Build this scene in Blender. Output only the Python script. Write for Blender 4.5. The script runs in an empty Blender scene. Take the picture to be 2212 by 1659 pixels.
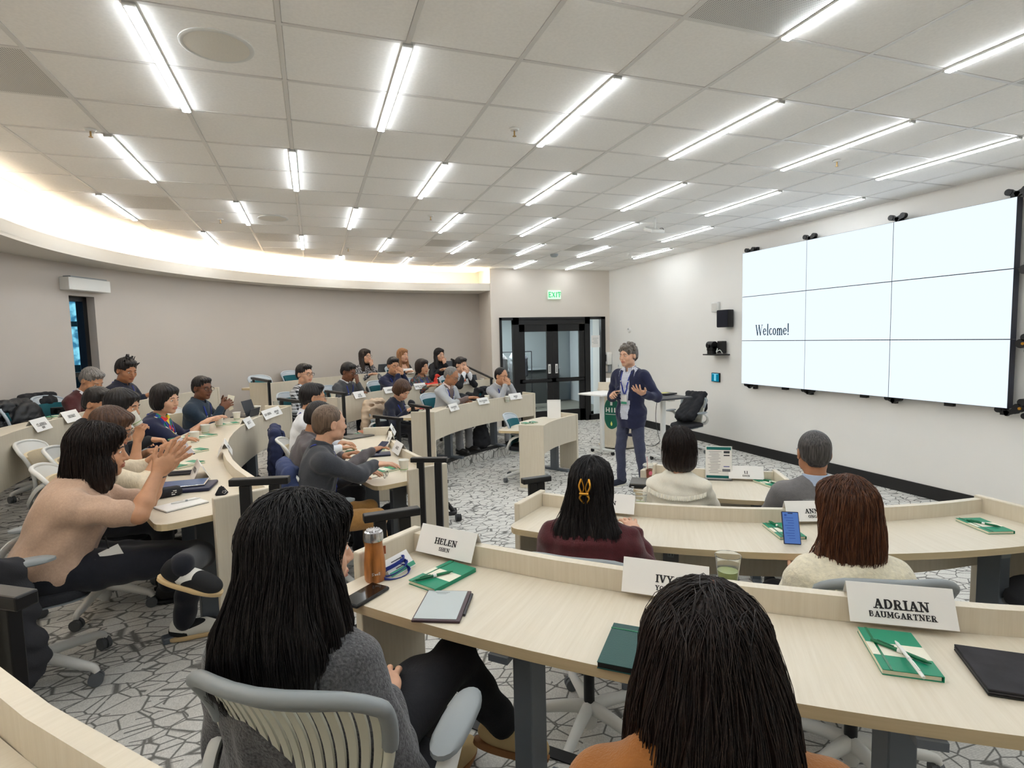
import bpy, bmesh, math, random
import numpy as np
from mathutils import Vector, Matrix, Euler
from mathutils.bvhtree import BVHTree
random.seed(7)
RNG = np.random.RandomState(7)
SC = bpy.context.scene
COL = SC.collection
PI = math.pi

# ---------------------------------------------------------------- camera
FPX = 1207.44
YAW, PITCH, ROLL = 0.3397, -0.0819, -0.0239
CAMZ = 1.95
_f = Vector((math.sin(YAW) * math.cos(PITCH), math.cos(YAW) * math.cos(PITCH), math.sin(PITCH)))
_r = Vector((math.cos(YAW), -math.sin(YAW), 0.0))
_u = _r.cross(_f)
CR = _r * math.cos(ROLL) + _u * math.sin(ROLL)
CU = -_r * math.sin(ROLL) + _u * math.cos(ROLL)
CF = _f
cam = bpy.data.cameras.new('camera')
cam.sensor_width = 36.0
cam.lens = 36.0 * FPX / 2212.0
cam.clip_start = 0.05
cam_o = bpy.data.objects.new('camera', cam)
COL.objects.link(cam_o)
cam_o.matrix_world = Matrix(((CR.x, CU.x, -CF.x, 0), (CR.y, CU.y, -CF.y, 0), (CR.z, CU.z, -CF.z, CAMZ), (0, 0, 0, 1)))
SC.camera = cam_o

# ---------------------------------------------------------------- world, exposure
SC.view_settings.view_transform = 'Standard'
SC.view_settings.look = 'None'
SC.view_settings.exposure = 0.64
SC.view_settings.gamma = 1.0
SC.view_settings.use_curve_mapping = False
wd = bpy.data.worlds.new('dusk')
SC.world = wd
wd.use_nodes = True
wd.node_tree.nodes['Background'].inputs[0].default_value = (0.10, 0.22, 0.42, 1)
wd.node_tree.nodes['Background'].inputs[1].default_value = 0.5
SC.cycles.diffuse_bounces = 6
SC.cycles.glossy_bounces = 3
SC.cycles.max_bounces = 10
STRIP_E = 24.0      # ceiling strip emission
COVE_E = 24.0        # cove light emission
SCREEN_E = 0.72     # video wall emission


def ray(x, y):
    return CF + CR * ((x - 1106) / FPX) - CU * ((y - 829.5) / FPX)


def at(x, y, z):
    """a photograph pixel and a height above the lower floor -> the point in the room"""
    d = ray(x, y)
    t = (z - CAMZ) / d.z
    return Vector((d.x * t, d.y * t, z))


def ond(x, y, dist):
    d = ray(x, y).normalized() * dist
    return Vector((d.x, d.y, d.z + CAMZ))


def onx(x, y, X0):
    d = ray(x, y)
    d = d * (X0 / d.x)
    return Vector((X0, d.y, d.z + CAMZ))


def ony(x, y, Y0):
    d = ray(x, y)
    d = d * (Y0 / d.y)
    return Vector((d.x, Y0, d.z + CAMZ))


# ---------------------------------------------------------------- materials
def lin(c):
    c = c / 255.0
    return c / 12.92 if c <= 0.04045 else ((c + 0.055) / 1.055) ** 2.4


def rgb(r, g, b):
    return (lin(r), lin(g), lin(b), 1.0)


MATS = {}


def nn(nt, t, **kw):
    n = nt.nodes.new(t)
    for k, v in kw.items():
        setattr(n, k, v)
    return n


def mat(name, col, rough=0.5, metal=0.0, noise=None, bump=None, emit=None, trans=0.0, coat=0.0, sheen=0.0, alpha=1.0, spec=0.5, ior=1.45):
    """noise=(scale, amount, stretch xyz); bump=(scale, strength, stretch)"""
    if name in MATS:
        return MATS[name]
    m = bpy.data.materials.new(name)
    m.use_nodes = True
    nt = m.node_tree
    b = nt.nodes['Principled BSDF']
    b.inputs['Base Color'].default_value = col
    b.inputs['Roughness'].default_value = rough
    b.inputs['Metallic'].default_value = metal
    b.inputs['Specular IOR Level'].default_value = spec
    b.inputs['IOR'].default_value = ior
    if trans:
        b.inputs['Transmission Weight'].default_value = trans
    if coat:
        b.inputs['Coat Weight'].default_value = coat
    if sheen:
        b.inputs['Sheen Weight'].default_value = sheen
    if alpha < 1:
        b.inputs['Alpha'].default_value = alpha
    if emit:
        b.inputs['Emission Color'].default_value = emit[0]
        b.inputs['Emission Strength'].default_value = emit[1]
    if noise or bump:
        tc = nn(nt, 'ShaderNodeTexCoord')
    if noise:
        mp = nn(nt, 'ShaderNodeMapping')
        mp.inputs['Scale'].default_value = noise[2]
        nt.links.new(tc.outputs['Object'], mp.inputs['Vector'])
        nz = nn(nt, 'ShaderNodeTexNoise')
        nz.inputs['Scale'].default_value = noise[0]
        nz.inputs['Detail'].default_value = 5
        nt.links.new(mp.outputs[0], nz.inputs['Vector'])
        mx = nn(nt, 'ShaderNodeMix', data_type='RGBA')
        a = noise[1]
        mx.inputs[6].default_value = tuple(min(1, c * (1 - a)) for c in col[:3]) + (1,)
        mx.inputs[7].default_value = tuple(min(1, c * (1 + a)) for c in col[:3]) + (1,)
        rp = nn(nt, 'ShaderNodeValToRGB')
        rp.color_ramp.elements[0].position = 0.3
        rp.color_ramp.elements[1].position = 0.7
        nt.links.new(nz.outputs[0], rp.inputs[0])
        nt.links.new(rp.outputs[0], mx.inputs[0])
        nt.links.new(mx.outputs[2], b.inputs['Base Color'])
    if bump:
        mp2 = nn(nt, 'ShaderNodeMapping')
        mp2.inputs['Scale'].default_value = bump[2]
        nt.links.new(tc.outputs['Object'], mp2.inputs['Vector'])
        n2 = nn(nt, 'ShaderNodeTexNoise')
        n2.inputs['Scale'].default_value = bump[0]
        n2.inputs['Detail'].default_value = 3
        nt.links.new(mp2.outputs[0], n2.inputs['Vector'])
        bp = nn(nt, 'ShaderNodeBump')
        bp.inputs['Strength'].default_value = bump[1]
        bp.inputs['Distance'].default_value = 0.004
        nt.links.new(n2.outputs[0], bp.inputs['Height'])
        nt.links.new(bp.outputs[0], b.inputs['Normal'])
    MATS[name] = m
    return m


def emat(name, col, strength):
    if name in MATS:
        return MATS[name]
    m = bpy.data.materials.new(name)
    m.use_nodes = True
    nt = m.node_tree
    nt.nodes.clear()
    e = nn(nt, 'ShaderNodeEmission')
    e.inputs[0].default_value = col
    e.inputs[1].default_value = strength
    o = nn(nt, 'ShaderNodeOutputMaterial')
    nt.links.new(e.outputs[0], o.inputs[0])
    MATS[name] = m
    return m


ONE = (1, 1, 1)
M_WALL = mat('white wall paint', rgb(234, 232, 227), 0.7, noise=(1.2, 0.012, ONE), bump=(90, 0.08, ONE))
M_WALL2 = mat('greige wall paint', rgb(196, 188, 180), 0.75, noise=(1.2, 0.015, ONE), bump=(90, 0.08, ONE))
M_WALL3 = mat('pale greige wall paint', rgb(214, 206, 196), 0.75, noise=(1.2, 0.015, ONE), bump=(90, 0.08, ONE))
M_WHITE = mat('white soffit paint', rgb(212, 208, 200), 0.7)
M_TILE = mat('ceiling tile felt', rgb(250, 248, 244), 0.9, noise=(60, 0.03, ONE), bump=(300, 0.15, ONE))
M_GRID = mat('ceiling grid metal', rgb(226, 224, 220), 0.35)
M_BLACK = mat('black powder coat', rgb(18, 17, 18), 0.42)
M_BLACKTRIM = mat('black vinyl trim', rgb(28, 27, 27), 0.5)
M_DARKGREY = mat('dark grey metal', rgb(70, 72, 76), 0.4, metal=0.3)
M_STEEL = mat('grey steel leg', rgb(112, 118, 126), 0.38, metal=0.5)
M_WHITEP = mat('white plastic', rgb(222, 222, 218), 0.38)
M_GREYP = mat('grey plastic', rgb(140, 146, 148), 0.42)
M_CREAMP = mat('cream slat plastic', rgb(216, 216, 200), 0.42)
M_CASTER = mat('caster rubber grey', rgb(92, 95, 98), 0.5)
M_TEAL = mat('teal upholstery', rgb(14, 88, 98), 0.85, noise=(200, 0.12, ONE), bump=(300, 0.3, ONE))
M_BEIGEPAD = mat('beige upholstery', rgb(205, 190, 160), 0.85, noise=(200, 0.05, ONE), bump=(300, 0.3, ONE))
M_SEAT = mat('charcoal seat fabric', rgb(40, 40, 44), 0.9, noise=(220, 0.2, ONE), bump=(300, 0.3, ONE))
M_PAPER = mat('white card stock', rgb(236, 234, 230), 0.65)
M_CUP = mat('paper cup white', rgb(232, 230, 222), 0.55)
M_INK = mat('black print', rgb(34, 32, 34), 0.6)
M_INKBLUE = mat('blue slide lettering', rgb(38, 74, 98), 0.6)
M_GREEN = mat('green notebook cover', rgb(10, 132, 98), 0.45, bump=(400, 0.1, ONE))
M_PAGES = mat('cream page edge', rgb(226, 220, 196), 0.8, noise=(300, 0.06, (1, 1, 12)))
M_BAND = mat('cream paper band', rgb(228, 224, 205), 0.7)
M_PENGREEN = mat('green pen plastic', rgb(8, 104, 66), 0.25)
M_NAVY = mat('navy leather', rgb(28, 32, 62), 0.5, bump=(120, 0.2, ONE))
M_TAN = mat('brown leather', rgb(150, 78, 44), 0.5)
M_DEVICE = mat('black glass', rgb(10, 10, 12), 0.08, coat=0.5)
M_DEVBODY = mat('device body grey', rgb(60, 58, 62), 0.4, metal=0.4)
M_EINK = mat('e ink display', rgb(178, 186, 186), 0.35)
M_SILVER = mat('brushed steel', rgb(190, 190, 192), 0.25, metal=0.95)
M_GOLD = mat('gold metal', rgb(205, 150, 60), 0.28, metal=0.9)
M_LANY = mat('blue lanyard ribbon', rgb(34, 52, 140), 0.6)
M_DARKFAB = mat('black cloth', rgb(30, 30, 34), 0.85, noise=(14, 0.25, ONE), bump=(120, 0.4, ONE))
M_NAVYFAB = mat('navy coat cloth', rgb(36, 44, 78), 0.85, noise=(14, 0.2, ONE), bump=(150, 0.4, ONE))


def wood_mat(name, c1, c2, rough=0.38):
    m = bpy.data.materials.new(name)
    m.use_nodes = True
    nt = m.node_tree
    b = nt.nodes['Principled BSDF']
    b.inputs['Roughness'].default_value = rough
    b.inputs['Specular IOR Level'].default_value = 0.4
    tc = nn(nt, 'ShaderNodeTexCoord')
    at_ = nn(nt, 'ShaderNodeUVMap')
    mp = nn(nt, 'ShaderNodeMapping')
    mp.inputs['Scale'].default_value = (28, 1.1, 1)
    nt.links.new(at_.outputs[0], mp.inputs['Vector'])
    n1 = nn(nt, 'ShaderNodeTexNoise')
    n1.inputs['Scale'].default_value = 2.2
    n1.inputs['Detail'].default_value = 6
    n1.inputs['Roughness'].default_value = 0.65
    nt.links.new(mp.outputs[0], n1.inputs['Vector'])
    mp2 = nn(nt, 'ShaderNodeMapping')
    mp2.inputs['Scale'].default_value = (160, 4, 1)
    nt.links.new(at_.outputs[0], mp2.inputs['Vector'])
    n2 = nn(nt, 'ShaderNodeTexNoise')
    n2.inputs['Scale'].default_value = 3
    nt.links.new(mp2.outputs[0], n2.inputs['Vector'])
    ad = nn(nt, 'ShaderNodeMath', operation='MULTIPLY_ADD')
    ad.inputs[1].default_value = 0.35
    nt.links.new(n2.outputs[0], ad.inputs[0])
    nt.links.new(n1.outputs[0], ad.inputs[2])
    rp = nn(nt, 'ShaderNodeValToRGB')
    rp.color_ramp.elements[0].position = 0.42
    rp.color_ramp.elements[0].color = c1
    rp.color_ramp.elements[1].position = 0.92
    rp.color_ramp.elements[1].color = c2
    nt.links.new(ad.outputs[0], rp.inputs[0])
    nt.links.new(rp.outputs[0], b.inputs['Base Color'])
    bp = nn(nt, 'ShaderNodeBump')
    bp.inputs['Strength'].default_value = 0.06
    bp.inputs['Distance'].default_value = 0.002
    nt.links.new(n2.outputs[0], bp.inputs['Height'])
    nt.links.new(bp.outputs[0], b.inputs['Normal'])
    MATS[name] = m
    return m


M_WOOD = wood_mat('pale ash laminate', rgb(205, 194, 173), rgb(217, 208, 190))
M_WOODEDGE = wood_mat('ash laminate edge', rgb(186, 168, 132), rgb(202, 184, 150))


def carpet_mat():
    m = bpy.data.materials.new('grey patterned carpet')
    m.use_nodes = True
    nt = m.node_tree
    b = nt.nodes['Principled BSDF']
    b.inputs['Roughness'].default_value = 0.95
    b.inputs['Specular IOR Level'].default_value = 0.1
    tc = nn(nt, 'ShaderNodeTexCoord')

    def vor(scale, rot, rnd, width, soft):
        mp = nn(nt, 'ShaderNodeMapping')
        mp.inputs['Rotation'].default_value = (0, 0, rot)
        mp.inputs['Scale'].default_value = (1.0, 1.55, 1.0)
        nt.links.new(tc.outputs['Object'], mp.inputs['Vector'])
        v = nn(nt, 'ShaderNodeTexVoronoi', feature='DISTANCE_TO_EDGE')
        v.inputs['Scale'].default_value = scale
        v.inputs['Randomness'].default_value = rnd
        nt.links.new(mp.outputs[0], v.inputs['Vector'])
        r = nn(nt, 'ShaderNodeMapRange')
        r.inputs[1].default_value = width
        r.inputs[2].default_value = width + soft
        nt.links.new(v.outputs['Distance'], r.inputs[0])
        return r.outputs[0]
    v1 = vor(7.4, 0.5, 0.72, 0.016, 0.035)
    v2 = vor(5.2, 1.35, 0.7, 0.010, 0.025)
    # the second network shows only in patches
    nz = nn(nt, 'ShaderNodeTexNoise')
    nz.inputs['Scale'].default_value = 4.0
    nt.links.new(tc.outputs['Object'], nz.inputs['Vector'])
    gt = nn(nt, 'ShaderNodeMath', operation='GREATER_THAN')
    gt.inputs[1].default_value = 0.5
    nt.links.new(nz.outputs[0], gt.inputs[0])
    mxv = nn(nt, 'ShaderNodeMath', operation='MAXIMUM')
    nt.links.new(v2, mxv.inputs[0])
    nt.links.new(gt.outputs[0], mxv.inputs[1])
    mn = nn(nt, 'ShaderNodeMath', operation='MINIMUM')
    nt.links.new(v1, mn.inputs[0])
    nt.links.new(mxv.outputs[0], mn.inputs[1])
    # loops of yarn
    mp = nn(nt, 'ShaderNodeMapping')
    mp.inputs['Scale'].default_value = (170, 110, 110)
    nt.links.new(tc.outputs['Object'], mp.inputs['Vector'])
    vy = nn(nt, 'ShaderNodeTexVoronoi')
    vy.inputs['Scale'].default_value = 1.0
    vy.inputs['Randomness'].default_value = 0.35
    nt.links.new(mp.outputs[0], vy.inputs['Vector'])
    yr = nn(nt, 'ShaderNodeMapRange')
    yr.inputs[1].default_value = 0.2
    yr.inputs[2].default_value = 0.75
    yr.inputs[3].default_value = 1.0
    yr.inputs[4].default_value = 0.58
    nt.links.new(vy.outputs['Distance'], yr.inputs[0])
    mx = nn(nt, 'ShaderNodeMix', data_type='RGBA')
    mx.inputs[6].default_value = rgb(128, 126, 122)
    mx.inputs[7].default_value = rgb(226, 224, 218)
    nt.links.new(mn.outputs[0], mx.inputs[0])
    ml = nn(nt, 'ShaderNodeMix', data_type='RGBA', blend_type='MULTIPLY')
    ml.inputs[0].default_value = 0.75
    nt.links.new(mx.outputs[2], ml.inputs[6])
    nt.links.new(yr.outputs[0], ml.inputs[7])
    nt.links.new(ml.outputs[2], b.inputs['Base Color'])
    bp = nn(nt, 'ShaderNodeBump')
    bp.inputs['Strength'].default_value = 0.35
    bp.inputs['Distance'].default_value = 0.003
    nt.links.new(yr.outputs[0], bp.inputs['Height'])
    nt.links.new(bp.outputs[0], b.inputs['Normal'])
    return m


M_CARPET = carpet_mat()


# ---------------------------------------------------------------- object helpers
def link(o, parent=None):
    COL.objects.link(o)
    if parent is not None:
        o.parent = parent
    return o


def thing(name, label, cat, loc=(0, 0, 0), rz=0.0, group=None):
    o = bpy.data.objects.new(name, None)
    o.empty_display_size = 0.05
    COL.objects.link(o)
    o.location = loc
    o.rotation_euler = (0, 0, rz)
    return tag(o, label, cat, group)


def tag(o, label, cat, group=None):
    o['label'] = label
    o['category'] = cat
    if group:
        o['group'] = group
    return o


def struct(o):
    o['kind'] = 'structure'
    return o


def shade(me, ang=None):
    me.polygons.foreach_set('use_smooth', [True] * len(me.polygons))
    if ang is not None:
        me.set_sharp_from_angle(angle=ang)


def obj(name, bm, m, parent=None, smooth=None, loc=None, rot=None):
    me = bpy.data.meshes.new(name)
    bm.to_mesh(me)
    bm.free()
    if m is not None:
        for k in (m if isinstance(m, (list, tuple)) else [m]):
            me.materials.append(k)
    if smooth:
        shade(me, math.radians(smooth if smooth is not True else 40))
    o = bpy.data.objects.new(name, me)
    link(o, parent)
    if loc is not None:
        o.location = loc
    if rot is not None:
        o.rotation_euler = rot
    return o


def npobj(name, V, F, m, parent=None, smooth=True, mi=None, ang=None):
    """V (n,3) float array, F (k,3|4) int array"""
    me = bpy.data.meshes.new(name)
    V = np.ascontiguousarray(V, dtype=np.float32)
    F = np.ascontiguousarray(F, dtype=np.int32)
    k = F.shape[1] if len(F) else 4
    me.vertices.add(len(V))
    me.vertices.foreach_set('co', V.ravel())
    me.loops.add(F.size)
    me.loops.foreach_set('vertex_index', F.ravel())
    me.polygons.add(len(F))
    me.polygons.foreach_set('loop_start', np.arange(0, F.size, k, dtype=np.int32))
    me.polygons.foreach_set('loop_total', np.full(len(F), k, dtype=np.int32))
    for q in (m if isinstance(m, (list, tuple)) else [m]):
        me.materials.append(q)
    if mi is not None:
        me.polygons.foreach_set('material_index', np.asarray(mi, dtype=np.int32))
    if smooth:
        me.polygons.foreach_set('use_smooth', np.ones(len(F), dtype=bool))
    me.update(calc_edges=True)
    me.validate()
    if ang:
        me.set_sharp_from_angle(angle=math.radians(ang))
    o = bpy.data.objects.new(name, me)
    link(o, parent)
    return o


def box(bm, c, s, rz=0.0, M=None, bevel=0.0):
    """box centre c size s"""
    tmp = bmesh.new()
    bmesh.ops.create_cube(tmp, size=1.0)
    bmesh.ops.scale(tmp, vec=s, verts=tmp.verts)
    if bevel:
        bmesh.ops.bevel(tmp, geom=list(tmp.edges), offset=bevel, segments=2, profile=0.5, affect='EDGES')
    mm = Matrix.Translation(c) @ Matrix.Rotation(rz, 4, 'Z')
    if M is not None:
        mm = M @ mm
    bmesh.ops.transform(tmp, matrix=mm, verts=tmp.verts)
    addbm(bm, tmp)
    return bm


def addbm(bm, tmp):
    me = bpy.data.meshes.new('tmp')
    tmp.to_mesh(me)
    tmp.free()
    bm.from_mesh(me)
    bpy.data.meshes.remove(me)


def cyl(bm, c, r, h, seg=20, r2=None, M=None, axis='Z', cap=True):
    tmp = bmesh.new()
    bmesh.ops.create_cone(tmp, cap_ends=cap, cap_tris=False, segments=seg, radius1=r, radius2=r if r2 is None else r2, depth=h)
    R = Matrix.Identity(4)
    if axis == 'X':
        R = Matrix.Rotation(PI / 2, 4, 'Y')
    elif axis == 'Y':
        R = Matrix.Rotation(PI / 2, 4, 'X')
    mm = Matrix.Translation(c) @ R
    if M is not None:
        mm = M @ mm
    bmesh.ops.transform(tmp, matrix=mm, verts=tmp.verts)
    addbm(bm, tmp)
    return bm


def lathe(bm, prof, seg=24, c=(0, 0, 0)):
    """prof [(r,z)...]"""
    rings = []
    for r, z in prof:
        if r < 1e-5:
            rings.append([bm.verts.new((c[0], c[1], c[2] + z))])
        else:
            rings.append([bm.verts.new((c[0] + r * math.cos(2 * PI * k / seg), c[1] + r * math.sin(2 * PI * k / seg), c[2] + z)) for k in range(seg)])
    for a, b_ in zip(rings, rings[1:]):
        for k in range(seg):
            k2 = (k + 1) % seg
            if len(a) == 1 and len(b_) == 1:
                continue
            if len(a) == 1:
                bm.faces.new((a[0], b_[k2], b_[k]))
            elif len(b_) == 1:
                bm.faces.new((a[k], a[k2], b_[0]))
            else:
                bm.faces.new((a[k], a[k2], b_[k2], b_[k]))
    bmesh.ops.recalc_face_normals(bm, faces=bm.faces)
    return bm


def tube(bm, pts, r, seg=8, flat=None, caps=True):
    """swept tube; r float or list; flat=(a,b) scale of cross section along side/up"""
    pts = [Vector(p) for p in pts]
    n = len(pts)
    rs = r if isinstance(r, (list, tuple)) else [r] * n
    prevn = None
    rings = []
    for i, p in enumerate(pts):
        t = (pts[min(i + 1, n - 1)] - pts[max(i - 1, 0)]).normalized()
        if prevn is None:
            up = Vector((0, 0, 1)) if abs(t.z) < 0.9 else Vector((0, 1, 0))
            s = t.cross(up).normalized()
        else:
            s = (prevn - t * prevn.dot(t)).normalized()
        prevn = s
        u = s.cross(t).normalized()
        fa, fb = flat if flat else (1, 1)
        rings.append([bm.verts.new(p + s * (math.cos(2 * PI * k / seg) * rs[i] * fa) + u * (math.sin(2 * PI * k / seg) * rs[i] * fb)) for k in range(seg)])
    for a, b_ in zip(rings, rings[1:]):
        for k in range(seg):
            bm.faces.new((a[k], a[(k + 1) % seg], b_[(k + 1) % seg], b_[k]))
    if caps:
        bm.faces.new(rings[0][::-1])
        bm.faces.new(rings[-1])
    bmesh.ops.recalc_face_normals(bm, faces=bm.faces)
    return bm


def smoothpath(pts, n=6):
    """Catmull-Rom"""
    P = [Vector(p) for p in pts]
    P = [P[0] * 2 - P[1]] + P + [P[-1] * 2 - P[-2]]
    out = []
    for i in range(1, len(P) - 2):
        for k in range(n):
            t = k / n
            a, b_, c, d = P[i - 1], P[i], P[i + 1], P[i + 2]
            out.append(0.5 * ((2 * b_) + (-a + c) * t + (2 * a - 5 * b_ + 4 * c - d) * t * t + (-a + 3 * b_ - 3 * c + d) * t ** 3))
    out.append(P[-2])
    return out


def prism(bm, poly, z0, z1):
    """poly [(x,y)] ccw; solid between z0 and z1"""
    a = [bm.verts.new((x, y, z0)) for x, y in poly]
    b_ = [bm.verts.new((x, y, z1)) for x, y in poly]
    bm.faces.new(a[::-1])
    bm.faces.new(b_)
    n = len(poly)
    for i in range(n):
        bm.faces.new((a[i], a[(i + 1) % n], b_[(i + 1) % n], b_[i]))
    bmesh.ops.recalc_face_normals(bm, faces=bm.faces)
    return bm


def arcsolid(bm, C, r0, r1, a0, a1, z0, z1, seg=48, uv=True):
    """solid annular sector, angles in degrees; writes a UV along the arc"""
    ul = bm.loops.layers.uv.verify() if uv else None
    n = max(2, int(abs(a1 - a0) / 360 * seg * 2) + 2)
    A = np.radians(np.linspace(a0, a1, n))
    V = []
    for a in A:
        V.append([bm.verts.new((C[0] + r * math.cos(a), C[1] + r * math.sin(a), z)) for r, z in ((r0, z0), (r1, z0), (r1, z1), (r0, z1))])
    rm = (r0 + r1) / 2
    for i in range(n - 1):
        for k in range(4):
            k2 = (k + 1) % 4
            f = bm.faces.new((V[i][k], V[i][k2], V[i + 1][k2], V[i + 1][k]))
            if uv:
                vc = [(0, z0), (r1 - r0, z0), (r1 - r0, z1), (0, z1)]
                for lp, (ii, kk) in zip(f.loops, ((i, k), (i, k2), (i + 1, k2), (i + 1, k))):
                    s = A[ii] * rm
                    w = vc[kk][0] if k in (0, 2) else vc[kk][1]
                    lp[ul].uv = (s, w)
    for ii, order in ((0, (3, 2, 1, 0)), (n - 1, (0, 1, 2, 3))):
        f = bm.faces.new([V[ii][k] for k in order])
        if uv:
            for lp in f.loops:
                co = lp.vert.co
                lp[ul].uv = (math.hypot(co.x - C[0], co.y - C[1]), co.z)
    bmesh.ops.recalc_face_normals(bm, faces=bm.faces)
    return bm


def boxuv(bm, grain='z'):
    """object space box mapping, grain running along z or x"""
    ul = bm.loops.layers.uv.verify()
    for f in bm.faces:
        n = f.normal
        for lp in f.loops:
            c = lp.vert.co
            if abs(n.z) > 0.7:
                lp[ul].uv = (c.y, c.x) if grain == 'z' else (c.y, c.x)
            else:
                t = Vector((-n.y, n.x, 0)).normalized()
                u = t.dot(c)
                lp[ul].uv = (u, c.z) if grain == 'z' else (c.z, u)
    return bm


def copy_tree(root, loc=None, rz=None, label=None, group=None):
    r = root.copy()
    COL.objects.link(r)
    if loc is not None:
        r.location = loc
    if rz is not None:
        r.rotation_euler = (0, 0, rz)
    if label:
        r['label'] = label
    if group:
        r['group'] = group
    for ch in list(root.children):
        c = ch.copy()
        COL.objects.link(c)
        c.parent = r
        for g in list(ch.children):
            d = g.copy()
            COL.objects.link(d)
            d.parent = c
    return r


CC = (4.5, 5.4)     # centre of the horseshoe of desk rows


def polar(R, th, z=0.0, C=CC):
    a = math.radians(th)
    return Vector((C[0] + R * math.cos(a), C[1] + R * math.sin(a), z))
# ================================================================ ROOM
H = 3.457
TZ = [0.0, 0.18, 0.36, 0.54]
TR = [None, 3.72, 5.11, 6.47]
WC, WR = (3.77, 5.40), 7.13
LC, LR = (2.69, 6.46), 5.28
YB = -2.3
XS = 6.58

# floor and tiers
bm = bmesh.new()
box(bm, (1.6, 5.0, -0.1), (11.0, 16.0, 0.2))
struct(obj('floor', bm, M_CARPET))
for k in (1, 2, 3):
    bm = bmesh.new()
    arcsolid(bm, CC, TR[k], 12.0, 104.0, 292.0, TZ[k - 1] - (0.0 if k > 1 else 0.0), TZ[k], seg=90)
    struct(obj('floor', bm, M_CARPET))
    bm = bmesh.new()
    arcsolid(bm, CC, TR[k] - 0.008, TR[k] + 0.045, 104.0, 292.0, TZ[k] - 0.035, TZ[k] + 0.006, seg=90)
    struct(obj('trim_%d' % k, bm, M_BLACKTRIM))
# intermediate aisle steps: angle ranges of the three aisles
for (a0, a1) in ((148.8, 157.0), (199.9, 214.6), (148.5, 167.0), (205.4, 216.8)):
    k = 1 if (a0, a1) in ((199.9, 214.6), (148.5, 167.0)) else 2
    bm = bmesh.new()
    arcsolid(bm, CC, TR[k] - 0.32, TR[k] - 0.01, a0, a1, TZ[k - 1], TZ[k] - 0.09, seg=60)
    struct(obj('floor', bm, M_CARPET))
    bm = bmesh.new()
    arcsolid(bm, CC, TR[k] - 0.328, TR[k] - 0.28, a0, a1, TZ[k] - 0.125, TZ[k] - 0.084, seg=60)
    struct(obj('trim_4', bm, M_BLACKTRIM))


def upath(C, R, xline, a0=None):
    """wall line: straight from (xline, YB) up to the circle, then clockwise to the end angle a0 (deg)"""
    pts = [(xline, YB), (xline, (YB + C[1]) / 2)]
    n = 60
    for k in range(n + 1):
        a = math.radians(180 - (180 - a0) * k / n)
        pts.append((C[0] + R * math.cos(a), C[1] + R * math.sin(a)))
    return pts


# back wall (curved) with a narrow window opening
WP = upath(WC, WR, WC[0] - WR, 90.7)


def win_param():
    A = ony(150, 600, 1)      # direction of the two jambs
    out = []
    for px in (148, 203):
        d = ray(px, 640)
        d2 = Vector((d.x, d.y))
        # intersect with circle / line
        a = d2.dot(d2)
        b_ = -2 * (d2.x * WC[0] + d2.y * WC[1])
        c = WC[0] ** 2 + WC[1] ** 2 - WR * WR
        t = (-b_ + math.sqrt(b_ * b_ - 4 * a * c)) / 2 / a
        p = d * t
        out.append((math.degrees(math.atan2(p.y - WC[1], p.x - WC[0])) % 360, p.z + CAMZ))
    return out


(wa1, _), (wa0, _) = win_param()
WZ0, WZ1 = 0.95, 2.60
print('window angles', wa0, wa1)


def wallstrip(pts, z0, z1, thick, name, m=M_WALL2, outward=True):
    bm = bmesh.new()
    n = len(pts)
    P = [Vector((x, y, 0)) for x, y in pts]
    N = []
    for i in range(n):
        t = (P[min(i + 1, n - 1)] - P[max(i - 1, 0)]).normalized()
        N.append(Vector((-t.y, t.x, 0)))
    V = [[bm.verts.new(P[i] + N[i] * o + Vector((0, 0, z))) for o, z in ((0, z0), (thick, z0), (thick, z1), (0, z1))] for i in range(n)]
    for i in range(n - 1):
        for k in range(4):
            k2 = (k + 1) % 4
            bm.faces.new((V[i][k], V[i][k2], V[i + 1][k2], V[i + 1][k]))
    bm.faces.new(V[0])
    bm.faces.new(V[-1][::-1])
    bmesh.ops.recalc_face_normals(bm, faces=bm.faces)
    return struct(obj(name, bm, m, smooth=30))


def circpts(C, R, a0, a1, n):
    return [(C[0] + R * math.cos(math.radians(a0 + (a1 - a0) * k / n)), C[1] + R * math.sin(math.radians(a0 + (a1 - a0) * k / n))) for k in range(n + 1)]


lineA = [(WC[0] - WR, YB), (WC[0] - WR, 1.5)] + circpts(WC, WR, 180, wa1, 14)
lineW = circpts(WC, WR, wa1, wa0, 3)
lineB = circpts(WC, WR, wa0, 90.7, 50)
HW = H + 0.05
wallstrip(lineA, 0.0, HW, 0.28, 'wall_left')
wallstrip(lineB, 0.0, HW, 0.28, 'wall_back')
wallstrip(lineW, WZ1, HW, 0.28, 'wall_back_lintel')
wallstrip(lineW, 0.0, WZ0, 0.28, 'wall_back_sill')

# window: dark frame, pane, sill and roller shade cassette
wm = Vector(((lineW[0][0] + lineW[-1][0]) / 2, (lineW[0][1] + lineW[-1][1]) / 2, 0))
wdir = (Vector((lineW[-1][0], lineW[-1][1], 0)) - Vector((lineW[0][0], lineW[0][1], 0)))
ww = wdir.length
wrz = math.atan2(wdir.y, wdir.x)
win = bpy.data.objects.new('window_1', None)
COL.objects.link(win)
win.location = wm
win.rotation_euler = (0, 0, wrz)
struct(win)
bm = bmesh.new()
zc, zh = (WZ0 + WZ1) / 2, WZ1 - WZ0
for sx in (-1, 1):
    box(bm, (sx * (ww / 2 - 0.03), 0.16, zc), (0.06, 0.10, zh))
for z in (WZ0 + 0.03, WZ1 - 0.03, 1.62):
    box(bm, (0, 0.16, z), (ww, 0.10, 0.06))
obj('window_frame', bm, M_BLACK, win)
bm = bmesh.new()
box(bm, (0, 0.18, zc), (ww - 0.1, 0.008, zh - 0.1))
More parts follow.
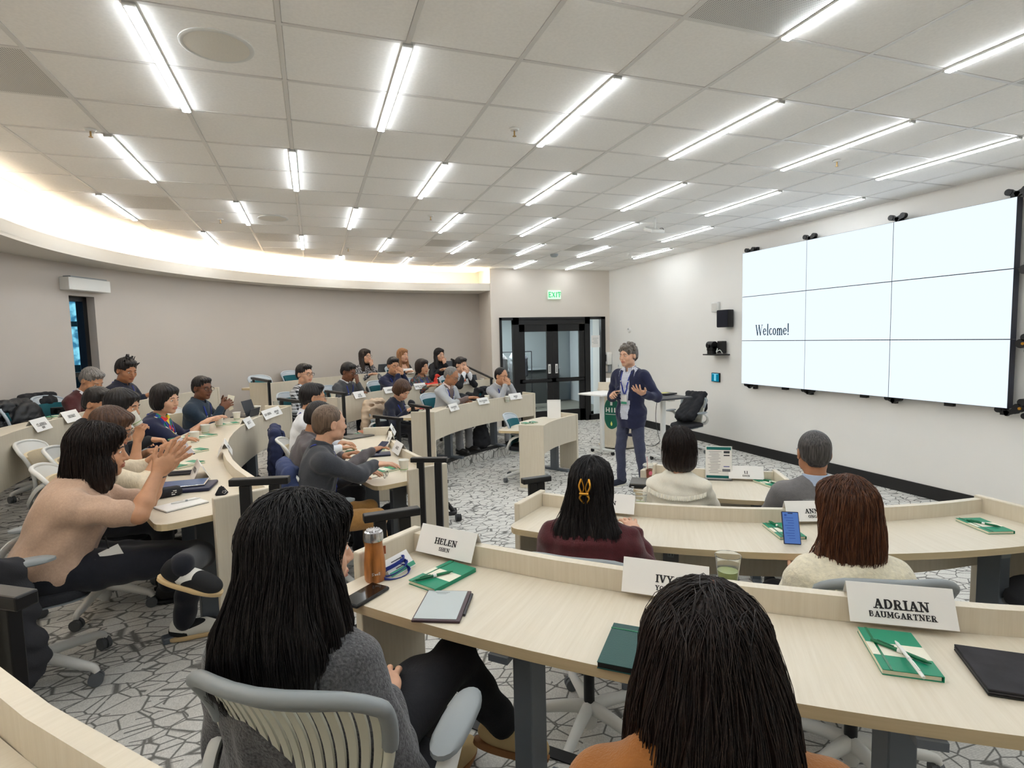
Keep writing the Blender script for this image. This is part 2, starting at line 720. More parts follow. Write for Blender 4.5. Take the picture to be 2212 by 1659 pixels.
M_GLASS = mat('clear glass', (0.9, 0.95, 0.95, 1), 0.02, trans=1.0, ior=1.1)
obj('pane', bm, M_GLASS, win)
bm = bmesh.new()
box(bm, (0, 0.10, WZ0 + 0.012), (ww, 0.26, 0.024))
obj('window_sill', bm, M_WHITE, win)
sh = thing('shade_cassette', 'white roller shade box mounted above the narrow window', 'window shade', wm, wrz)
bm = bmesh.new()
box(bm, (0, -0.07, WZ1 + 0.13), (ww + 0.24, 0.13, 0.15), bevel=0.006)
obj('cassette_box', bm, M_WHITEP, sh)
bm = bmesh.new()
box(bm, (0.0, -0.075, WZ1 + 0.213), (ww + 0.16, 0.10, 0.016))
obj('mounting_rail', bm, M_GREYP, sh)

# right wall, near wall, door wall
bm = bmesh.new()
box(bm, (XS + 0.15, 4.8, H / 2), (0.3, 15.4, H + 0.1))
struct(obj('wall_right', bm, M_WALL))
bm = bmesh.new()
box(bm, (1.5, YB - 0.15, H / 2), (10.6, 0.3, H + 0.1))
struct(obj('wall_near', bm, M_WALL))
YD = 11.65
DX0, DX1, DZ = 3.855, 6.45, 2.40
bm = bmesh.new()
box(bm, ((3.67 + DX0) / 2, YD + 0.45, H / 2), (DX0 - 3.67, 0.9, H + 0.1))
box(bm, ((DX0 + XS) / 2, YD + 0.1, (DZ + H + 0.05) / 2), (XS - DX0, 0.2, H + 0.05 - DZ))
box(bm, ((DX1 + XS) / 2, YD + 0.1, DZ / 2), (XS - DX1, 0.2, DZ))
struct(obj('wall_door', bm, M_WALL3))

# black baseboard on the right wall
bm = bmesh.new()
box(bm, (XS - 0.008, (YD + YB) / 2, 0.075), (0.016, YD - YB, 0.15))
struct(obj('baseboard_right', bm, M_BLACKTRIM))
for ln, nm in ((lineA, 'baseboard_left'), (lineB, 'baseboard_back')):
    pts = [(x, y) for x, y in ln]
    wallstrip(pts, 0.54, 0.64, -0.012, nm, M_BLACKTRIM)

# soffit ring: underside, lip with upstand, and the warm cove light
LP = upath(LC, LR, LC[0] - LR, 79.4)


def ringstrip(name, m, inner, outer, z0, z1):
    """solid between two polylines of the same length"""
    bm = bmesh.new()
    n = len(inner)
    V = [[bm.verts.new((*p, z)) for p, z in ((inner[i], z0), (outer[i], z0), (outer[i], z1), (inner[i], z1))] for i in range(n)]
    for i in range(n - 1):
        for k in range(4):
            k2 = (k + 1) % 4
            bm.faces.new((V[i][k], V[i][k2], V[i + 1][k2], V[i + 1][k]))
    bm.faces.new(V[0])
    bm.faces.new(V[-1][::-1])
    bmesh.ops.recalc_face_normals(bm, faces=bm.faces)
    return obj(name, bm, m, smooth=30)


def offs(pts, d):
    P = [Vector((x, y)) for x, y in pts]
    out = []
    n = len(P)
    for i in range(n):
        t = (P[min(i + 1, n - 1)] - P[max(i - 1, 0)]).normalized()
        out.append((P[i].x - t.y * d, P[i].y + t.x * d))
    return out


def resample(pts, n):
    P = np.array(pts)
    s = np.r_[0, np.cumsum(np.hypot(*np.diff(P, axis=0).T))]
    u = np.linspace(0, s[-1], n)
    return list(zip(np.interp(u, s, P[:, 0]), np.interp(u, s, P[:, 1])))


wall_line = [(WC[0] - WR, YB)] + circpts(WC, WR, 180, 90.7, 60)
NS = 90
lipR = resample(LP, NS)
wallR = resample(wall_line, NS)
wallR[-1] = (3.72, 12.5)
lipR[-1] = (3.67, 11.66)
struct(ringstrip('ceiling_soffit', M_WHITE, lipR, offs(wallR, 0.05), 2.985, 3.02))
struct(ringstrip('trim_5', M_WHITE, lipR, offs(lipR, 0.03), 3.015, 3.14))
M_COVE = emat('warm cove light strip', (1.0, 0.82, 0.60, 1), COVE_E)
cv = ringstrip('cove_light', M_COVE, offs(lipR, 0.10), offs(lipR, 0.16), 3.03, 3.05)
tag(cv, 'warm white light strip hidden in the curved cove above the soffit', 'cove light')

# ceiling: grid, tiles, backing
GX, GY, GP = -0.6864, 2.9722, 0.6096
bm = bmesh.new()
box(bm, (1.6, 5.2, H + 0.06), (11.0, 15.6, 0.05))
ceil = struct(obj('ceiling', bm, M_WHITE))
bm = bmesh.new()
for c in range(-5, 13):
    x = GX + c * GP
    if x < XS - 0.02:
        box(bm, (x, 5.2, H + 0.012), (0.024, 15.4, 0.024))
for r in range(-9, 17):
    y = GY + r * GP
    box(bm, (1.6, y, H + 0.0125), (10.4, 0.022, 0.023))
gr = obj('ceiling_grid', bm, M_GRID, ceil)
gr['kind'] = 'stuff'


def in_room(x, y, pad=0.0):
    if x > XS + 0.3 or y < YB - 0.3:
        return False
    if y > YD + 0.3 and x > 3.6:
        return False
    if y < WC[1]:
        return x > WC[0] - WR - 0.3 - pad
    return math.hypot(x - WC[0], y - WC[1]) < WR + 0.35 + pad


def tile_mesh():
    bm = bmesh.new()
    box(bm, (0, 0, 0.010), (GP - 0.026, GP - 0.026, 0.014), bevel=0.004)
    me = bpy.data.meshes.new('ceiling_tile')
    bm.to_mesh(me)
    bm.free()
    me.materials.append(M_TILE)
    return me


TM = tile_mesh()
# perforated metal return-air panels and round speakers sit in some cells
M_PERF = bpy.data.materials.new('perforated white metal')
M_PERF.use_nodes = True
_nt = M_PERF.node_tree
_b = _nt.nodes['Principled BSDF']
_tc = nn(_nt, 'ShaderNodeTexCoord')
_v = nn(_nt, 'ShaderNodeTexVoronoi')
_v.inputs['Scale'].default_value = 95
_v.inputs['Randomness'].default_value = 0
_nt.links.new(_tc.outputs['Object'], _v.inputs['Vector'])
_r = nn(_nt, 'ShaderNodeValToRGB')
_r.color_ramp.elements[0].position = 0.30
_r.color_ramp.elements[0].color = rgb(128, 126, 122)
_r.color_ramp.elements[1].position = 0.38
_r.color_ramp.elements[1].color = rgb(226, 224, 218)
_nt.links.new(_v.outputs['Distance'], _r.inputs[0])
_nt.links.new(_r.outputs[0], _b.inputs['Base Color'])


def cell(px, py):
    p = at(px, py, H)
    return int(math.floor((p.x - GX) / GP)), int(math.floor((p.y - GY) / GP))


perf = {}
for px, py, w in ((1600, 35, 2), (60, 150, 1), (2205, 175, 1), (330, 435, 1), (590, 507, 1), (975, 521, 1), (1292, 532, 1), (1080, 549, 1)):
    perf[cell(px, py)] = 1
tiles = []
ntile = 0
first_panel = None
for c in range(-5, 12):
    for r in range(-7, 16):
        x, y = GX + (c + 0.5) * GP, GY + (r + 0.5) * GP
        if not in_room(x, y):
            continue
        if (c, r) in perf:
            if first_panel is None:
                bm = bmesh.new()
                box(bm, (0, 0, 0.0055), (GP - 0.02, GP - 0.02, 0.010), bevel=0.002)
                first_panel = obj('air_return_panel', bm, M_PERF, ceil, loc=(x, y, H))
            else:
                o = first_panel.copy()
                COL.objects.link(o)
                o.location = (x, y, H)
            continue
        if y < 1.0 and ntile > 285:
            continue
        o = bpy.data.objects.new('ceiling_tile', TM)
        link(o, ceil)
        o.location = (x, y, H)
        ntile += 1
print('tiles', ntile)

# round ceiling speakers, sprinklers, detectors
sp0 = None
for px, py, lb in ((469, 100, 'large round white ceiling speaker grille nearest the camera'), (590, 472, 'round ceiling speaker grille beside the left air panel'), (855, 545, 'small distant round ceiling speaker grille near the cove')):
    p = at(px, py, H)
    if sp0 is None:
        sp0 = thing('ceiling_speaker', lb, 'ceiling speaker', (p.x, p.y, H))
        bm = bmesh.new()
        lathe(bm, [(0.150, -0.004), (0.163, -0.006), (0.172, -0.002), (0.172, 0.01)], 48)
        obj('speaker_ring', bm, M_WHITEP, sp0, smooth=40)
        bm = bmesh.new()
        lathe(bm, [(0.0, -0.008), (0.08, -0.007), (0.150, -0.004), (0.150, 0.004)], 48)
        obj('speaker_grille', bm, mat('speaker grille', rgb(226, 222, 212), 0.7, noise=(900, 0.2, ONE)), sp0, smooth=40)
    else:
        copy_tree(sp0, (p.x, p.y, H), 0, lb)
s0 = None
for px, py, lb in ((195, 280, 'ceiling sprinkler beside the leftmost light strips'), (1111, 279, 'ceiling sprinkler left of the long central light strip'),
                   (1808, 347, 'ceiling sprinkler near the video wall'), (930, 466, 'small sprinkler in the middle of the ceiling'),
                   (1398, 490, 'sprinkler just below the white access point'), (476, 473, 'sprinkler near the left cove'), (752, 536, 'distant sprinkler by the back cove')):
    p = at(px, py, H)
    if s0 is None:
        s0 = thing('sprinkler', lb, 'sprinkler', (p.x, p.y, H))
        bm = bmesh.new()
        lathe(bm, [(0.0, -0.012), (0.028, -0.010), (0.036, 0.0)], 20)
        obj('escutcheon', bm, M_WHITEP, s0, smooth=40)
        bm = bmesh.new()
        cyl(bm, (0, 0, -0.03), 0.006, 0.04, 8)
        cyl(bm, (0, 0, -0.05), 0.014, 0.003, 12)
        obj('sprinkler_head', bm, mat('brass', rgb(170, 140, 90), 0.35, metal=0.8), s0)
    else:
        copy_tree(s0, (p.x, p.y, H), 0, lb)
# white wireless access point hanging from the ceiling
p = at(1418, 470, H)
p.z = H
ap = thing('access_point', 'white square wireless access point hanging below the ceiling near the video wall', 'access point', p)
bm = bmesh.new()
box(bm, (0, 0, -0.16), (0.20, 0.20, 0.045), M=Matrix.Translation((0, 0, 0)) @ Matrix.Rotation(0.35, 4, 'X'), bevel=0.012)
obj('radio_housing', bm, M_WHITEP, ap, smooth=40)
bm = bmesh.new()
cyl(bm, (0.0, 0.03, -0.06), 0.012, 0.14, 10)
obj('drop_rod', bm, M_WHITEP, ap)
bm = bmesh.new()
tube(bm, smoothpath([(0.07, 0.06, -0.13), (0.13, 0.05, -0.12), (0.14, 0.05, -0.17), (0.09, 0.03, -0.18)]), 0.004, 6)
obj('cable', bm, M_BLACK, ap)
p = at(1197, 549, H)
sd = thing('smoke_detector', 'dark round smoke detector on the far ceiling', 'smoke detector', (p.x, p.y, H))
bm = bmesh.new()
lathe(bm, [(0.0, -0.05), (0.05, -0.05), (0.07, -0.03), (0.075, 0)], 24)
obj('detector_body', bm, M_GREYP, sd, smooth=40)

# ceiling light strips
M_STRIP = emat('cool white light strip', (0.90, 0.955, 1.0, 1), STRIP_E)
L0 = None
nl = 0
for c in range(-4, 12):
    par = 0 if c % 2 == 0 else 3
    for k in range(-2, 3):
        r0 = par + 6 * k
        x = GX + c * GP
        y = GY + (r0 + 1) * GP
        if y < -1.6 or y > 13.2:
            continue
        if not in_room(x, y + 0.6, -0.3) or not in_room(x, y - 0.6, -0.3):
            continue
        if y > LC[1] and math.hypot(x - LC[0], y - LC[1]) > LR + 0.35:
            continue
        if y <= LC[1] and x < LC[0] - LR - 0.2:
            continue
        if y + 0.6 > YD - 0.05 and x > 3.6:
            continue
        if L0 is None:
            L0 = thing('ceiling_light', '', 'ceiling light', (x, y, H))
            bm = bmesh.new()
            box(bm, (0, 0, -0.004), (0.050, 1.219, 0.012))
            box(bm, (0, 0.6025, -0.008), (0.050, 0.014, 0.018))
            box(bm, (0, -0.6025, -0.008), (0.050, 0.014, 0.018))
            obj('housing', bm, M_WHITEP, L0)
            bm = bmesh.new()
            box(bm, (0, 0, -0.0145), (0.038, 1.19, 0.010))
            obj('diffuser', bm, M_STRIP, L0)
            o = L0
        else:
            o = copy_tree(L0, (x, y, H), 0)
        o['group'] = 'linear light strips in the ceiling grid'
        colname = {-4: 'outermost left', -3: 'far left', -2: 'second left', -1: 'third left', 0: 'left', 1: 'left of centre', 2: 'centre left', 3: 'centre', 4: 'centre right', 5: 'right of centre', 6: 'mid right', 7: 'right', 8: 'further right', 9: 'near the video wall', 10: 'second from the video wall', 11: 'closest to the video wall'}[c]
        d = ['nearest the camera', 'second from the camera', 'third from the camera', 'fourth from the camera', 'farthest from the camera'][k + 2]
        o['label'] = 'white light strip, %s file, %s' % (colname, d)
        nl += 1
print('lights', nl)

# ---------------------------------------------------------------- doors
dr = bpy.data.objects.new('door_1', None)
COL.objects.link(dr)
dr.location = (0, YD, 0)
struct(dr)
bm = bmesh.new()


def fr(bm, x0, x1, z0, z1, d=0.10, y=0.02):
    box(bm, ((x0 + x1) / 2, y, (z0 + z1) / 2), (x1 - x0, d, z1 - z0))


fr(bm, DX0, DX0 + 0.05, 0, DZ)
fr(bm, DX1 - 0.11, DX1, 0, DZ)
fr(bm, DX0, DX1, DZ - 0.06, DZ)
fr(bm, 4.16, 4.30, 0, DZ)
fr(bm, 5.92, 6.05, 0, DZ)
fr(bm, DX0, 4.2, 0, 0.12)
fr(bm, 6.0, DX1, 0, 0.12)
fr(bm, 4.16, 6.05, DZ - 0.16, DZ - 0.05)
obj('door_frame', bm, M_BLACK, dr)
for k, (x0, x1) in enumerate(((4.30, 5.108), (5.112, 5.92))):
    lf = bpy.data.objects.new('door_leaf', None)
    link(lf, dr)
    bm = bmesh.new()
    fr(bm, x0, x0 + 0.14, 0.01, 2.24, 0.05)
    fr(bm, x1 - 0.14, x1, 0.01, 2.24, 0.05)
    fr(bm, x0, x1, 2.08, 2.24, 0.05)
    fr(bm, x0, x1, 0.01, 0.28, 0.05)
    fr(bm, x0, x1, 0.93, 1.02, 0.05)
    obj('leaf_frame', bm, M_BLACK, lf)
    bm = bmesh.new()
    fr(bm, x0 + 0.1, x1 - 0.1, 0.2, 2.1, 0.008)
    obj('pane', bm, M_GLASS, lf)
    bm = bmesh.new()
    fr(bm, x0 + 0.05, x1 - 0.05, 0.955, 1.0, 0.03, -0.055)
    fr(bm, x0 + 0.06, x0 + 0.10, 0.95, 1.01, 0.06, -0.03)
    fr(bm, x1 - 0.10, x1 - 0.06, 0.95, 1.01, 0.06, -0.03)
    obj('push_bar', bm, M_BLACK, lf)
    bm = bmesh.new()
    xs = x1 - 0.085 if k == 0 else x0 + 0.085
    fr(bm, xs - 0.03, xs + 0.03, 1.13, 1.34, 0.01, -0.012)
    o = obj('lock_plate', bm, M_WHITEP, lf)
    bm = bmesh.new()
    for q in range(6):
        fr(bm, xs - 0.012, xs + 0.012, 1.16 + q * 0.026, 1.175 + q * 0.026, 0.004, -0.02)
    obj('plate_marking', bm, M_INK, lf)
for x0, x1 in ((DX0 + 0.05, 4.16), (6.05, DX1 - 0.11)):
    bm = bmesh.new()
    fr(bm, x0 - 0.01, x1 + 0.01, 0.1, DZ - 0.06, 0.008)
    obj('pane', bm, M_GLASS, dr)
# notice taped to the right sidelight
bm = bmesh.new()
box(bm, (6.20, YD - 0.01, 1.83), (0.22, 0.002, 0.28))
nt_ = tag(obj('notice', bm, M_PAPER), 'pale paper notice taped on the glass right of the double door', 'notice')
bm = bmesh.new()
for q in range(5):
    box(bm, (6.20 - 0.02 * (q % 2), YD - 0.0115, 1.90 - q * 0.03), (0.15 - 0.03 * (q % 3), 0.001, 0.006))
obj('print_line', bm, M_GREYP, nt_)['kind'] = 'stuff'

# corridor beyond the door
bm = bmesh.new()
box(bm, (5.7, 15.92, H / 2), (3.7, 0.2, H))
struct(obj('wall_corridor', bm, mat('corridor grey wall', rgb(150, 156, 156), 0.8)))
bm = bmesh.new()
box(bm, (7.6, 13.8, H / 2), (0.2, 3.9, H))
box(bm, (3.85, 14.2, H / 2), (0.2, 3.2, H))
struct(obj('wall_corridor_side', bm, mat('corridor pale wall', rgb(205, 210, 212), 0.8)))
bm = bmesh.new()
box(bm, (5.75, 13.8, 2.7), (3.7, 3.9, 0.1))
struct(obj('ceiling_corridor', bm, M_WHITE))
bm = bmesh.new()
box(bm, (5.75, 13.9, -0.05), (3.7, 4.1, 0.1))
struct(obj('floor_corridor', bm, mat('corridor floor', rgb(120, 118, 108), 0.5)))
bm = bmesh.new()
box(bm, (5.0, 14.0, 2.635), (1.2, 0.3, 0.02))
tag(obj('corridor_light', bm, emat('corridor light', (0.9, 0.96, 1, 1), 55.0)), 'flat white ceiling light in the corridor behind the glass door', 'ceiling light')
bm = bmesh.new()
box(bm, (6.1, 15.5, 0.50), (1.6, 0.5, 1.0), bevel=0.01)
cnt = tag(obj('counter', bm, mat('dark counter', rgb(60, 62, 60), 0.5)), 'long dark counter standing in the corridor beyond the glass door', 'counter')
bm = bmesh.new()
box(bm, (6.1, 15.48, 1.02), (1.66, 0.6, 0.04), bevel=0.004)
obj('countertop', bm, M_GREYP, cnt)
# coat rack with coats
rk = thing('coat_rack', 'steel rolling coat rack in the corridor behind the left door glass', 'coat rack', (4.75, 14.2, 0))
bm = bmesh.new()
tube(bm, [(-0.85, 0, 1.58), (0.85, 0, 1.58)], 0.015, 8)
for sx in (-0.85, 0.85):
    tube(bm, [(sx, 0, 0.06), (sx, 0, 1.58)], 0.014, 8)
    tube(bm, [(sx, -0.25, 0.05), (sx, 0.25, 0.05)], 0.016, 8)
obj('rack_frame', bm, M_DARKGREY, rk)
# ================================================================ DESKS
DESKS = {}


def desk(key, label, C, R, a0, a1, fl, depth, legs, panel0=True, panel1=True, ext=(0.0, 0.0)):
    """a curved desk; a0<a1 degrees; the seats are outside the ring"""
    zt = fl + 0.74
    t = thing('curved_desk', label, 'desk', polar(R + 0.25, (a0 + a1) / 2, fl, C))
    t.location.z = fl
    org = Vector(t.location)

    def put(name, bm, m, sm=None):
        bmesh.ops.translate(bm, vec=-org, verts=bm.verts)
        return obj(name, bm, m, t, smooth=sm)
    dg = lambda d, r: math.degrees(d / r)
    bm = bmesh.new()
    arcsolid(bm, C, R, R + 0.036, a0, a1, fl + 0.44, fl + 0.815)
    put('front_panel', bm, M_WOOD, 30)
    # desktop with rounded seat-side corners
    bm = bmesh.new()
    ul = bm.loops.layers.uv.verify()
    r0, r1 = R + 0.036, R + depth
    e0, e1 = a0 - dg(ext[0], R), a1 + dg(ext[1], R)
    poly = []
    n = max(12, int((e1 - e0) * 1.2))
    for k in range(n + 1):
        poly.append(polar(r0, e0 + (e1 - e0) * k / n, 0, C))
    rc = 0.07
    for k in range(5):
        q = PI / 2 * k / 4
        poly.append(polar(r1 - rc + rc * math.sin(q), e1 - dg(rc - rc * math.cos(q), r1), 0, C))
    for k in range(1, n):
        poly.append(polar(r1, e1 - dg(rc, r1) + (e0 + dg(rc, r1) - e1 + dg(rc, r1)) * k / n, 0, C))
    for k in range(5):
        q = PI / 2 * (1 - k / 4)
        poly.append(polar(r1 - rc + rc * math.sin(q), e0 + dg(rc - rc * math.cos(q), r1), 0, C))
    vt = [bm.verts.new((p.x, p.y, zt)) for p in poly]
    vb = [bm.verts.new((p.x, p.y, zt - 0.032)) for p in poly]
    ft = bm.faces.new(vt)
    fb = bm.faces.new(vb[::-1])
    N = len(poly)
    sides = [bm.faces.new((vt[(i + 1) % N], vt[i], vb[i], vb[(i + 1) % N])) for i in range(N)]
    for f in sides:
        f.material_index = 1
    bmesh.ops.recalc_face_normals(bm, faces=bm.faces)
    for f in bm.faces:
        for lp in f.loops:
            co = lp.vert.co
            rr = math.hypot(co.x - C[0], co.y - C[1])
            aa = math.atan2(co.y - C[1], co.x - C[0]) % (2 * PI)
            lp[ul].uv = (aa * (R + 0.3), rr) if abs(f.normal.z) > 0.5 else (co.z * 1.0, aa * R)
    ftri = bmesh.ops.triangulate(bm, faces=[f for f in bm.faces if abs(f.normal.z) > 0.5])
    put('desktop', bm, [M_WOOD, M_WOODEDGE])
    for flag, a, sgn in ((panel0, a0, -1), (panel1, a1, 1)):
        if not flag:
            continue
        bm = bmesh.new()
        c = polar(R + 0.155, a + sgn * dg(0.018, R), (fl + 0.0 + fl + 0.83) / 2, C)
        tmp = bmesh.new()
        box(tmp, (0, 0, 0), (0.33, 0.036, 0.828), bevel=0.006)
        boxuv(tmp)
        bmesh.ops.transform(tmp, matrix=Matrix.Translation(c) @ Matrix.Rotation(math.radians(a), 4, 'Z'), verts=tmp.verts)
        me = bpy.data.meshes.new('t')
        tmp.to_mesh(me)
        tmp.free()
        bm.from_mesh(me)
        bpy.data.meshes.remove(me)
        put('end_panel', bm, M_WOOD)
    for a in legs:
        bm = bmesh.new()
        c = polar(R + 0.27, a, fl, C)
        M = Matrix.Translation(c) @ Matrix.Rotation(math.radians(a), 4, 'Z')
        box(bm, (0, 0, 0.36), (0.115, 0.062, 0.70), M=M, bevel=0.004)
        box(bm, (0.0, 0, 0.018), (0.50, 0.062, 0.034), M=M, bevel=0.006)
        box(bm, (0.03, 0, 0.697), (0.36, 0.06, 0.02), M=M)
        put('leg', bm, M_STEEL)
        bm = bmesh.new()
        box(bm, (0.0585, 0, 0.655), (0.004, 0.058, 0.075), M=M)
        put('leg_cap', bm, M_GREYP)
    DESKS[key] = dict(C=C, R=R, fl=fl, depth=depth, zt=zt, zl=fl + 0.815, a0=a0, a1=a1)
    return t


desk('LI', 'low curved desk with the tall table sign, nearest the video wall', CC, 2.12, 216.6, 241.5, 0.0, 0.62, (221, 237))
desk('A', 'small empty curved desk standing alone in front of the glass door', CC, 2.12, 116.5, 146.0, 0.0, 0.62, (121,))
desk('R2', 'middle curved desk on the right where the burgundy and cream sweaters sit', (3.685, 5.15), 3.12, 220.3, 266.0, 0.18, 0.47, (231, 247, 262))
desk('R3', 'long curved desk in the right foreground with three large name cards', CC, 5.20, 217.5, 252.0, 0.36, 0.47, (224.4, 234.6, 246))
desk('BL', 'curved desk cut off by the bottom left corner of the picture', CC, 6.55, 206.5, 250.0, 0.54, 0.47, (214, 240))
desk('L2', 'curved desk in the middle where three men in grey sit facing right', CC, 3.80, 168.0, 198.8, 0.18, 0.56, (173, 184, 195.0))
desk('L3', 'curved desk on the left where the woman in the beige sweater sits', CC, 5.20, 157.6, 204.6, 0.36, 0.56, (163, 176, 190, 201))
desk('L4', 'curved top row desk on the left under the narrow window', CC, 6.60, 151.0, 205.0, 0.54, 0.52, (158, 172, 186))
desk('M2', 'curved desk left of the glass door with three seated guests', CC, 3.55, 106.5, 148.7, 0.18, 0.54, (117, 134, 146.0))
desk('M3', 'curved third row desk at the back with the red bird figure', CC, 5.00, 104.5, 147.3, 0.36, 0.54, (112, 127, 142))
desk('M4', 'curved top row desk along the back wall where three women sit', CC, 6.40, 105.5, 143.8, 0.54, 0.54, (112, 126, 139))

# desk outlet under the middle right desk
D = DESKS['R2']


# ================================================================ HANDRAILS
def rail(label, p0, p1, zt0, zt1, f0, f1, over=0.07):
    """inverted U of square tube between floor points"""
    a, b = Vector((p0.x, p0.y, 0)), Vector((p1.x, p1.y, 0))
    d = (b - a)
    L = d.length
    rz = math.atan2(d.y, d.x)
    t = thing('handrail', label, 'handrail', (a.x, a.y, f0), rz)
    hs = (zt0 - f0, zt1 - f0)
    for x, zt, f in ((over, hs[0] + (hs[1] - hs[0]) * over / L, 0.0), (L - over, hs[1] - (hs[1] - hs[0]) * over / L, f1 - f0)):
        bm = bmesh.new()
        box(bm, (x, 0, (zt - 0.02 + f) / 2), (0.052, 0.032, zt - 0.02 - f), bevel=0.003)
        obj('post', bm, M_BLACK, t)
    bm = bmesh.new()
    th = math.atan2(hs[1] - hs[0], L)
    box(bm, (L / 2, 0, (hs[0] + hs[1]) / 2), (math.hypot(L, hs[1] - hs[0]), 0.05, 0.035), M=Matrix.Translation((L / 2, 0, (hs[0] + hs[1]) / 2)) @ Matrix.Rotation(-th, 4, 'Y') @ Matrix.Translation((-L / 2, 0, -(hs[0] + hs[1]) / 2)), bevel=0.005)
    obj('top_bar', bm, M_BLACK, t)
    return t


def railpx(label, x0, y0, x1, y1, z, f0, f1, dz=0.0):
    return rail(label, at(x0, y0, z), at(x1, y1, z + dz), z, z + dz, f0, f1)


railpx('black handrail beside the end panel of the left foreground desk', 497, 1042, 625, 1036, 1.28, 0.36, 0.18)
railpx('low black handrail behind the wooden water bottle', 785, 1120, 906, 1102, 1.18, 0.36, 0.18)
railpx('black handrail standing at the end of the desk of the man in the dark sweater', 888, 993, 966, 993, 1.07, 0.18, 0.0)
railpx('short black handrail left of the woman with the gold hair clip', 1128, 1040, 1188, 1032, 1.05, 0.18, 0.0)
railpx('black handrail at the left end of the desk near the glass door', 886, 874, 930, 881, 1.09, 0.18, 0.0)
railpx('black handrail beside the woman in the navy jacket', 808, 899, 868, 906, 1.02, 0.36, 0.18)
railpx('black handrail left of the man in the dark grey sweater at the third row', 704, 845, 746, 851, 1.24, 0.36, 0.18)
railpx('black handrail in front of the man in the plaid shirt', 602, 862, 661, 869, 1.24, 0.36, 0.36)
railpx('black handrail at the left end of the top row desk', 545, 817, 583, 824, 1.42, 0.54, 0.36)
rail('black handrail in the bottom left corner of the picture', at(60, 1297, 1.38), at(-40, 1283, 1.38), 1.38, 1.38, 0.54, 0.54)
# sloping rail at the far right end of the rows
sr = thing('stair_rail', 'black sloping stair rail at the back beside the wall corner', 'handrail', (0, 0, 0))
p0, p1 = ond(975, 776, 11.6), ond(1064, 818, 10.6)
bm = bmesh.new()
tube(bm, [p0, p1], 0.022, 8)
obj('top_bar', bm, M_BLACK, sr)
for p, f in ((p0.lerp(p1, 0.05), 0.54), (p0.lerp(p1, 0.97), 0.36)):
    bm = bmesh.new()
    box(bm, (p.x, p.y, (p.z + f) / 2), (0.04, 0.04, p.z - f))
    obj('post', bm, M_BLACK, sr)


# ================================================================ CHAIRS
def backshell(u, v):
    w = 0.135 + 0.095 * (1 - max(0.0, 1 - v) ** 1.8)
    z = 0.475 + 0.43 * v
    y = -0.205 - 0.02 * v + 0.055 * math.sin(v * PI * 0.9) * 0.6 - 0.075 * max(v, 0.0) ** 2.2 + 0.075 * u * u * (0.4 + 0.6 * v)
    zz = z - 0.035 * abs(u) ** 5 * (v ** 4)
    return Vector((u * w, y, zz))


def shellpatch(bm, u0, u1, v0, v1, nu, nv, th=0.010, off=0.0):
    V = []
    for s in (0, 1):
        g = []
        for j in range(nv + 1):
            row = []
            for i in range(nu + 1):
                u = u0 + (u1 - u0) * i / nu
                v = v0 + (v1 - v0) * j / nv
                p = backshell(u, v)
                p = p + Vector((0, off + (th if s == 0 else 0), 0))
                row.append(bm.verts.new(p))
            g.append(row)
        V.append(g)
    for s in (0, 1):
        for j in range(nv):
            for i in range(nu):
                q = (V[s][j][i], V[s][j][i + 1], V[s][j + 1][i + 1], V[s][j + 1][i])
                bm.faces.new(q)
    for j in range(nv):
        bm.faces.new((V[0][j][0], V[0][j + 1][0], V[1][j + 1][0], V[1][j][0]))
        bm.faces.new((V[0][j][nu], V[0][j + 1][nu], V[1][j + 1][nu], V[1][j][nu]))
    for i in range(nu):
        bm.faces.new((V[0][0][i], V[0][0][i + 1], V[1][0][i + 1], V[1][0][i]))
        bm.faces.new((V[0][nv][i], V[0][nv][i + 1], V[1][nv][i + 1], V[1][nv][i]))
    bmesh.ops.recalc_face_normals(bm, faces=bm.faces)
    return bm


def rim_path(v0=0.0, n=18, out=1.0):
    pts = []
    for k in range(n + 1):
        pts.append(backshell(-out, v0 + (0.94 - v0) * k / n))
    for k in range(1, n):
        a = PI * k / n
        pts.append(backshell(-math.cos(a) * out, 0.94 + 0.06 * math.sin(a)))
    for k in range(n + 1):
        pts.append(backshell(out, 0.94 - (0.94 - v0) * k / n))
    return pts


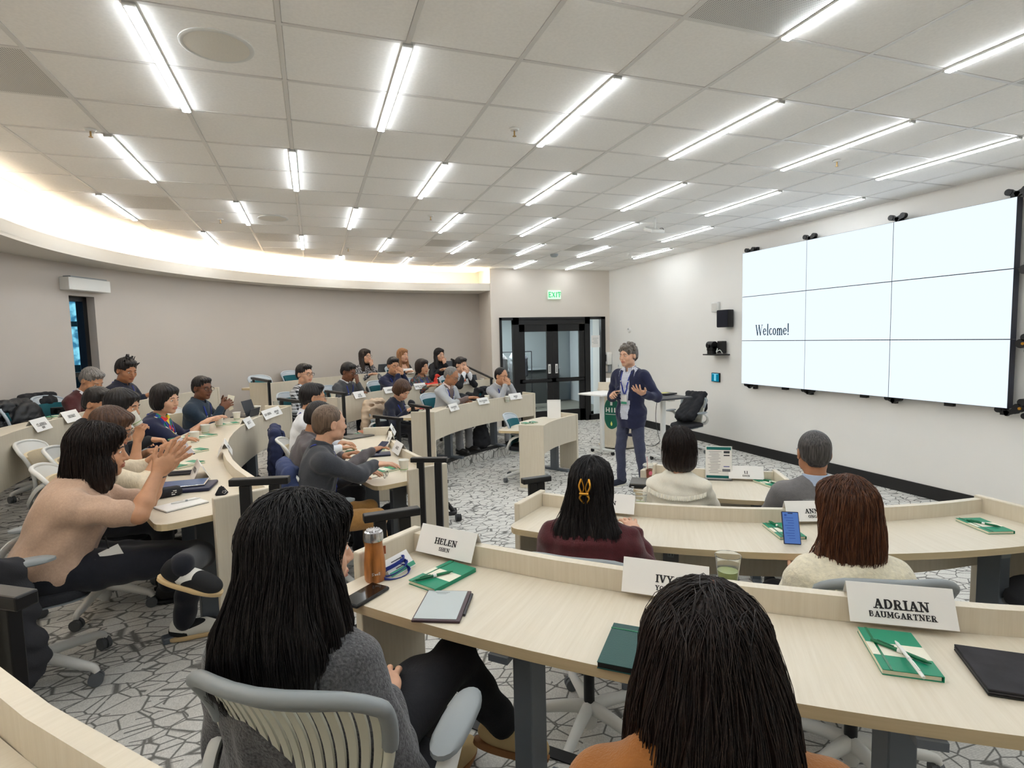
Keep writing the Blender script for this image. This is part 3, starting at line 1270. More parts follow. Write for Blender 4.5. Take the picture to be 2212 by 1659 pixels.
def make_chair(kind, label):
    """kind: slat (grey rim, cream slats), pad_beige, pad_teal"""
    t = thing('task_chair', label, 'chair')
    bm = bmesh.new()
    cyl(bm, (0, 0, 0.085), 0.034, 0.07, 18)
    cyl(bm, (0, 0, 0.055), 0.025, 0.05, 16)
    for k in range(5):
        a = 2 * PI * k / 5 + 0.3
        d = Vector((math.cos(a), math.sin(a), 0))
        tube(bm, smoothpath([d * 0.01 + Vector((0, 0, 0.125)), d * 0.12 + Vector((0, 0, 0.118)), d * 0.25 + Vector((0, 0, 0.096)), d * 0.305 + Vector((0, 0, 0.085)), d * 0.322 + Vector((0, 0, 0.062))], 4), [0.034 - 0.018 * q / 16 for q in range(17)], 8, flat=(0.85, 0.95))
    obj('star_base', bm, M_WHITEP, t, smooth=50)
    for k in range(5):
        a = 2 * PI * k / 5 + 0.3
        M = Matrix.Rotation(a, 4, 'Z') @ Matrix.Translation((0.315, 0, 0.032)) @ Matrix.Rotation(0.6 + k, 4, 'Z')
        bm = bmesh.new()
        cyl(bm, (0, 0.014, 0), 0.031, 0.018, 20, M=M, axis='Y')
        cyl(bm, (0, -0.014, 0), 0.031, 0.018, 20, M=M, axis='Y')
        cyl(bm, (0, 0, 0.006), 0.020, 0.040, 12, M=M, axis='Y')
        cyl(bm, (0, 0, 0.028), 0.013, 0.03, 10, M=M)
        obj('caster', bm, M_CASTER, t, smooth=40)
    bm = bmesh.new()
    cyl(bm, (0, 0, 0.27), 0.024, 0.30, 18)
    obj('gas_lift', bm, M_BLACK, t, smooth=40)
    bm = bmesh.new()
    box(bm, (0, -0.02, 0.405), (0.22, 0.30, 0.05), bevel=0.015)
    tube(bm, smoothpath([(0, -0.12, 0.40), (0, -0.19, 0.42), (0, -0.215, 0.48), (0, -0.20, 0.56)], 4), 0.05, 8, flat=(1.6, 0.35))
    obj('seat_carrier', bm, M_WHITEP, t, smooth=40)
    # seat: superellipse cushion
    for nm, m_, z0, z1, sc in (('seat', M_SEAT, 0.435, 0.485, 1.0), ('seat_pan', M_GREYP, 0.425, 0.44, 1.02)):
        bm = bmesh.new()
        n = 36
        rings = []
        for s, z in ((0.90, z0), (0.99, z0 + 0.008), (1.0, (z0 + z1) / 2), (0.97, z1 - 0.006), (0.90, z1), (0.5, z1 + 0.004)):
            ring = []
            for k in range(n):
                a = 2 * PI * k / n
                ca, sa = math.cos(a), math.sin(a)
                r = (abs(ca) ** 3.2 + abs(sa) ** 3.2) ** (-1 / 3.2)
                ring.append(bm.verts.new((ca * r * 0.235 * s * sc, sa * r * 0.225 * s * sc + 0.02, z - 0.02 * max(0, sa * r) ** 3)))
            rings.append(ring)
        for a_, b_ in zip(rings, rings[1:]):
            for k in range(n):
                bm.faces.new((a_[k], a_[(k + 1) % n], b_[(k + 1) % n], b_[k]))
        bm.faces.new(rings[0][::-1])
        bm.faces.new(rings[-1])
        bmesh.ops.recalc_face_normals(bm, faces=bm.faces)
        obj(nm, bm, m_, t, smooth=50)
    # back
    if kind == 'slat':
        bm = bmesh.new()
        tube(bm, rim_path(0.0, 14), 0.012, 8, flat=(1.1, 1.0))
        shellpatch(bm, -1, 1, 0.0, 0.16, 14, 4)
        obj('backrest_frame', bm, M_CREAMP, t, smooth=50)
        bm = bmesh.new()
        shellpatch(bm, -1, 1, 0.90, 1.0, 20, 3, 0.014, -0.002)
        pts = rim_path(0.62, 12)
        tube(bm, pts, 0.017, 8, flat=(1.1, 1.0))
        obj('top_rim', bm, M_GREYP, t, smooth=50)
        ns = 17
        for i in range(ns):
            u0 = -0.97 + 1.94 * i / ns
            u1 = u0 + 1.94 / ns * 0.66
            bm = bmesh.new()
            shellpatch(bm, u0, u1, 0.14, 0.92, 1, 12, 0.007, 0.002)
            obj('slat', bm, M_CREAMP, t, smooth=60)
    else:
        bm = bmesh.new()
        shellpatch(bm, -1, 1, 0.0, 0.985, 14, 14, 0.008)
        tube(bm, rim_path(0.0, 14), 0.013, 8)
        obj('backrest_frame', bm, M_WHITEP if kind == 'pad_beige' else mat('pale blue grey plastic', rgb(178, 188, 196), 0.4), t, smooth=50)
        bm = bmesh.new()
        shellpatch(bm, -0.9, 0.9, 0.05, 0.83, 12, 12, 0.022, 0.007)
        obj('back_pad', bm, M_BEIGEPAD if kind == 'pad_beige' else M_TEAL, t, smooth=60)
    # arms
    for s in (-1, 1):
        arm = bmesh.new()
        tube(arm, smoothpath([(s * 0.10, -0.19, 0.46), (s * 0.20, -0.185, 0.475), (s * 0.275, -0.15, 0.53), (s * 0.298, -0.09, 0.61), (s * 0.298, 0.0, 0.655), (s * 0.295, 0.05, 0.660)], 4), [0.030 - 0.008 * q / 20 for q in range(21)], 8, flat=(0.55, 1.0))
        ao = obj('arm_support', arm, M_WHITEP, t, smooth=50)
        bm = bmesh.new()
        n = 20
        rings = []
        for sc, z in ((0.8, 0.664), (1.0, 0.670), (1.0, 0.682), (0.82, 0.690)):
            rings.append([bm.verts.new((s * 0.295 + math.cos(2 * PI * k / n) * 0.040 * sc, 0.03 + (abs(math.sin(2 * PI * k / n)) ** 0.55) * math.copysign(1, math.sin(2 * PI * k / n)) * 0.125 * sc, z)) for k in range(n)])
        for a_, b_ in zip(rings, rings[1:]):
            for k in range(n):
                bm.faces.new((a_[k], a_[(k + 1) % n], b_[(k + 1) % n], b_[k]))
        bm.faces.new(rings[0][::-1])
        bm.faces.new(rings[-1])
        bmesh.ops.recalc_face_normals(bm, faces=bm.faces)
        obj('arm_pad', bm, M_GREYP, t, smooth=50)
    return t


_CH = {}


def chair(kind, x, y, fl, face, label, group=None, spin=0.0):
    """face: degrees the sitter looks toward"""
    rz = math.radians(face - 90)
    if kind not in _CH:
        t = make_chair(kind, label)
        _CH[kind] = t
        t.location = (x, y, fl)
        t.rotation_euler = (0, 0, rz)
    else:
        t = copy_tree(_CH[kind], (x, y, fl), rz, label)
    if group:
        t['group'] = group
    if spin:
        for c in t.children:
            if c.name.split('.')[0] in ('star_base', 'caster'):
                c.matrix_local = Matrix.Rotation(spin, 4, 'Z') @ c.matrix_local
    return t


def faceC(x, y, C=CC):
    return math.degrees(math.atan2(C[1] - y, C[0] - x))


# ================================================================ VIDEO WALL
VX = 6.42
vw = thing('video_wall', 'bright white video wall of nine panels reading Welcome on the right wall', 'video wall', (VX, 5.35, 0.2))
VY0, VZ1, VPW, VPH = 7.168, 3.187, 1.2133, 0.6825
M_SCR = emat('lit screen white', (0.80, 0.90, 1.0, 1), SCREEN_E)
for i in range(3):
    for j in range(3):
        y1 = VY0 - i * VPW
        z1 = VZ1 - j * VPH
        bm = bmesh.new()
        box(bm, (0.045, (y1 - VPW / 2) - 5.35, (z1 - VPH / 2) - 0.2), (0.085, VPW - 0.003, VPH - 0.003))
        pn = obj('display_panel', bm, mat('screen bezel', rgb(34, 38, 52), 0.4), vw)
        bm = bmesh.new()
        box(bm, (0.0005, (y1 - VPW / 2) - 5.35, (z1 - VPH / 2) - 0.2), (0.004, VPW - 0.009, VPH - 0.009))
        obj('lit_screen', bm, M_SCR, pn)
# mount: rails and knuckle brackets
bm = bmesh.new()
for yy in (7.0, 5.95, 4.75, 3.62):
    box(bm, (0.125, yy - 5.35, 2.16 - 0.2), (0.05, 0.05, 2.2))
for zz in (1.25, 2.1, 2.95):
    box(bm, (0.14, 0, zz - 0.2), (0.03, 3.5, 0.06))
obj('mount_frame', bm, M_BLACK, vw)


def knuckle(y, z, s=1.0):
    bm = bmesh.new()
    cyl(bm, (0.06, -0.07 * s, 0.03 * s), 0.032 * s, 0.05, 14, axis='X')
    cyl(bm, (0.06, 0.07 * s, 0.03 * s), 0.032 * s, 0.05, 14, axis='X')
    box(bm, (0.06, -0.03 * s, 0.0), (0.035, 0.10 * s, 0.05 * s), M=Matrix.Rotation(-0.4, 4, 'X'))
    box(bm, (0.06, 0.03 * s, 0.0), (0.035, 0.10 * s, 0.05 * s), M=Matrix.Rotation(0.4, 4, 'X'))
    bmesh.ops.translate(bm, vec=(0, y - 5.35, z - 0.2), verts=bm.verts)
    return obj('mount_bracket', bm, M_BLACK, vw, smooth=35)


for y, z in ((7.07, 3.20), (5.96, 3.21), (4.74, 3.22), (3.56, 3.22), (7.05, 1.10), (5.94, 1.10), (4.72, 1.10), (3.56, 1.09)):
    knuckle(y, z)
for y in (6.35, 5.1, 4.1):
    bm = bmesh.new()
    box(bm, (0.07, y - 5.35, 1.125 - 0.2), (0.05, 0.09, 0.05))
    obj('mount_foot', bm, M_BLACK, vw)
# perforated side rail with knuckles at the right edge
bm = bmesh.new()
box(bm, (0.10, 3.40 - 5.35, 2.16 - 0.2), (0.02, 0.045, 2.15))
obj('side_rail', bm, M_BLACK, vw)
bm = bmesh.new()
for k in range(30):
    box(bm, (0.088, 3.40 - 5.35, 1.15 + k * 0.07 - 0.2), (0.006, 0.018, 0.035))
obj('rail_slot', bm, M_WHITEP, vw)['kind'] = 'stuff'
for z in (1.78, 2.49, 1.15, 3.2):
    bm = bmesh.new()
    cyl(bm, (0.05, 3.46 - 5.35, z - 0.2), 0.045, 0.05, 16, axis='X')
    cyl(bm, (0.05, 3.43 - 5.35, z - 0.14), 0.035, 0.05, 16, axis='X')
    cyl(bm, (0.05, 3.40 - 5.35, z - 0.27), 0.03, 0.05, 16, axis='X')
    obj('side_knuckle', bm, M_BLACK, vw, smooth=35)
    bm = bmesh.new()
    cyl(bm, (0.02, 3.435 - 5.35, z - 0.2), 0.014, 0.02, 12, axis='X')
    obj('bolt', bm, M_GOLD, vw)

# ================================================================ LETTERING (own slab serif strokes)
GL = {}


def _arc(cx, cy, rx, ry, a0, a1, n=10):
    return [(cx + rx * math.cos(math.radians(a0 + (a1 - a0) * k / n)), cy + ry * math.sin(math.radians(a0 + (a1 - a0) * k / n))) for k in range(n + 1)]


# letter: (width, strokes [(points, thick?)], serifs [(x, y)])
GL['H'] = (0.78, [([(0.14, 0), (0.14, 1)], 1), ([(0.64, 0), (0.64, 1)], 1), ([(0.14, .5), (0.64, .5)], 0)], [(0.14, 0), (0.14, 1), (0.64, 0), (0.64, 1)])
GL['E'] = (0.66, [([(0.14, 0), (0.14, 1)], 1), ([(0.05, 0.03), (0.58, 0.03), (0.58, .25)], 0), ([(0.05, .97), (0.56, .97), (0.56, .76)], 0), ([(0.14, .52), (0.42, .52)], 0), ([(.42, .4), (.42, .64)], 0)], [])
GL['L'] = (0.62, [([(0.14, 0), (0.14, 1)], 1), ([(0.05, 0.03), (0.55, 0.03), (0.55, .28)], 0)], [(0.14, 1)])
GL['N'] = (0.80, [([(0.14, 0), (0.14, 1)], 0), ([(0.12, 0.97), (0.66, 0.03)], 1), ([(0.66, 0), (0.66, 1)], 0)], [(0.12, 0), (0.1, 1), (0.66, 1)])
GL['S'] = (0.58, [([(0.48, .74)] + _arc(.28, .74, .2, .23, 0, 220, 10)[1:] + [(0.40, .46)] + _arc(.28, .26, .21, .23, 50, -180, 10)[1:], 1)], [])
GL['I'] = (0.36, [([(0.18, 0), (0.18, 1)], 1)], [(0.18, 0), (0.18, 1)])
GL['V'] = (0.76, [([(0.10, 1), (0.37, 0)], 1), ([(0.64, 1), (0.37, 0)], 0)], [(0.10, 1), (0.64, 1)])
GL['Y'] = (0.74, [([(0.10, 1), (0.36, .45)], 1), ([(0.63, 1), (0.36, .45)], 0), ([(.36, 0), (.36, .48)], 1)], [(0.10, 1), (0.63, 1), (.36, 0)])
GL['O'] = (0.76, [(_arc(.37, .5, .29, .47, 0, 360, 24), 1)], [])
GL['A'] = (0.76, [([(0.12, 0), (0.37, 1)], 0), ([(0.37, 1), (0.63, 0)], 1), ([(.2, .32), (.55, .32)], 0)], [(0.12, 0), (0.63, 0)])
GL['D'] = (0.74, [([(0.15, 0), (0.15, 1)], 1), ([(0.05, .97), (.3, .97)] + _arc(.3, .5, .34, .47, 90, -90, 12) + [(.05, .03)], 1)], [])
GL['R'] = (0.74, [([(0.15, 0), (0.15, 1)], 1), ([(0.05, .97), (.35, .97)] + _arc(.35, .74, .2, .23, 90, -90, 8) + [(.15, .51)], 0), ([(.36, .5), (.6, .03)], 1)], [(.15, 0), (.62, 0)])
GL['B'] = (0.68, [([(0.15, 0), (0.15, 1)], 1), ([(0.05, .97), (.33, .97)] + _arc(.33, .75, .18, .22, 90, -90, 8) + [(.15, .53)], 0), ([(.33, .53)] + _arc(.34, .28, .22, .25, 90, -90, 8) + [(.05, .03)], 0)], [])
GL['U'] = (0.76, [([(0.14, 1), (0.14, .3)] + _arc(.38, .3, .24, .27, 180, 360, 10) + [(.62, 1)], 1)], [(0.14, 1), (.62, 1)])
GL['M'] = (0.92, [([(0.14, 0), (0.14, 1)], 0), ([(.14, 1), (.45, .2)], 1), ([(.45, .2), (.76, 1)], 0), ([(.76, 0), (.76, 1)], 1)], [(0.14, 0), (.14, 1), (.76, 0), (.76, 1)])
GL['G'] = (0.74, [(_arc(.38, .5, .29, .47, 50, 320, 18), 1), ([(.62, .22), (.62, .45)], 1), ([(.46, .45), (.72, .45)], 0)], [])
GL['C'] = (0.70, [(_arc(.38, .5, .29, .47, 45, 315, 18), 1), ([(.6, .68), (.6, .95)], 0)], [])
GL['T'] = (0.70, [([(0.35, 0), (0.35, 1)], 1), ([(.06, .72), (.06, .97), (.64, .97), (.64, .72)], 0)], [(.35, 0)])
GL['K'] = (0.76, [([(0.15, 0), (0.15, 1)], 1), ([(.15, .42), (.6, .97)], 0), ([(.3, .6), (.64, .03)], 1)], [(.15, 0), (.15, 1), (.6, 1), (.65, 0)])
GL['P'] = (0.66, [([(0.15, 0), (0.15, 1)], 1), ([(0.05, .97), (.35, .97)] + _arc(.35, .71, .2, .26, 90, -90, 8) + [(.15, .45)], 0)], [(.15, 0)])
GL['F'] = (0.62, [([(0.14, 0), (0.14, 1)], 1), ([(0.05, .97), (0.56, .97), (0.56, .74)], 0), ([(0.14, .52), (0.42, .52)], 0)], [(0.14, 0)])
GL['w'] = (0.74, [([(0.06, .62), (0.2, 0)], 1), ([(.2, 0), (.36, .6)], 0), ([(.36, .6), (.52, 0)], 1), ([(.52, 0), (.66, .62)], 0)], [])
GL['X'] = (0.74, [([(0.10, 1), (0.62, 0)], 1), ([(.62, 1), (.10, 0)], 0)], [(.1, 1), (.62, 1), (.1, 0), (.62, 0)])
GL['W'] = (1.04, [([(0.08, 1), (0.29, 0)], 1), ([(.29, 0), (.5, .98)], 0), ([(.5, .98), (.72, 0)], 1), ([(.72, 0), (.94, 1)], 0)], [(.08, 1), (.5, 1), (.94, 1)])
GL['e'] = (0.50, [([(.07, .36), (.41, .36)], 0), (_arc(.24, .33, .18, .30, 10, 325, 14), 1)], [])
GL['l'] = (0.28, [([(0.14, 0), (0.14, 1.08)], 1)], [(.14, 0)])
GL['c'] = (0.46, [(_arc(.25, .33, .18, .30, 50, 325, 12), 1)], [])
GL['o'] = (0.52, [(_arc(.25, .33, .18, .30, 0, 360, 18), 1)], [])
GL['m'] = (0.82, [([(0.12, 0), (0.12, .62)], 1), (_arc(.26, .42, .14, .2, 180, 0, 8) + [(.40, 0)], 1), (_arc(.54, .42, .14, .2, 180, 0, 8) + [(.68, 0)], 1)], [(.12, 0), (.40, 0), (.68, 0)])
GL['!'] = (0.26, [([(0.12, .25), (0.12, 1.05)], 1), ([(0.12, 0.0), (0.12, .1)], 1)], [])
GL[' '] = (0.35, [], [])
GL['-'] = (0.4, [([(.06, .45), (.34, .45)], 0)], [])
GL["'"] = (0.2, [([(.1, .8), (.1, 1)], 0)], [])


def text_bm(s, h, thick=0.17, thin=0.09, serif=0.34, gap=0.05):
    """flat lettering in the XZ plane, centred, facing -Y"""
    bm = bmesh.new()
    x = 0
    W = sum(GL[c][0] + gap for c in s) - gap

    def quad(a, b_, w):
        a, b_ = Vector(a), Vector(b_)
        d = (b_ - a)
        if d.length < 1e-6:
            return
        d.normalize()
        n = Vector((-d.y, d.x)) * (w / 2)
        a2 = a - d * (w * 0.12)
        b2 = b_ + d * (w * 0.12)
        vs = [bm.verts.new(((p.x - W / 2) * h, 0, (p.y - 0.5) * h)) for p in (a2 - n, b2 - n, b2 + n, a2 + n)]
        bm.faces.new(vs)
    for ch in s:
        w, st, sf = GL[ch]
        for pts, tk in st:
            for a, b_ in zip(pts, pts[1:]):
                ww = thick if tk else thin
                if tk and len(pts) > 4:        # modulated curves
                    dx, dy = abs(b_[0] - a[0]), abs(b_[1] - a[1])
                    q = dy / (dx + dy + 1e-9)
                    ww = thin + (thick - thin) * q
                quad((a[0] + x, a[1]), (b_[0] + x, b_[1]), ww)
        for sx, sy in sf:
            quad((sx + x - serif / 2, sy if sy else 0.0), (sx + x + serif / 2, sy if sy else 0.0), thin)
        x += w + gap
    return bm


bm = text_bm('Welcome!', 0.15, 0.15, 0.055, 0.22, 0.045)
pa, pb = onx(1633, 713, VX), onx(1705, 712, VX)
ys = abs(pa.y - pb.y)
xs_ = [v.co.x for v in bm.verts]
sc = ys / (max(xs_) - min(xs_))
bmesh.ops.scale(bm, vec=(sc, 1, sc * 1.12), verts=bm.verts)
bmesh.ops.rotate(bm, matrix=Matrix.Rotation(-PI / 2, 3, 'Z'), verts=bm.verts)
c0 = (pa + pb) / 2
bmesh.ops.translate(bm, vec=(-0.004, c0.y - 5.35, c0.z - 0.2), verts=bm.verts)
obj('slide_lettering', bm, M_INKBLUE, vw)

# ================================================================ WALL FITTINGS
def wallthing(name, label, cat, px, py, fn):
    p = onx(px, py, XS)
    t = thing(name, label, cat, p, 0)
    fn(t)
    return t


def f_bx(t):
    bm = bmesh.new()
    box(bm, (-0.03, 0, 0), (0.06, 0.17, 0.17), bevel=0.012)
    obj('housing', bm, M_WHITEP, t, smooth=40)
    bm = bmesh.new()
    box(bm, (-0.062, 0, 0), (0.004, 0.12, 0.12), bevel=0.001)
    obj('cover_plate', bm, mat('sensor cover', rgb(206, 203, 196), 0.5), t)


wallthing('wall_sensor', 'small square white box high on the right wall beside the black speaker', 'wall sensor', 1549, 663, f_bx)


def f_spk(t):
    bm = bmesh.new()
    box(bm, (-0.10, 0, 0), (0.13, 0.24, 0.29), rz=0.15, bevel=0.012)
    obj('cabinet', bm, M_BLACK, t, smooth=40)
    bm = bmesh.new()
    box(bm, (-0.17, -0.01, 0), (0.008, 0.22, 0.27), rz=0.15)
    obj('grille', bm, mat('speaker cloth', rgb(24, 24, 34), 0.9, bump=(300, 0.3, ONE)), t)
    bm = bmesh.new()
    box(bm, (-0.02, 0, 0), (0.04, 0.06, 0.10))
    obj('wall_bracket', bm, M_BLACK, t)


wallthing('wall_speaker', 'black loudspeaker mounted on the right wall left of the video wall', 'loudspeaker', 1577, 688, f_spk)


def f_cam(t):
    bm = bmesh.new()
    box(bm, (-0.12, -0.04, -0.13), (0.24, 0.40, 0.02), bevel=0.004)
    obj('shelf', bm, M_BLACK, t)
    bm = bmesh.new()
    cyl(bm, (-0.13, 0.06, -0.095), 0.075, 0.05, 24)
    box(bm, (-0.13, 0.06, -0.02), (0.12, 0.15, 0.12), bevel=0.03)
    cyl(bm, (-0.13, 0.06, 0.03), 0.066, 0.15, 24, axis='Y')
    obj('camera_body', bm, M_BLACK, t, smooth=40)
    bm = bmesh.new()
    cyl(bm, (-0.20, 0.06, 0.02), 0.035, 0.04, 20, axis='X')
    obj('lens', bm, M_DEVICE, t, smooth=40)
    bm = bmesh.new()
    box(bm, (-0.07, -0.12, 0.0), (0.10, 0.12, 0.20), bevel=0.01)
    obj('control_box', bm, M_BLACK, t)
    bm = bmesh.new()
    tube(bm, smoothpath([(-0.14, -0.1, -0.03), (-0.18, -0.12, -0.08), (-0.16, -0.18, -0.05), (-0.12, -0.2, -0.11)]), 0.007, 6)
    obj('cable', bm, M_WHITEP, t)


wallthing('tracking_camera', 'black dome video camera on a small wall shelf', 'camera', 1556, 749, f_cam)


def f_pan(t):
    bm = bmesh.new()
    box(bm, (-0.015, 0, 0), (0.03, 0.20, 0.155), bevel=0.004)
    obj('panel_case', bm, M_BLACK, t)
    bm = bmesh.new()
    box(bm, (-0.032, 0, 0), (0.003, 0.185, 0.14))
    obj('lit_screen', bm, emat('teal screen', rgb(12, 100, 124), 0.9), t)
    bm = bmesh.new()
    for k in range(5):
        box(bm, (-0.0345, 0, 0.04 - k * 0.022), (0.002, 0.05, 0.015))
    box(bm, (-0.0345, 0.0, 0.06), (0.002, 0.14, 0.008))
    obj('menu_marking', bm, emat('screen menu', rgb(130, 200, 220), 0.9), t)['kind'] = 'stuff'


wallthing('touch_panel', 'teal lit touch panel on the right wall below the camera', 'touch panel', 1548, 815, f_pan)


def f_al(t):
    bm = bmesh.new()
    lathe(bm, [(0.0, 0.035), (0.05, 0.035), (0.062, 0.02), (0.065, 0.0)], 24)
    bmesh.ops.rotate(bm, matrix=Matrix.Rotation(-PI / 2, 3, 'Y'), verts=bm.verts)
    obj('alarm_body', bm, M_WHITEP, t, smooth=40)
    bm = bmesh.new()
    box(bm, (-0.037, 0, 0.02), (0.008, 0.04, 0.02))
    obj('strobe_lens', bm, M_GREYP, t)


wallthing('fire_alarm', 'small round white alarm strobe on the right wall above the speaker', 'fire alarm', 1360, 713, f_al)


def f_san(t):
    bm = bmesh.new()
    box(bm, (-0.06, 0, 0.12), (0.12, 0.14, 0.30), bevel=0.03)
    obj('dispenser_body', bm, M_WHITEP, t, smooth=40)
    bm = bmesh.new()
    box(bm, (-0.115, 0.03, 0.13), (0.012, 0.05, 0.16))
    obj('sight_window', bm, M_BLACK, t)
    bm = bmesh.new()
    box(bm, (-0.04, 0, -0.12), (0.05, 0.09, 0.18), bevel=0.01)
    box(bm, (-0.07, 0, -0.20), (0.10, 0.10, 0.015))
    obj('drip_tray', bm, M_GREYP, t)


wallthing('sanitizer_dispenser', 'white hand sanitizer dispenser on the wall right of the glass door', 'dispenser', 1320, 785, f_san)


def f_sw(t):
    bm = bmesh.new()
    box(bm, (-0.004, 0, 0), (0.008, 0.07, 0.115), bevel=0.002)
    obj('switch_plate', bm, M_WHITEP, t)
    bm = bmesh.new()
    box(bm, (-0.01, 0, 0), (0.006, 0.02, 0.04))
    obj('toggle', bm, M_GREYP, t)


wallthing('light_switch', 'small white switch plate on the wall behind the standing speaker', 'light switch', 1337, 790, f_sw)

# exit sign
p = ony(1196, 637, YD)
ex = thing('exit_sign', 'white sign with green EXIT letters above the glass door', 'exit sign', p)
bm = bmesh.new()
box(bm, (0, -0.03, 0), (0.31, 0.05, 0.20), bevel=0.008)
obj('sign_case', bm, mat('sign plastic', rgb(205, 222, 205), 0.4, emit=(rgb(190, 235, 200), 0.35)), ex)
bm = text_bm('EXIT', 0.115, 0.17, 0.13, 0.0, 0.06)
bmesh.ops.translate(bm, vec=(0, -0.057, 0), verts=bm.verts)
obj('exit_lettering', bm, emat('exit green', rgb(30, 190, 110), 1.0), ex)
bm = bmesh.new()
for s in (-1, 1):
    v = [bm.verts.new((s * x, -0.057, z)) for x, z in ((0.148, 0), (0.132, 0.022), (0.132, -0.022))]
    bm.faces.new(v)
obj('arrow_marking', bm, MATS['exit green'], ex)
# ================================================================ PEOPLE: implicit surfaces meshed with surface nets
def smin(a, b, k):
    h = np.clip(0.5 + 0.5 * (b - a) / k, 0, 1)
    return b * (1 - h) + a * h - k * h * (1 - h)


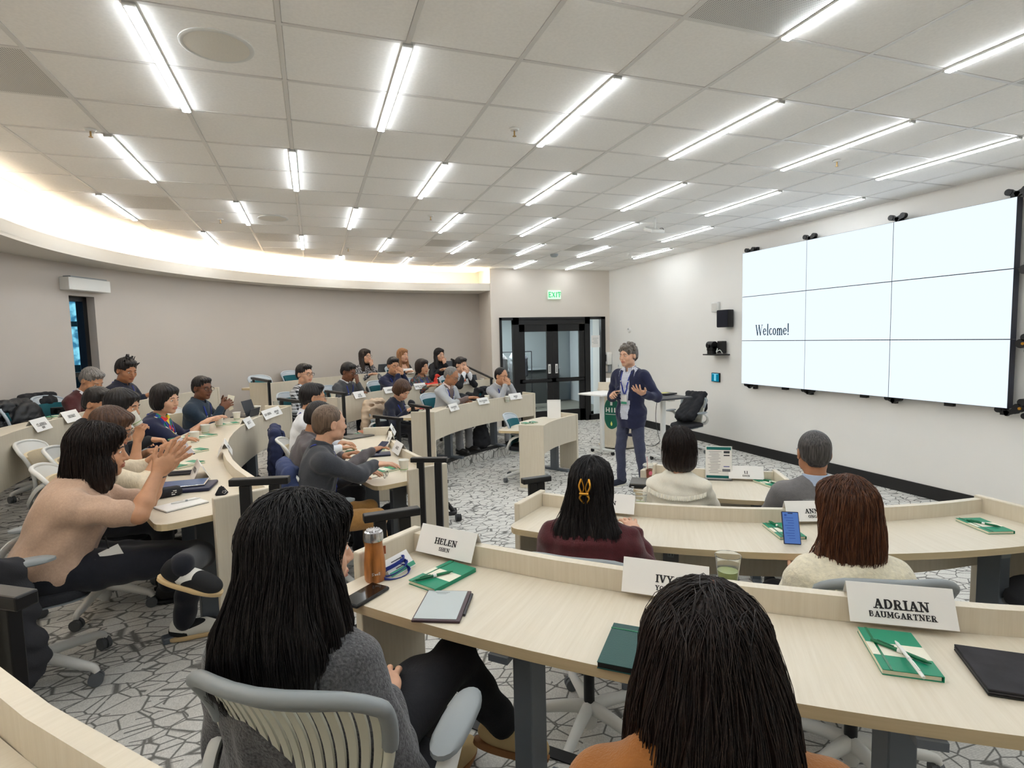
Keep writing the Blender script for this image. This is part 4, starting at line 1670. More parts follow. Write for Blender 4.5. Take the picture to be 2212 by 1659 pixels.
class Field:
    def __init__(self, lo, hi, h):
        self.h = h
        self.lo = np.array(lo, float)
        n = np.ceil((np.array(hi) - self.lo) / h).astype(int) + 1
        self.n = n
        self.F = np.full(n, 0.2, dtype=np.float32)

    def sub(self, lo, hi):
        a = np.clip(np.floor((np.array(lo) - self.lo) / self.h).astype(int), 0, self.n)
        b = np.clip(np.ceil((np.array(hi) - self.lo) / self.h).astype(int) + 1, 0, self.n)
        if (b <= a).any():
            return None
        X = self.lo[0] + self.h * np.arange(a[0], b[0])
        Y = self.lo[1] + self.h * np.arange(a[1], b[1])
        Z = self.lo[2] + self.h * np.arange(a[2], b[2])
        return (slice(a[0], b[0]), slice(a[1], b[1]), slice(a[2], b[2])), X[:, None, None], Y[None, :, None], Z[None, None, :]

    def _put(self, g, d, k, op):
        s = g[0]
        if op == 'u':
            self.F[s] = smin(self.F[s], d, k)
        else:
            self.F[s] = -smin(-self.F[s], d, k)

    def cap(self, p, q, r0, r1=None, k=0.02, op='u'):
        r1 = r0 if r1 is None else r1
        p, q = np.array(p, float), np.array(q, float)
        m = max(r0, r1) + k * 2 + self.h * 2
        g = self.sub(np.minimum(p, q) - m, np.maximum(p, q) + m)
        if g is None:
            return
        _, X, Y, Z = g
        d = q - p
        L = d @ d + 1e-12
        t = np.clip(((X - p[0]) * d[0] + (Y - p[1]) * d[1] + (Z - p[2]) * d[2]) / L, 0, 1)
        dd = np.sqrt((X - p[0] - t * d[0]) ** 2 + (Y - p[1] - t * d[1]) ** 2 + (Z - p[2] - t * d[2]) ** 2) - (r0 + (r1 - r0) * t)
        self._put(g, dd.astype(np.float32), k, op)

    def ell(self, c, r, M=None, k=0.02, op='u'):
        c, r = np.array(c, float), np.array(r, float)
        m = r.max() + k * 2 + self.h * 2
        g = self.sub(c - m, c + m)
        if g is None:
            return
        _, X, Y, Z = g
        x, y, z = X - c[0], Y - c[1], Z - c[2]
        if M is not None:
            A = np.array(M)[:3, :3]       # columns: local axes in world
            x, y, z = (x * A[0, 0] + y * A[1, 0] + z * A[2, 0], x * A[0, 1] + y * A[1, 1] + z * A[2, 1], x * A[0, 2] + y * A[1, 2] + z * A[2, 2])
        k0 = np.sqrt((x / r[0]) ** 2 + (y / r[1]) ** 2 + (z / r[2]) ** 2)
        k1 = np.sqrt((x / r[0] ** 2) ** 2 + (y / r[1] ** 2) ** 2 + (z / r[2] ** 2) ** 2) + 1e-9
        self._put(g, (k0 * (k0 - 1) / k1).astype(np.float32), k, op)

    def wrinkle(self, amp, seed=0, wl=0.09):
        rs = np.random.RandomState(seed)
        X = self.lo[0] + self.h * np.arange(self.n[0])[:, None, None]
        Y = self.lo[1] + self.h * np.arange(self.n[1])[None, :, None]
        Z = self.lo[2] + self.h * np.arange(self.n[2])[None, None, :]
        w = 0
        for j in range(4):
            d = rs.randn(3)
            d /= np.linalg.norm(d)
            e = rs.randn(3) * 6
            f = 2 * PI / (wl * (0.7 + 0.5 * rs.rand()))
            w = w + np.sin(f * (X * d[0] + Y * d[1] + Z * d[2]) + 1.6 * np.sin(e[0] * X + e[1] * Y + e[2] * Z * 1.5 + j))
        self.F += (amp * w / 2.2).astype(np.float32)

    def mesh(self):
        F, n = self.F, self.n
        S = F < 0
        c = np.zeros(np.array(n) - 1, np.int8)
        for i in (0, 1):
            for j in (0, 1):
                for k in (0, 1):
                    c += S[i:n[0] - 1 + i, j:n[1] - 1 + j, k:n[2] - 1 + k]
        act = (c > 0) & (c < 8)
        idx = np.full(act.shape, -1, np.int64)
        I = np.argwhere(act)
        if len(I) == 0:
            return np.zeros((0, 3)), np.zeros((0, 4), int)
        idx[act] = np.arange(len(I))
        P = np.zeros((len(I), 3))
        W = np.zeros(len(I))
        for ax in range(3):
            o = [a for a in range(3) if a != ax]
            for u in (0, 1):
                for v in (0, 1):
                    A = I.copy()
                    A[:, o[0]] += u
                    A[:, o[1]] += v
                    B = A.copy()
                    B[:, ax] += 1
                    fa, fb = F[tuple(A.T)], F[tuple(B.T)]
                    m = (fa < 0) != (fb < 0)
                    t = fa[m] / (fa[m] - fb[m])
                    Q = A[m].astype(float)
                    Q[:, ax] += t
                    P[m] += Q
                    W[m] += 1
        P /= W[:, None]
        Vt = self.lo + P * self.h
        faces = []
        for ax in range(3):
            o = [a for a in range(3) if a != ax]
            sl0 = [slice(1, n[a] - 1) for a in range(3)]
            sl0[ax] = slice(0, n[ax] - 1)
            sl1 = list(sl0)
            sl1[ax] = slice(1, n[ax])
            s0, s1 = S[tuple(sl0)], S[tuple(sl1)]
            E = np.argwhere(s0 != s1)
            if len(E) == 0:
                continue
            inside = s0[tuple(E.T)]
            off = np.ones(3, int)
            off[ax] = 0
            E = E + off
            q = []
            for u, v in ((1, 1), (0, 1), (0, 0), (1, 0)):
                A = E.copy()
                A[:, o[0]] -= u
                A[:, o[1]] -= v
                q.append(idx[tuple(A.T)])
            q = np.stack(q, 1)
            flip = inside if ax != 1 else ~inside
            q[~flip] = q[~flip][:, ::-1]
            faces.append(q)
        Fc = np.concatenate(faces)
        return Vt, Fc


def rotm(yaw=0, pitch=0, roll=0):
    """head style rotation: yaw about Z (left +), pitch (down +) about X, roll about Y"""
    return np.array(Matrix.Rotation(math.radians(yaw), 3, 'Z') @ Matrix.Rotation(math.radians(-pitch), 3, 'X') @ Matrix.Rotation(math.radians(roll), 3, 'Y'))


SKIN = {}


def skin(tone):
    if tone in SKIN:
        return SKIN[tone]
    c = {'light': (208, 162, 134), 'mid': (192, 143, 110), 'tan': (170, 119, 87), 'brown': (116, 74, 52), 'dark': (96, 62, 46)}[tone]
    m = mat('skin ' + tone, rgb(*c), 0.5, noise=(28, 0.07, ONE), bump=(160, 0.12, ONE))
    b = m.node_tree.nodes['Principled BSDF']
    b.inputs['Subsurface Weight'].default_value = 0.08
    b.inputs['Subsurface Radius'].default_value = (0.012, 0.005, 0.003)
    lip = mat('lips ' + tone, rgb(int(c[0] * .90), int(c[1] * .74), int(c[2] * .74)), 0.42)
    SKIN[tone] = (m, lip)
    return SKIN[tone]


def hair_mat(name, col, col2=None):
    if name in MATS:
        return MATS[name]
    m = bpy.data.materials.new(name)
    m.use_nodes = True
    nt = m.node_tree
    b = nt.nodes['Principled BSDF']
    b.inputs['Roughness'].default_value = 0.42
    b.inputs['Specular IOR Level'].default_value = 0.35
    b.inputs['Anisotropic'].default_value = 0.5
    tc = nn(nt, 'ShaderNodeTexCoord')
    mp = nn(nt, 'ShaderNodeMapping')
    mp.inputs['Scale'].default_value = (130, 130, 9)
    nt.links.new(tc.outputs['Object'], mp.inputs['Vector'])
    nz = nn(nt, 'ShaderNodeTexNoise')
    nz.inputs['Scale'].default_value = 1.0
    nz.inputs['Detail'].default_value = 4
    nt.links.new(mp.outputs[0], nz.inputs['Vector'])
    rp = nn(nt, 'ShaderNodeValToRGB')
    rp.color_ramp.elements[0].position = 0.35
    rp.color_ramp.elements[0].color = col
    rp.color_ramp.elements[1].position = 0.75
    rp.color_ramp.elements[1].color = col2 or tuple(min(1, c * 1.9 + 0.002) for c in col[:3]) + (1,)
    nt.links.new(nz.outputs[0], rp.inputs[0])
    nt.links.new(rp.outputs[0], b.inputs['Base Color'])
    bp = nn(nt, 'ShaderNodeBump')
    bp.inputs['Strength'].default_value = 0.6
    bp.inputs['Distance'].default_value = 0.004
    nt.links.new(nz.outputs[0], bp.inputs['Height'])
    nt.links.new(bp.outputs[0], b.inputs['Normal'])
    MATS[name] = m
    return m


HAIRM = {
    'black': hair_mat('black hair', rgb(16, 13, 13), rgb(40, 34, 34)),
    'darkbrown': hair_mat('dark brown hair', rgb(24, 17, 15), rgb(50, 36, 30)),
    'brown': hair_mat('chestnut hair', rgb(58, 34, 24), rgb(122, 76, 48)),
    'midbrown': hair_mat('mid brown hair', rgb(54, 36, 27), rgb(98, 68, 48)),
    'sandy': hair_mat('sandy brown hair', rgb(78, 62, 50), rgb(128, 106, 86)),
    'greybrown': hair_mat('greying brown hair', rgb(62, 56, 50), rgb(138, 128, 118)),
    'grey': hair_mat('grey hair', rgb(84, 82, 80), rgb(150, 146, 142)),
    'darkgrey': hair_mat('black hair going grey', rgb(34, 32, 32), rgb(92, 88, 86)),
    'blond': hair_mat('light brown hair', rgb(112, 74, 46), rgb(176, 128, 84)),
}


def fabric(name, c, amt=0.10, sc=60, bs=0.5, bsc=220, rough=0.9, stretch=ONE):
    return mat(name, rgb(*c), rough, noise=(sc, amt, stretch), bump=(bsc, bs, stretch), sheen=0.15)


def plaid(name, base, lines, scale=34.0, w=0.22):
    if name in MATS:
        return MATS[name]
    m = bpy.data.materials.new(name)
    m.use_nodes = True
    nt = m.node_tree
    b = nt.nodes['Principled BSDF']
    b.inputs['Roughness'].default_value = 0.9
    tc = nn(nt, 'ShaderNodeTexCoord')
    sep = nn(nt, 'ShaderNodeSeparateXYZ')
    nt.links.new(tc.outputs['Object'], sep.inputs[0])
    outs = []
    for ax in (0, 2):
        mu = nn(nt, 'ShaderNodeMath', operation='MULTIPLY')
        mu.inputs[1].default_value = scale
        nt.links.new(sep.outputs[ax], mu.inputs[0])
        fr_ = nn(nt, 'ShaderNodeMath', operation='FRACT')
        nt.links.new(mu.outputs[0], fr_.inputs[0])
        lt = nn(nt, 'ShaderNodeMath', operation='LESS_THAN')
        lt.inputs[1].default_value = w
        nt.links.new(fr_.outputs[0], lt.inputs[0])
        outs.append(lt.outputs[0])
    ad = nn(nt, 'ShaderNodeMath', operation='ADD')
    nt.links.new(outs[0], ad.inputs[0])
    nt.links.new(outs[1], ad.inputs[1])
    hf = nn(nt, 'ShaderNodeMath', operation='MULTIPLY')
    hf.inputs[1].default_value = 0.5
    nt.links.new(ad.outputs[0], hf.inputs[0])
    mx = nn(nt, 'ShaderNodeMix', data_type='RGBA')
    mx.inputs[6].default_value = rgb(*base)
    mx.inputs[7].default_value = rgb(*lines)
    nt.links.new(hf.outputs[0], mx.inputs[0])
    nt.links.new(mx.outputs[2], b.inputs['Base Color'])
    MATS[name] = m
    return m


def blotch(name, cols, scale=30):
    """many coloured print"""
    if name in MATS:
        return MATS[name]
    m = bpy.data.materials.new(name)
    m.use_nodes = True
    nt = m.node_tree
    b = nt.nodes['Principled BSDF']
    b.inputs['Roughness'].default_value = 0.8
    tc = nn(nt, 'ShaderNodeTexCoord')
    v = nn(nt, 'ShaderNodeTexVoronoi')
    v.inputs['Scale'].default_value = scale
    nt.links.new(tc.outputs['Object'], v.inputs['Vector'])
    sp = nn(nt, 'ShaderNodeSeparateColor')
    nt.links.new(v.outputs['Color'], sp.inputs[0])
    rp = nn(nt, 'ShaderNodeValToRGB')
    rp.color_ramp.interpolation = 'CONSTANT'
    e = rp.color_ramp.elements
    e[0].color = rgb(*cols[0])
    e[1].position = 1 / len(cols)
    e[1].color = rgb(*cols[1])
    for i in range(2, len(cols)):
        x = e.new(i / len(cols))
        x.color = rgb(*cols[i])
    nt.links.new(sp.outputs[0], rp.inputs[0])
    nt.links.new(rp.outputs[0], b.inputs['Base Color'])
    MATS[name] = m
    return m


def ik(S, W, l1, l2, pole):
    S, W, pole = np.array(S, float), np.array(W, float), np.array(pole, float)
    d = W - S
    L = np.linalg.norm(d)
    mx = (l1 + l2) * 0.985
    if L > mx:
        W = S + d / L * mx
        d = W - S
        L = mx
    L = max(L, abs(l1 - l2) + 0.03)
    u = d / np.linalg.norm(d)
    a = (l1 * l1 - l2 * l2 + L * L) / (2 * L)
    hh = math.sqrt(max(l1 * l1 - a * a, 0))
    p = pole - u * (pole @ u)
    p /= np.linalg.norm(p) + 1e-9
    return S + u * a + p * hh, W


def unit(v):
    v = np.array(v, float)
    return v / (np.linalg.norm(v) + 1e-12)


def hand_prims(F, W, d, n, side, curl=0.4, spread=0.1, s=1.0, thumb=0.5, k=0.006):
    """W wrist, d towards the fingers, n palm normal (out of the palm), side +1 right / -1 left hand"""
    d = unit(d)
    n = unit(np.array(n) - d * (np.array(n) @ d))
    lat = np.cross(d, n) * side        # toward the thumb
    M = np.stack([lat, d, n], 1)
    F.ell(W + d * 0.052 * s, (0.043 * s, 0.056 * s, 0.017 * s), M, k=0.012)
    F.ell(W + d * 0.022 * s, (0.032 * s, 0.04 * s, 0.021 * s), M, k=0.012)
    F.ell(W + d * 0.035 * s + lat * 0.024 * s + n * 0.008 * s, (0.02 * s, 0.036 * s, 0.018 * s), M, k=0.012)
    lens = (0.072, 0.080, 0.075, 0.058)
    for i in range(4):
        off = (0.031, 0.0105, -0.0105, -0.031)[i]
        b = W + d * (0.098 - 0.006 * (i == 3) - 0.003 * (i == 0)) * s + lat * off * s
        dd = unit(d + lat * (1.5 - i) * spread * 0.55)
        ang = 0
        p = b
        for j, fr_ in enumerate((0.46, 0.30, 0.26)):
            ang += curl * (0.8, 1.0, 0.75)[j]
            v = dd * math.cos(ang) + n * math.sin(ang)
            q = p + v * lens[i] * fr_ * s * 1.05
            F.cap(p, q, (0.0092 - 0.0008 * j) * s, (0.0086 - 0.0010 * j) * s, k=k)
            p = q
    # thumb
    b = W + d * 0.030 * s + lat * 0.032 * s + n * 0.006 * s
    t1 = unit(lat * 0.75 + d * 0.65 + n * (0.1 + thumb * 0.4))
    t2 = unit(lat * (0.5 - thumb * 0.5) + d * 0.9 + n * (0.1 + thumb * 0.5))
    q = b + t1 * 0.042 * s
    F.cap(b, q, 0.0135 * s, 0.011 * s, k=0.012)
    r = q + t2 * 0.032 * s
    F.cap(q, r, 0.0105 * s, 0.0095 * s, k=k)
    F.cap(r, r + t2 * 0.018 * s, 0.0095 * s, 0.0075 * s, k=k)


def head_prims(F, c, A, s=1.0, fem=False, fat=1.0):
    T = lambda x, y, z: np.array(c) + A @ (np.array([x, y, z]) * s)
    r = lambda *v: tuple(np.array(v) * s)
    jw = 0.92 if fem else 1.0
    F.ell(T(0, -0.008, 0.034), r(0.076, 0.096, 0.088), A, k=0.02)
    F.ell(T(0, 0.022, -0.020), r(0.066 * fat, 0.074, 0.088), A, k=0.03)
    F.ell(T(0, 0.030, -0.062), r(0.052 * jw * fat, 0.060, 0.052), A, k=0.03)
    F.ell(T(0, 0.074, -0.098), r(0.024, 0.018, 0.018), A, k=0.025)
    for sx in (-1, 1):
        F.ell(T(sx * 0.043 * fat, 0.058, -0.028), r(0.024, 0.026, 0.026), A, k=0.02)
        F.ell(T(sx * 0.050 * jw * fat, 0.014, -0.070), r(0.020, 0.034, 0.026), A, k=0.025)
    F.cap(T(-0.030, 0.083, 0.020), T(0.030, 0.083, 0.020), 0.013 * s, k=0.015)
    for sx in (-1, 1):
        F.ell(T(sx * 0.031, 0.104, 0.003), r(0.017, 0.014, 0.011), A, k=0.010, op='s')
        F.ell(T(sx * 0.031, 0.081, 0.002), r(0.0145, 0.0125, 0.011), A, k=0.004)
    # nose
    F.cap(T(0, 0.092, 0.006), T(0, 0.109, -0.028), 0.0085 * s, 0.0115 * s, k=0.012)
    F.ell(T(0, 0.111, -0.034), r(0.0115, 0.012, 0.010), A, k=0.006)
    for sx in (-1, 1):
        F.ell(T(sx * 0.012, 0.101, -0.036), r(0.0075, 0.009, 0.007), A, k=0.006)
    # mouth
    F.ell(T(0, 0.090, -0.058), r(0.026, 0.012, 0.017), A, k=0.012)
    F.ell(T(0, 0.1015, -0.0585), r(0.022, 0.006, 0.0052), A, k=0.004)
    F.ell(T(0, 0.1000, -0.0695), r(0.019, 0.007, 0.0060), A, k=0.004)
    F.cap(T(-0.023, 0.106, -0.0640), T(0.023, 0.106, -0.0640), 0.0022 * s, k=0.003, op='s')
    for sx in (-1, 1):
        F.ell(T(sx * 0.080, -0.010, -0.006), r(0.010, 0.020, 0.032), A @ np.array(Matrix.Rotation(math.radians(-12), 3, 'X')), k=0.008)
        F.ell(T(sx * 0.089, -0.004, -0.004), r(0.006, 0.011, 0.019), A, k=0.005, op='s')


def hair_prims(F, c, A, s, style, seed=1):
    T = lambda x, y, z: np.array(c) + A @ (np.array([x, y, z]) * s)
    r = lambda *v: tuple(np.array(v) * s)
    down = A.T @ np.array([0, 0, -1.0])     # world down in head frame
    if style in ('short', 'crop', 'messy', 'curly', 'thin'):
        v = {'short': 1.0, 'crop': 0.965, 'messy': 1.03, 'curly': 1.06, 'thin': 0.955}[style]
        F.ell(T(0, -0.018, 0.036), r(0.086 * v, 0.104 * v, 0.098 * v), A, k=0.01)
        F.ell(T(0, -0.048, -0.010), r(0.076 * v, 0.070 * v, 0.070 * v), A, k=0.02)
        for sx in (-1, 1):
            F.ell(T(sx * 0.066 * v, 0.012, 0.005), r(0.016, 0.022, 0.045), A, k=0.01)
        if style in ('messy', 'curly', 'short'):
            F.ell(T(0, 0.052, 0.092), r(0.062, 0.042, 0.030), A, k=0.02)
        if style in ('messy', 'curly'):
            rs = np.random.RandomState(seed)
            for _ in range(46 if style == 'curly' else 30):
                th, ph = rs.uniform(0, 2 * PI), rs.uniform(0.0, 1.35)
                dr_ = np.array([math.sin(ph) * math.cos(th), math.sin(ph) * math.sin(th), math.cos(ph)])
                if dr_[1] > 0.75 and dr_[2] < 0.5:
                    continue
                p = np.array([0, -0.018, 0.036]) + dr_ * np.array([0.084, 0.103, 0.096])
                if style == 'curly':
                    p = np.array([0, -0.018, 0.036]) + dr_ * np.array([0.090, 0.110, 0.103])
                    F.ell(T(*p), r(0.021, 0.021, 0.019), A, k=0.006)
                else:
                    q = p + (dr_ * 0.5 + rs.randn(3) * 0.35 + np.array([0, 0.1, 0.4])) * 0.034
                    F.cap(T(*p), T(*q), 0.010 * s, 0.003 * s, k=0.006)
        # face and neck cut away
        F.ell(T(0, 0.125, -0.040), r(0.080, 0.085, 0.112), A, k=0.012, op='s')
        for sx in (-1, 1):
            F.ell(T(sx * 0.092, 0.038, -0.034), r(0.046, 0.060, 0.062), A, k=0.008, op='s')
            F.ell(T(sx * 0.098, -0.008, -0.012), r(0.022, 0.024, 0.034), A, k=0.006, op='s')
        F.ell(T(0, -0.03, -0.128), r(0.11, 0.13, 0.066), A, k=0.012, op='s')
        for sx in (-1, 1):
            F.ell(T(sx * 0.085, -0.055, -0.075), r(0.045, 0.05, 0.05), A, k=0.012, op='s')
        return
    if style in ('bob', 'bob_round', 'pixie'):
        low = {'bob': -0.115, 'bob_round': -0.085, 'pixie': -0.055}[style]
        F.ell(T(0, -0.016, 0.036), r(0.092, 0.112, 0.102), A, k=0.01)
        F.ell(T(0, -0.022, -0.030), r(0.096, 0.100, 0.092), A, k=0.03)
        if style == 'bob':
            F.ell(T(0, -0.024, -0.080), r(0.096, 0.088, 0.060), A, k=0.03)
        F.ell(T(0, 0.058, 0.080), r(0.066, 0.042, 0.036), A, k=0.02)
        F.ell(T(0, 0.122, -0.060), r(0.062, 0.090, 0.125), A, k=0.012, op='s')
        F.ell(T(0, -0.0, low - 0.080), r(0.15, 0.15, 0.080), A, k=0.01, op='s')
        return
    # long styles: a cap plus a mass that follows gravity
    F.ell(T(0, -0.016, 0.036), r(0.090, 0.111, 0.101), A, k=0.01)
    F.ell(T(0, -0.028, -0.040), r(0.092, 0.092, 0.092), A, k=0.03)
    F.ell(T(0, 0.056, 0.082), r(0.064, 0.042, 0.034), A, k=0.02)
    F.ell(T(0, 0.120, -0.050), r(0.060, 0.084, 0.118), A, k=0.012, op='s')


def eyes_obj(root, c, A, s, tone):
    """two eyes, brows as parts"""
    white = mat('eye white', rgb(226, 222, 216), 0.2)
    iris = mat('dark iris', rgb(34, 22, 16), 0.15)
    for sx in (-1, 1):
        bm = bmesh.new()
        bmesh.ops.create_uvsphere(bm, u_segments=12, v_segments=8, radius=0.0122 * s)
        for f in bm.faces:
            if f.calc_center_median().normalized().y > 0.86:
                f.material_index = 1
        p = np.array(c) + A @ (np.array([sx * 0.031, 0.0835, 0.0015]) * s)
        M = Matrix.Translation(p) @ Matrix(A.tolist()).to_4x4() @ Matrix.Diagonal((1.1, 0.95, 0.62, 1))
        bmesh.ops.transform(bm, matrix=M, verts=bm.verts)
        obj('eye', bm, [white, iris], root, smooth=60)


def glasses_obj(root, c, A, s, m):
    bm = bmesh.new()
    T = lambda x, y, z: Vector(np.array(c) + A @ (np.array([x, y, z]) * s))
    for sx in (-1, 1):
        pts = []
        for k in range(17):
            a = 2 * PI * k / 16
            pts.append(T(sx * 0.033 + 0.025 * math.cos(a), 0.108, 0.0 + 0.019 * math.copysign(abs(math.sin(a)) ** 0.8, math.sin(a))))
        tube(bm, pts, 0.0018 * s, 5, caps=False)
        tube(bm, [T(sx * 0.058, 0.107, 0.006), T(sx * 0.076, 0.06, 0.008), T(sx * 0.084, 0.0, 0.010), T(sx * 0.080, -0.02, -0.008)], 0.0018 * s, 5)
    tube(bm, [T(-0.009, 0.110, 0.004), T(0, 0.114, 0.007), T(0.009, 0.110, 0.004)], 0.0016 * s, 5)
    return obj('glasses', bm, m, root)


def strands(root, name, BV, seeds, m, n_steps=14, step=0.022, width=0.0012, lift=0.004, flow=None, zmin=None, jitter=0.35, seed=3):
    """fine strips of hair running down over a surface; seeds [(point, dir)]"""
    rs = np.random.RandomState(seed)
    V, Fc = [], []
    for p0, d0 in seeds:
        p = Vector(p0)
        d = Vector(d0).normalized()
        pts = []
        off = lift * (0.3 + 1.4 * rs.rand())
        wob = Vector(rs.randn(3)) * jitter * 0.25
        for k in range(n_steps):
            hit = BV.find_nearest(p)
            if hit[0] is None:
                break
            nrm = hit[1]
            q = hit[0] + nrm * off
            pts.append((q, nrm))
            g = flow(q) if flow else Vector((0, 0, -1))
            d = (d * 0.55 + g * 0.6 + wob * 0.3)
            d = d - nrm * d.dot(nrm)
            if d.length < 1e-4:
                break
            d.normalize()
            p = q + d * step
            if zmin is not None and p.z < zmin + rs.rand() * 0.05:
                break
        if len(pts) < 3:
            continue
        b = len(V)
        n = len(pts)
        for k, (q, nrm) in enumerate(pts):
            t = (pts[min(k + 1, n - 1)][0] - pts[max(k - 1, 0)][0]).normalized()
            sd = t.cross(nrm).normalized()
            w = width * (1.0 if 0 < k < n - 2 else 0.35)
            V += [q + sd * w, q + nrm * w * 1.2, q - sd * w]
        for k in range(n - 1):
            a = b + k * 3
            Fc += [(a, a + 1, a + 4, a + 3), (a + 1, a + 2, a + 5, a + 4), (a + 2, a, a + 3, a + 5)]
    if not Fc:
        return None
    o = npobj(name, np.array([tuple(v) for v in V]), np.array(Fc), m, root, smooth=True)
    o['kind'] = 'stuff'
    return o


def drape_ribbon(root, name, BV, pts, w, m, th=0.003, lift=0.004):
    """flat band along points pulled onto a surface"""
    P = smoothpath(pts, 5)
    Q = []
    for p in P:
        h_ = BV.find_nearest(Vector(p))
        Q.append((h_[0] + h_[1] * lift, h_[1]))
    bm = bmesh.new()
    rows = []
    n = len(Q)
    for i, (q, nr) in enumerate(Q):
        t = (Q[min(i + 1, n - 1)][0] - Q[max(i - 1, 0)][0]).normalized()
        sd = t.cross(nr).normalized() * w / 2
        rows.append([bm.verts.new(q - sd), bm.verts.new(q + sd), bm.verts.new(q + sd + nr * th), bm.verts.new(q - sd + nr * th)])
    for a, b_ in zip(rows, rows[1:]):
        for k in range(4):
            bm.faces.new((a[k], a[(k + 1) % 4], b_[(k + 1) % 4], b_[k]))
    bm.faces.new(rows[0])
    bm.faces.new(rows[-1][::-1])
    bmesh.ops.recalc_face_normals(bm, faces=bm.faces)
    return obj(name, bm, m, root)


NPEOPLE = 0


def person(label, Hd, fl, face, group=None, lean=8, side=0, head=(0, 0, 0), tone='light', hair=('short', 'black'), top=None, sleeves=1.0,
           trousers=None, shoes=None, armR=None, armL=None, poleR=None, poleL=None, handR=None, handL=None, fem=False, glasses=None,
           lanyard=False, shirt=None, collar=None, near=0, hs=1.0, bs=1.0, stand=False, legs=None, tail=None, open_v=0.0, badge=False,
           cuff=None, seat=0.47, wr=0.0035, vw=0.0, skirt=0.0, sink=0.0, neck_r=0.052,  elbowR=None, elbowL=None, skipR=False, skipL=False, bulk=1.0):
    """Hd: head centre in the room; face: degrees looked toward. Local frame: +y forward, +x the person's right."""
    global NPEOPLE
    NPEOPLE += 1
    seed = NPEOPLE
    fz = Vector(Hd)
    rz = math.radians(face - 90)
    pz = (seat + 0.085) if not stand else 0.95
    cl, sl = math.cos(math.radians(lean)), math.sin(math.radians(lean))
    nh = 0.165 * hs - sink                            # neck base to head centre
    Tt = (fz.z - fl - pz - nh * 0.97) / cl
    Tt = max(0.40, min(0.62, Tt))
    # torso frame
    TM_ = np.array(Matrix.Rotation(math.radians(side), 3, 'Y') @ Matrix.Rotation(math.radians(-lean), 3, 'X'))
    P0 = np.array([0, 0, pz])
    X = lambda x, y, z: P0 + TM_ @ np.array([x, y, z])
    nb = X(0, -0.01, Tt)
    A = rotm(*head)
    hc = nb + np.array([0, 0.02, 0]) + TM_ @ np.array([0, 0.01, nh * 0.72]) + (A @ np.array([0, 0.012, 0.04 * hs]))
    org = Vector((fz.x, fz.y, fl)) - (Matrix.Rotation(rz, 3, 'Z') @ Vector((hc[0], hc[1], 0)))
    dz = fz.z - (fl + hc[2])
    root = thing('person', label, 'person', org, rz, group)
    R3 = np.array(Matrix.Rotation(-rz, 3, 'Z'))
    loc = lambda w: R3 @ (np.array(w, float) - np.array(org))       # room -> local
    # shift whole figure vertically by dz (small) through pelvis height
    P0[2] += dz
    nb[2] += dz
    hc[2] += dz
    sw = (0.155 if fem else 0.183) * bs
    vx = {0: 0.0125, 1: 0.009, 2: 0.007}[near]
    hv = {0: 0.0055, 1: 0.0045, 2: 0.004}[near]
    sh = {1: X(sw, -0.005, Tt - 0.075), -1: X(-sw, -0.005, Tt - 0.075)}
    u_l, f_l = 0.285 * bs, 0.25 * bs
    arms = {}
    for sd, tgt, pole, elb in ((1, armR, poleR, elbowR), (-1, armL, poleL, elbowL)):
        hk = handR if sd == 1 else handL
        if tgt is None or tgt == 'desk':
            tgt = (sd * 0.15, 0.36, 0.79)
        elif tgt == 'lap':
            tgt = (sd * 0.11, 0.26, 0.66)
        elif tgt in ('chin', 'mouth'):
            hk = hk or (dict(d=(-sd * 0.35, 0.05, 1.0), n=(-sd * 0.2, -1, 0), curl=1.0, thumb=0.2) if tgt == 'chin' else dict(d=(-sd * 0.6, 0.02, 0.9), n=(-sd * 0.6, -0.8, 0), curl=0.9, thumb=0.3))
            tgt = hc + np.array([sd * 0.05, 0.125, -0.185]) if tgt == 'chin' else hc + np.array([sd * 0.055, 0.155, -0.15])
            if pole is None:
                pole = (sd * 0.5, 0.5, -1.2)
        elif isinstance(tgt, Vector):
            tgt = loc(tgt)
        if sd == 1:
            handR = hk
        else:
            handL = hk
        pole = (sd * 0.6, -0.35, -1.0) if pole is None else pole
        E, Wp = ik(sh[sd], tgt, u_l, f_l, pole)
        if elb is not None:
            E = loc(elb)
            Wp = np.array(tgt, float)
        arms[sd] = (sh[sd], E, Wp)
    # legs
    if legs:
        legs = {k_: tuple(loc(q) if isinstance(q, Vector) else q for q in v) for k_, v in legs.items()}
    ft = []
    if stand:
        for sd in (1, -1):
            kn = (P0 + np.array([sd * 0.10, 0.03, -0.44]))
            an = np.array([sd * 0.11, -0.01, 0.085])
            if legs and sd in legs:
                kn, an = [np.array(q) for q in legs[sd][:2]]
            ft.append((sd, P0 + np.array([sd * 0.085, 0, -0.03]), kn, an, 0.13 * sd))
    else:
        for sd in (1, -1):
            kn = np.array([sd * 0.12, 0.42, seat + 0.055])
            an = np.array([sd * 0.12, 0.44, 0.10])
            if legs and sd in legs:
                kn, an = [np.array(q) for q in legs[sd][:2]]
            ft.append((sd, P0 + np.array([sd * 0.09, 0.0, -0.01]), kn, an, 0.1 * sd))
    lo = np.minimum.reduce([P0 - np.array([0, 0, skirt]), nb] + [a for v in arms.values() for a in v]) - 0.24
    hi = np.maximum.reduce([P0, nb] + [a for v in arms.values() for a in v]) + 0.24

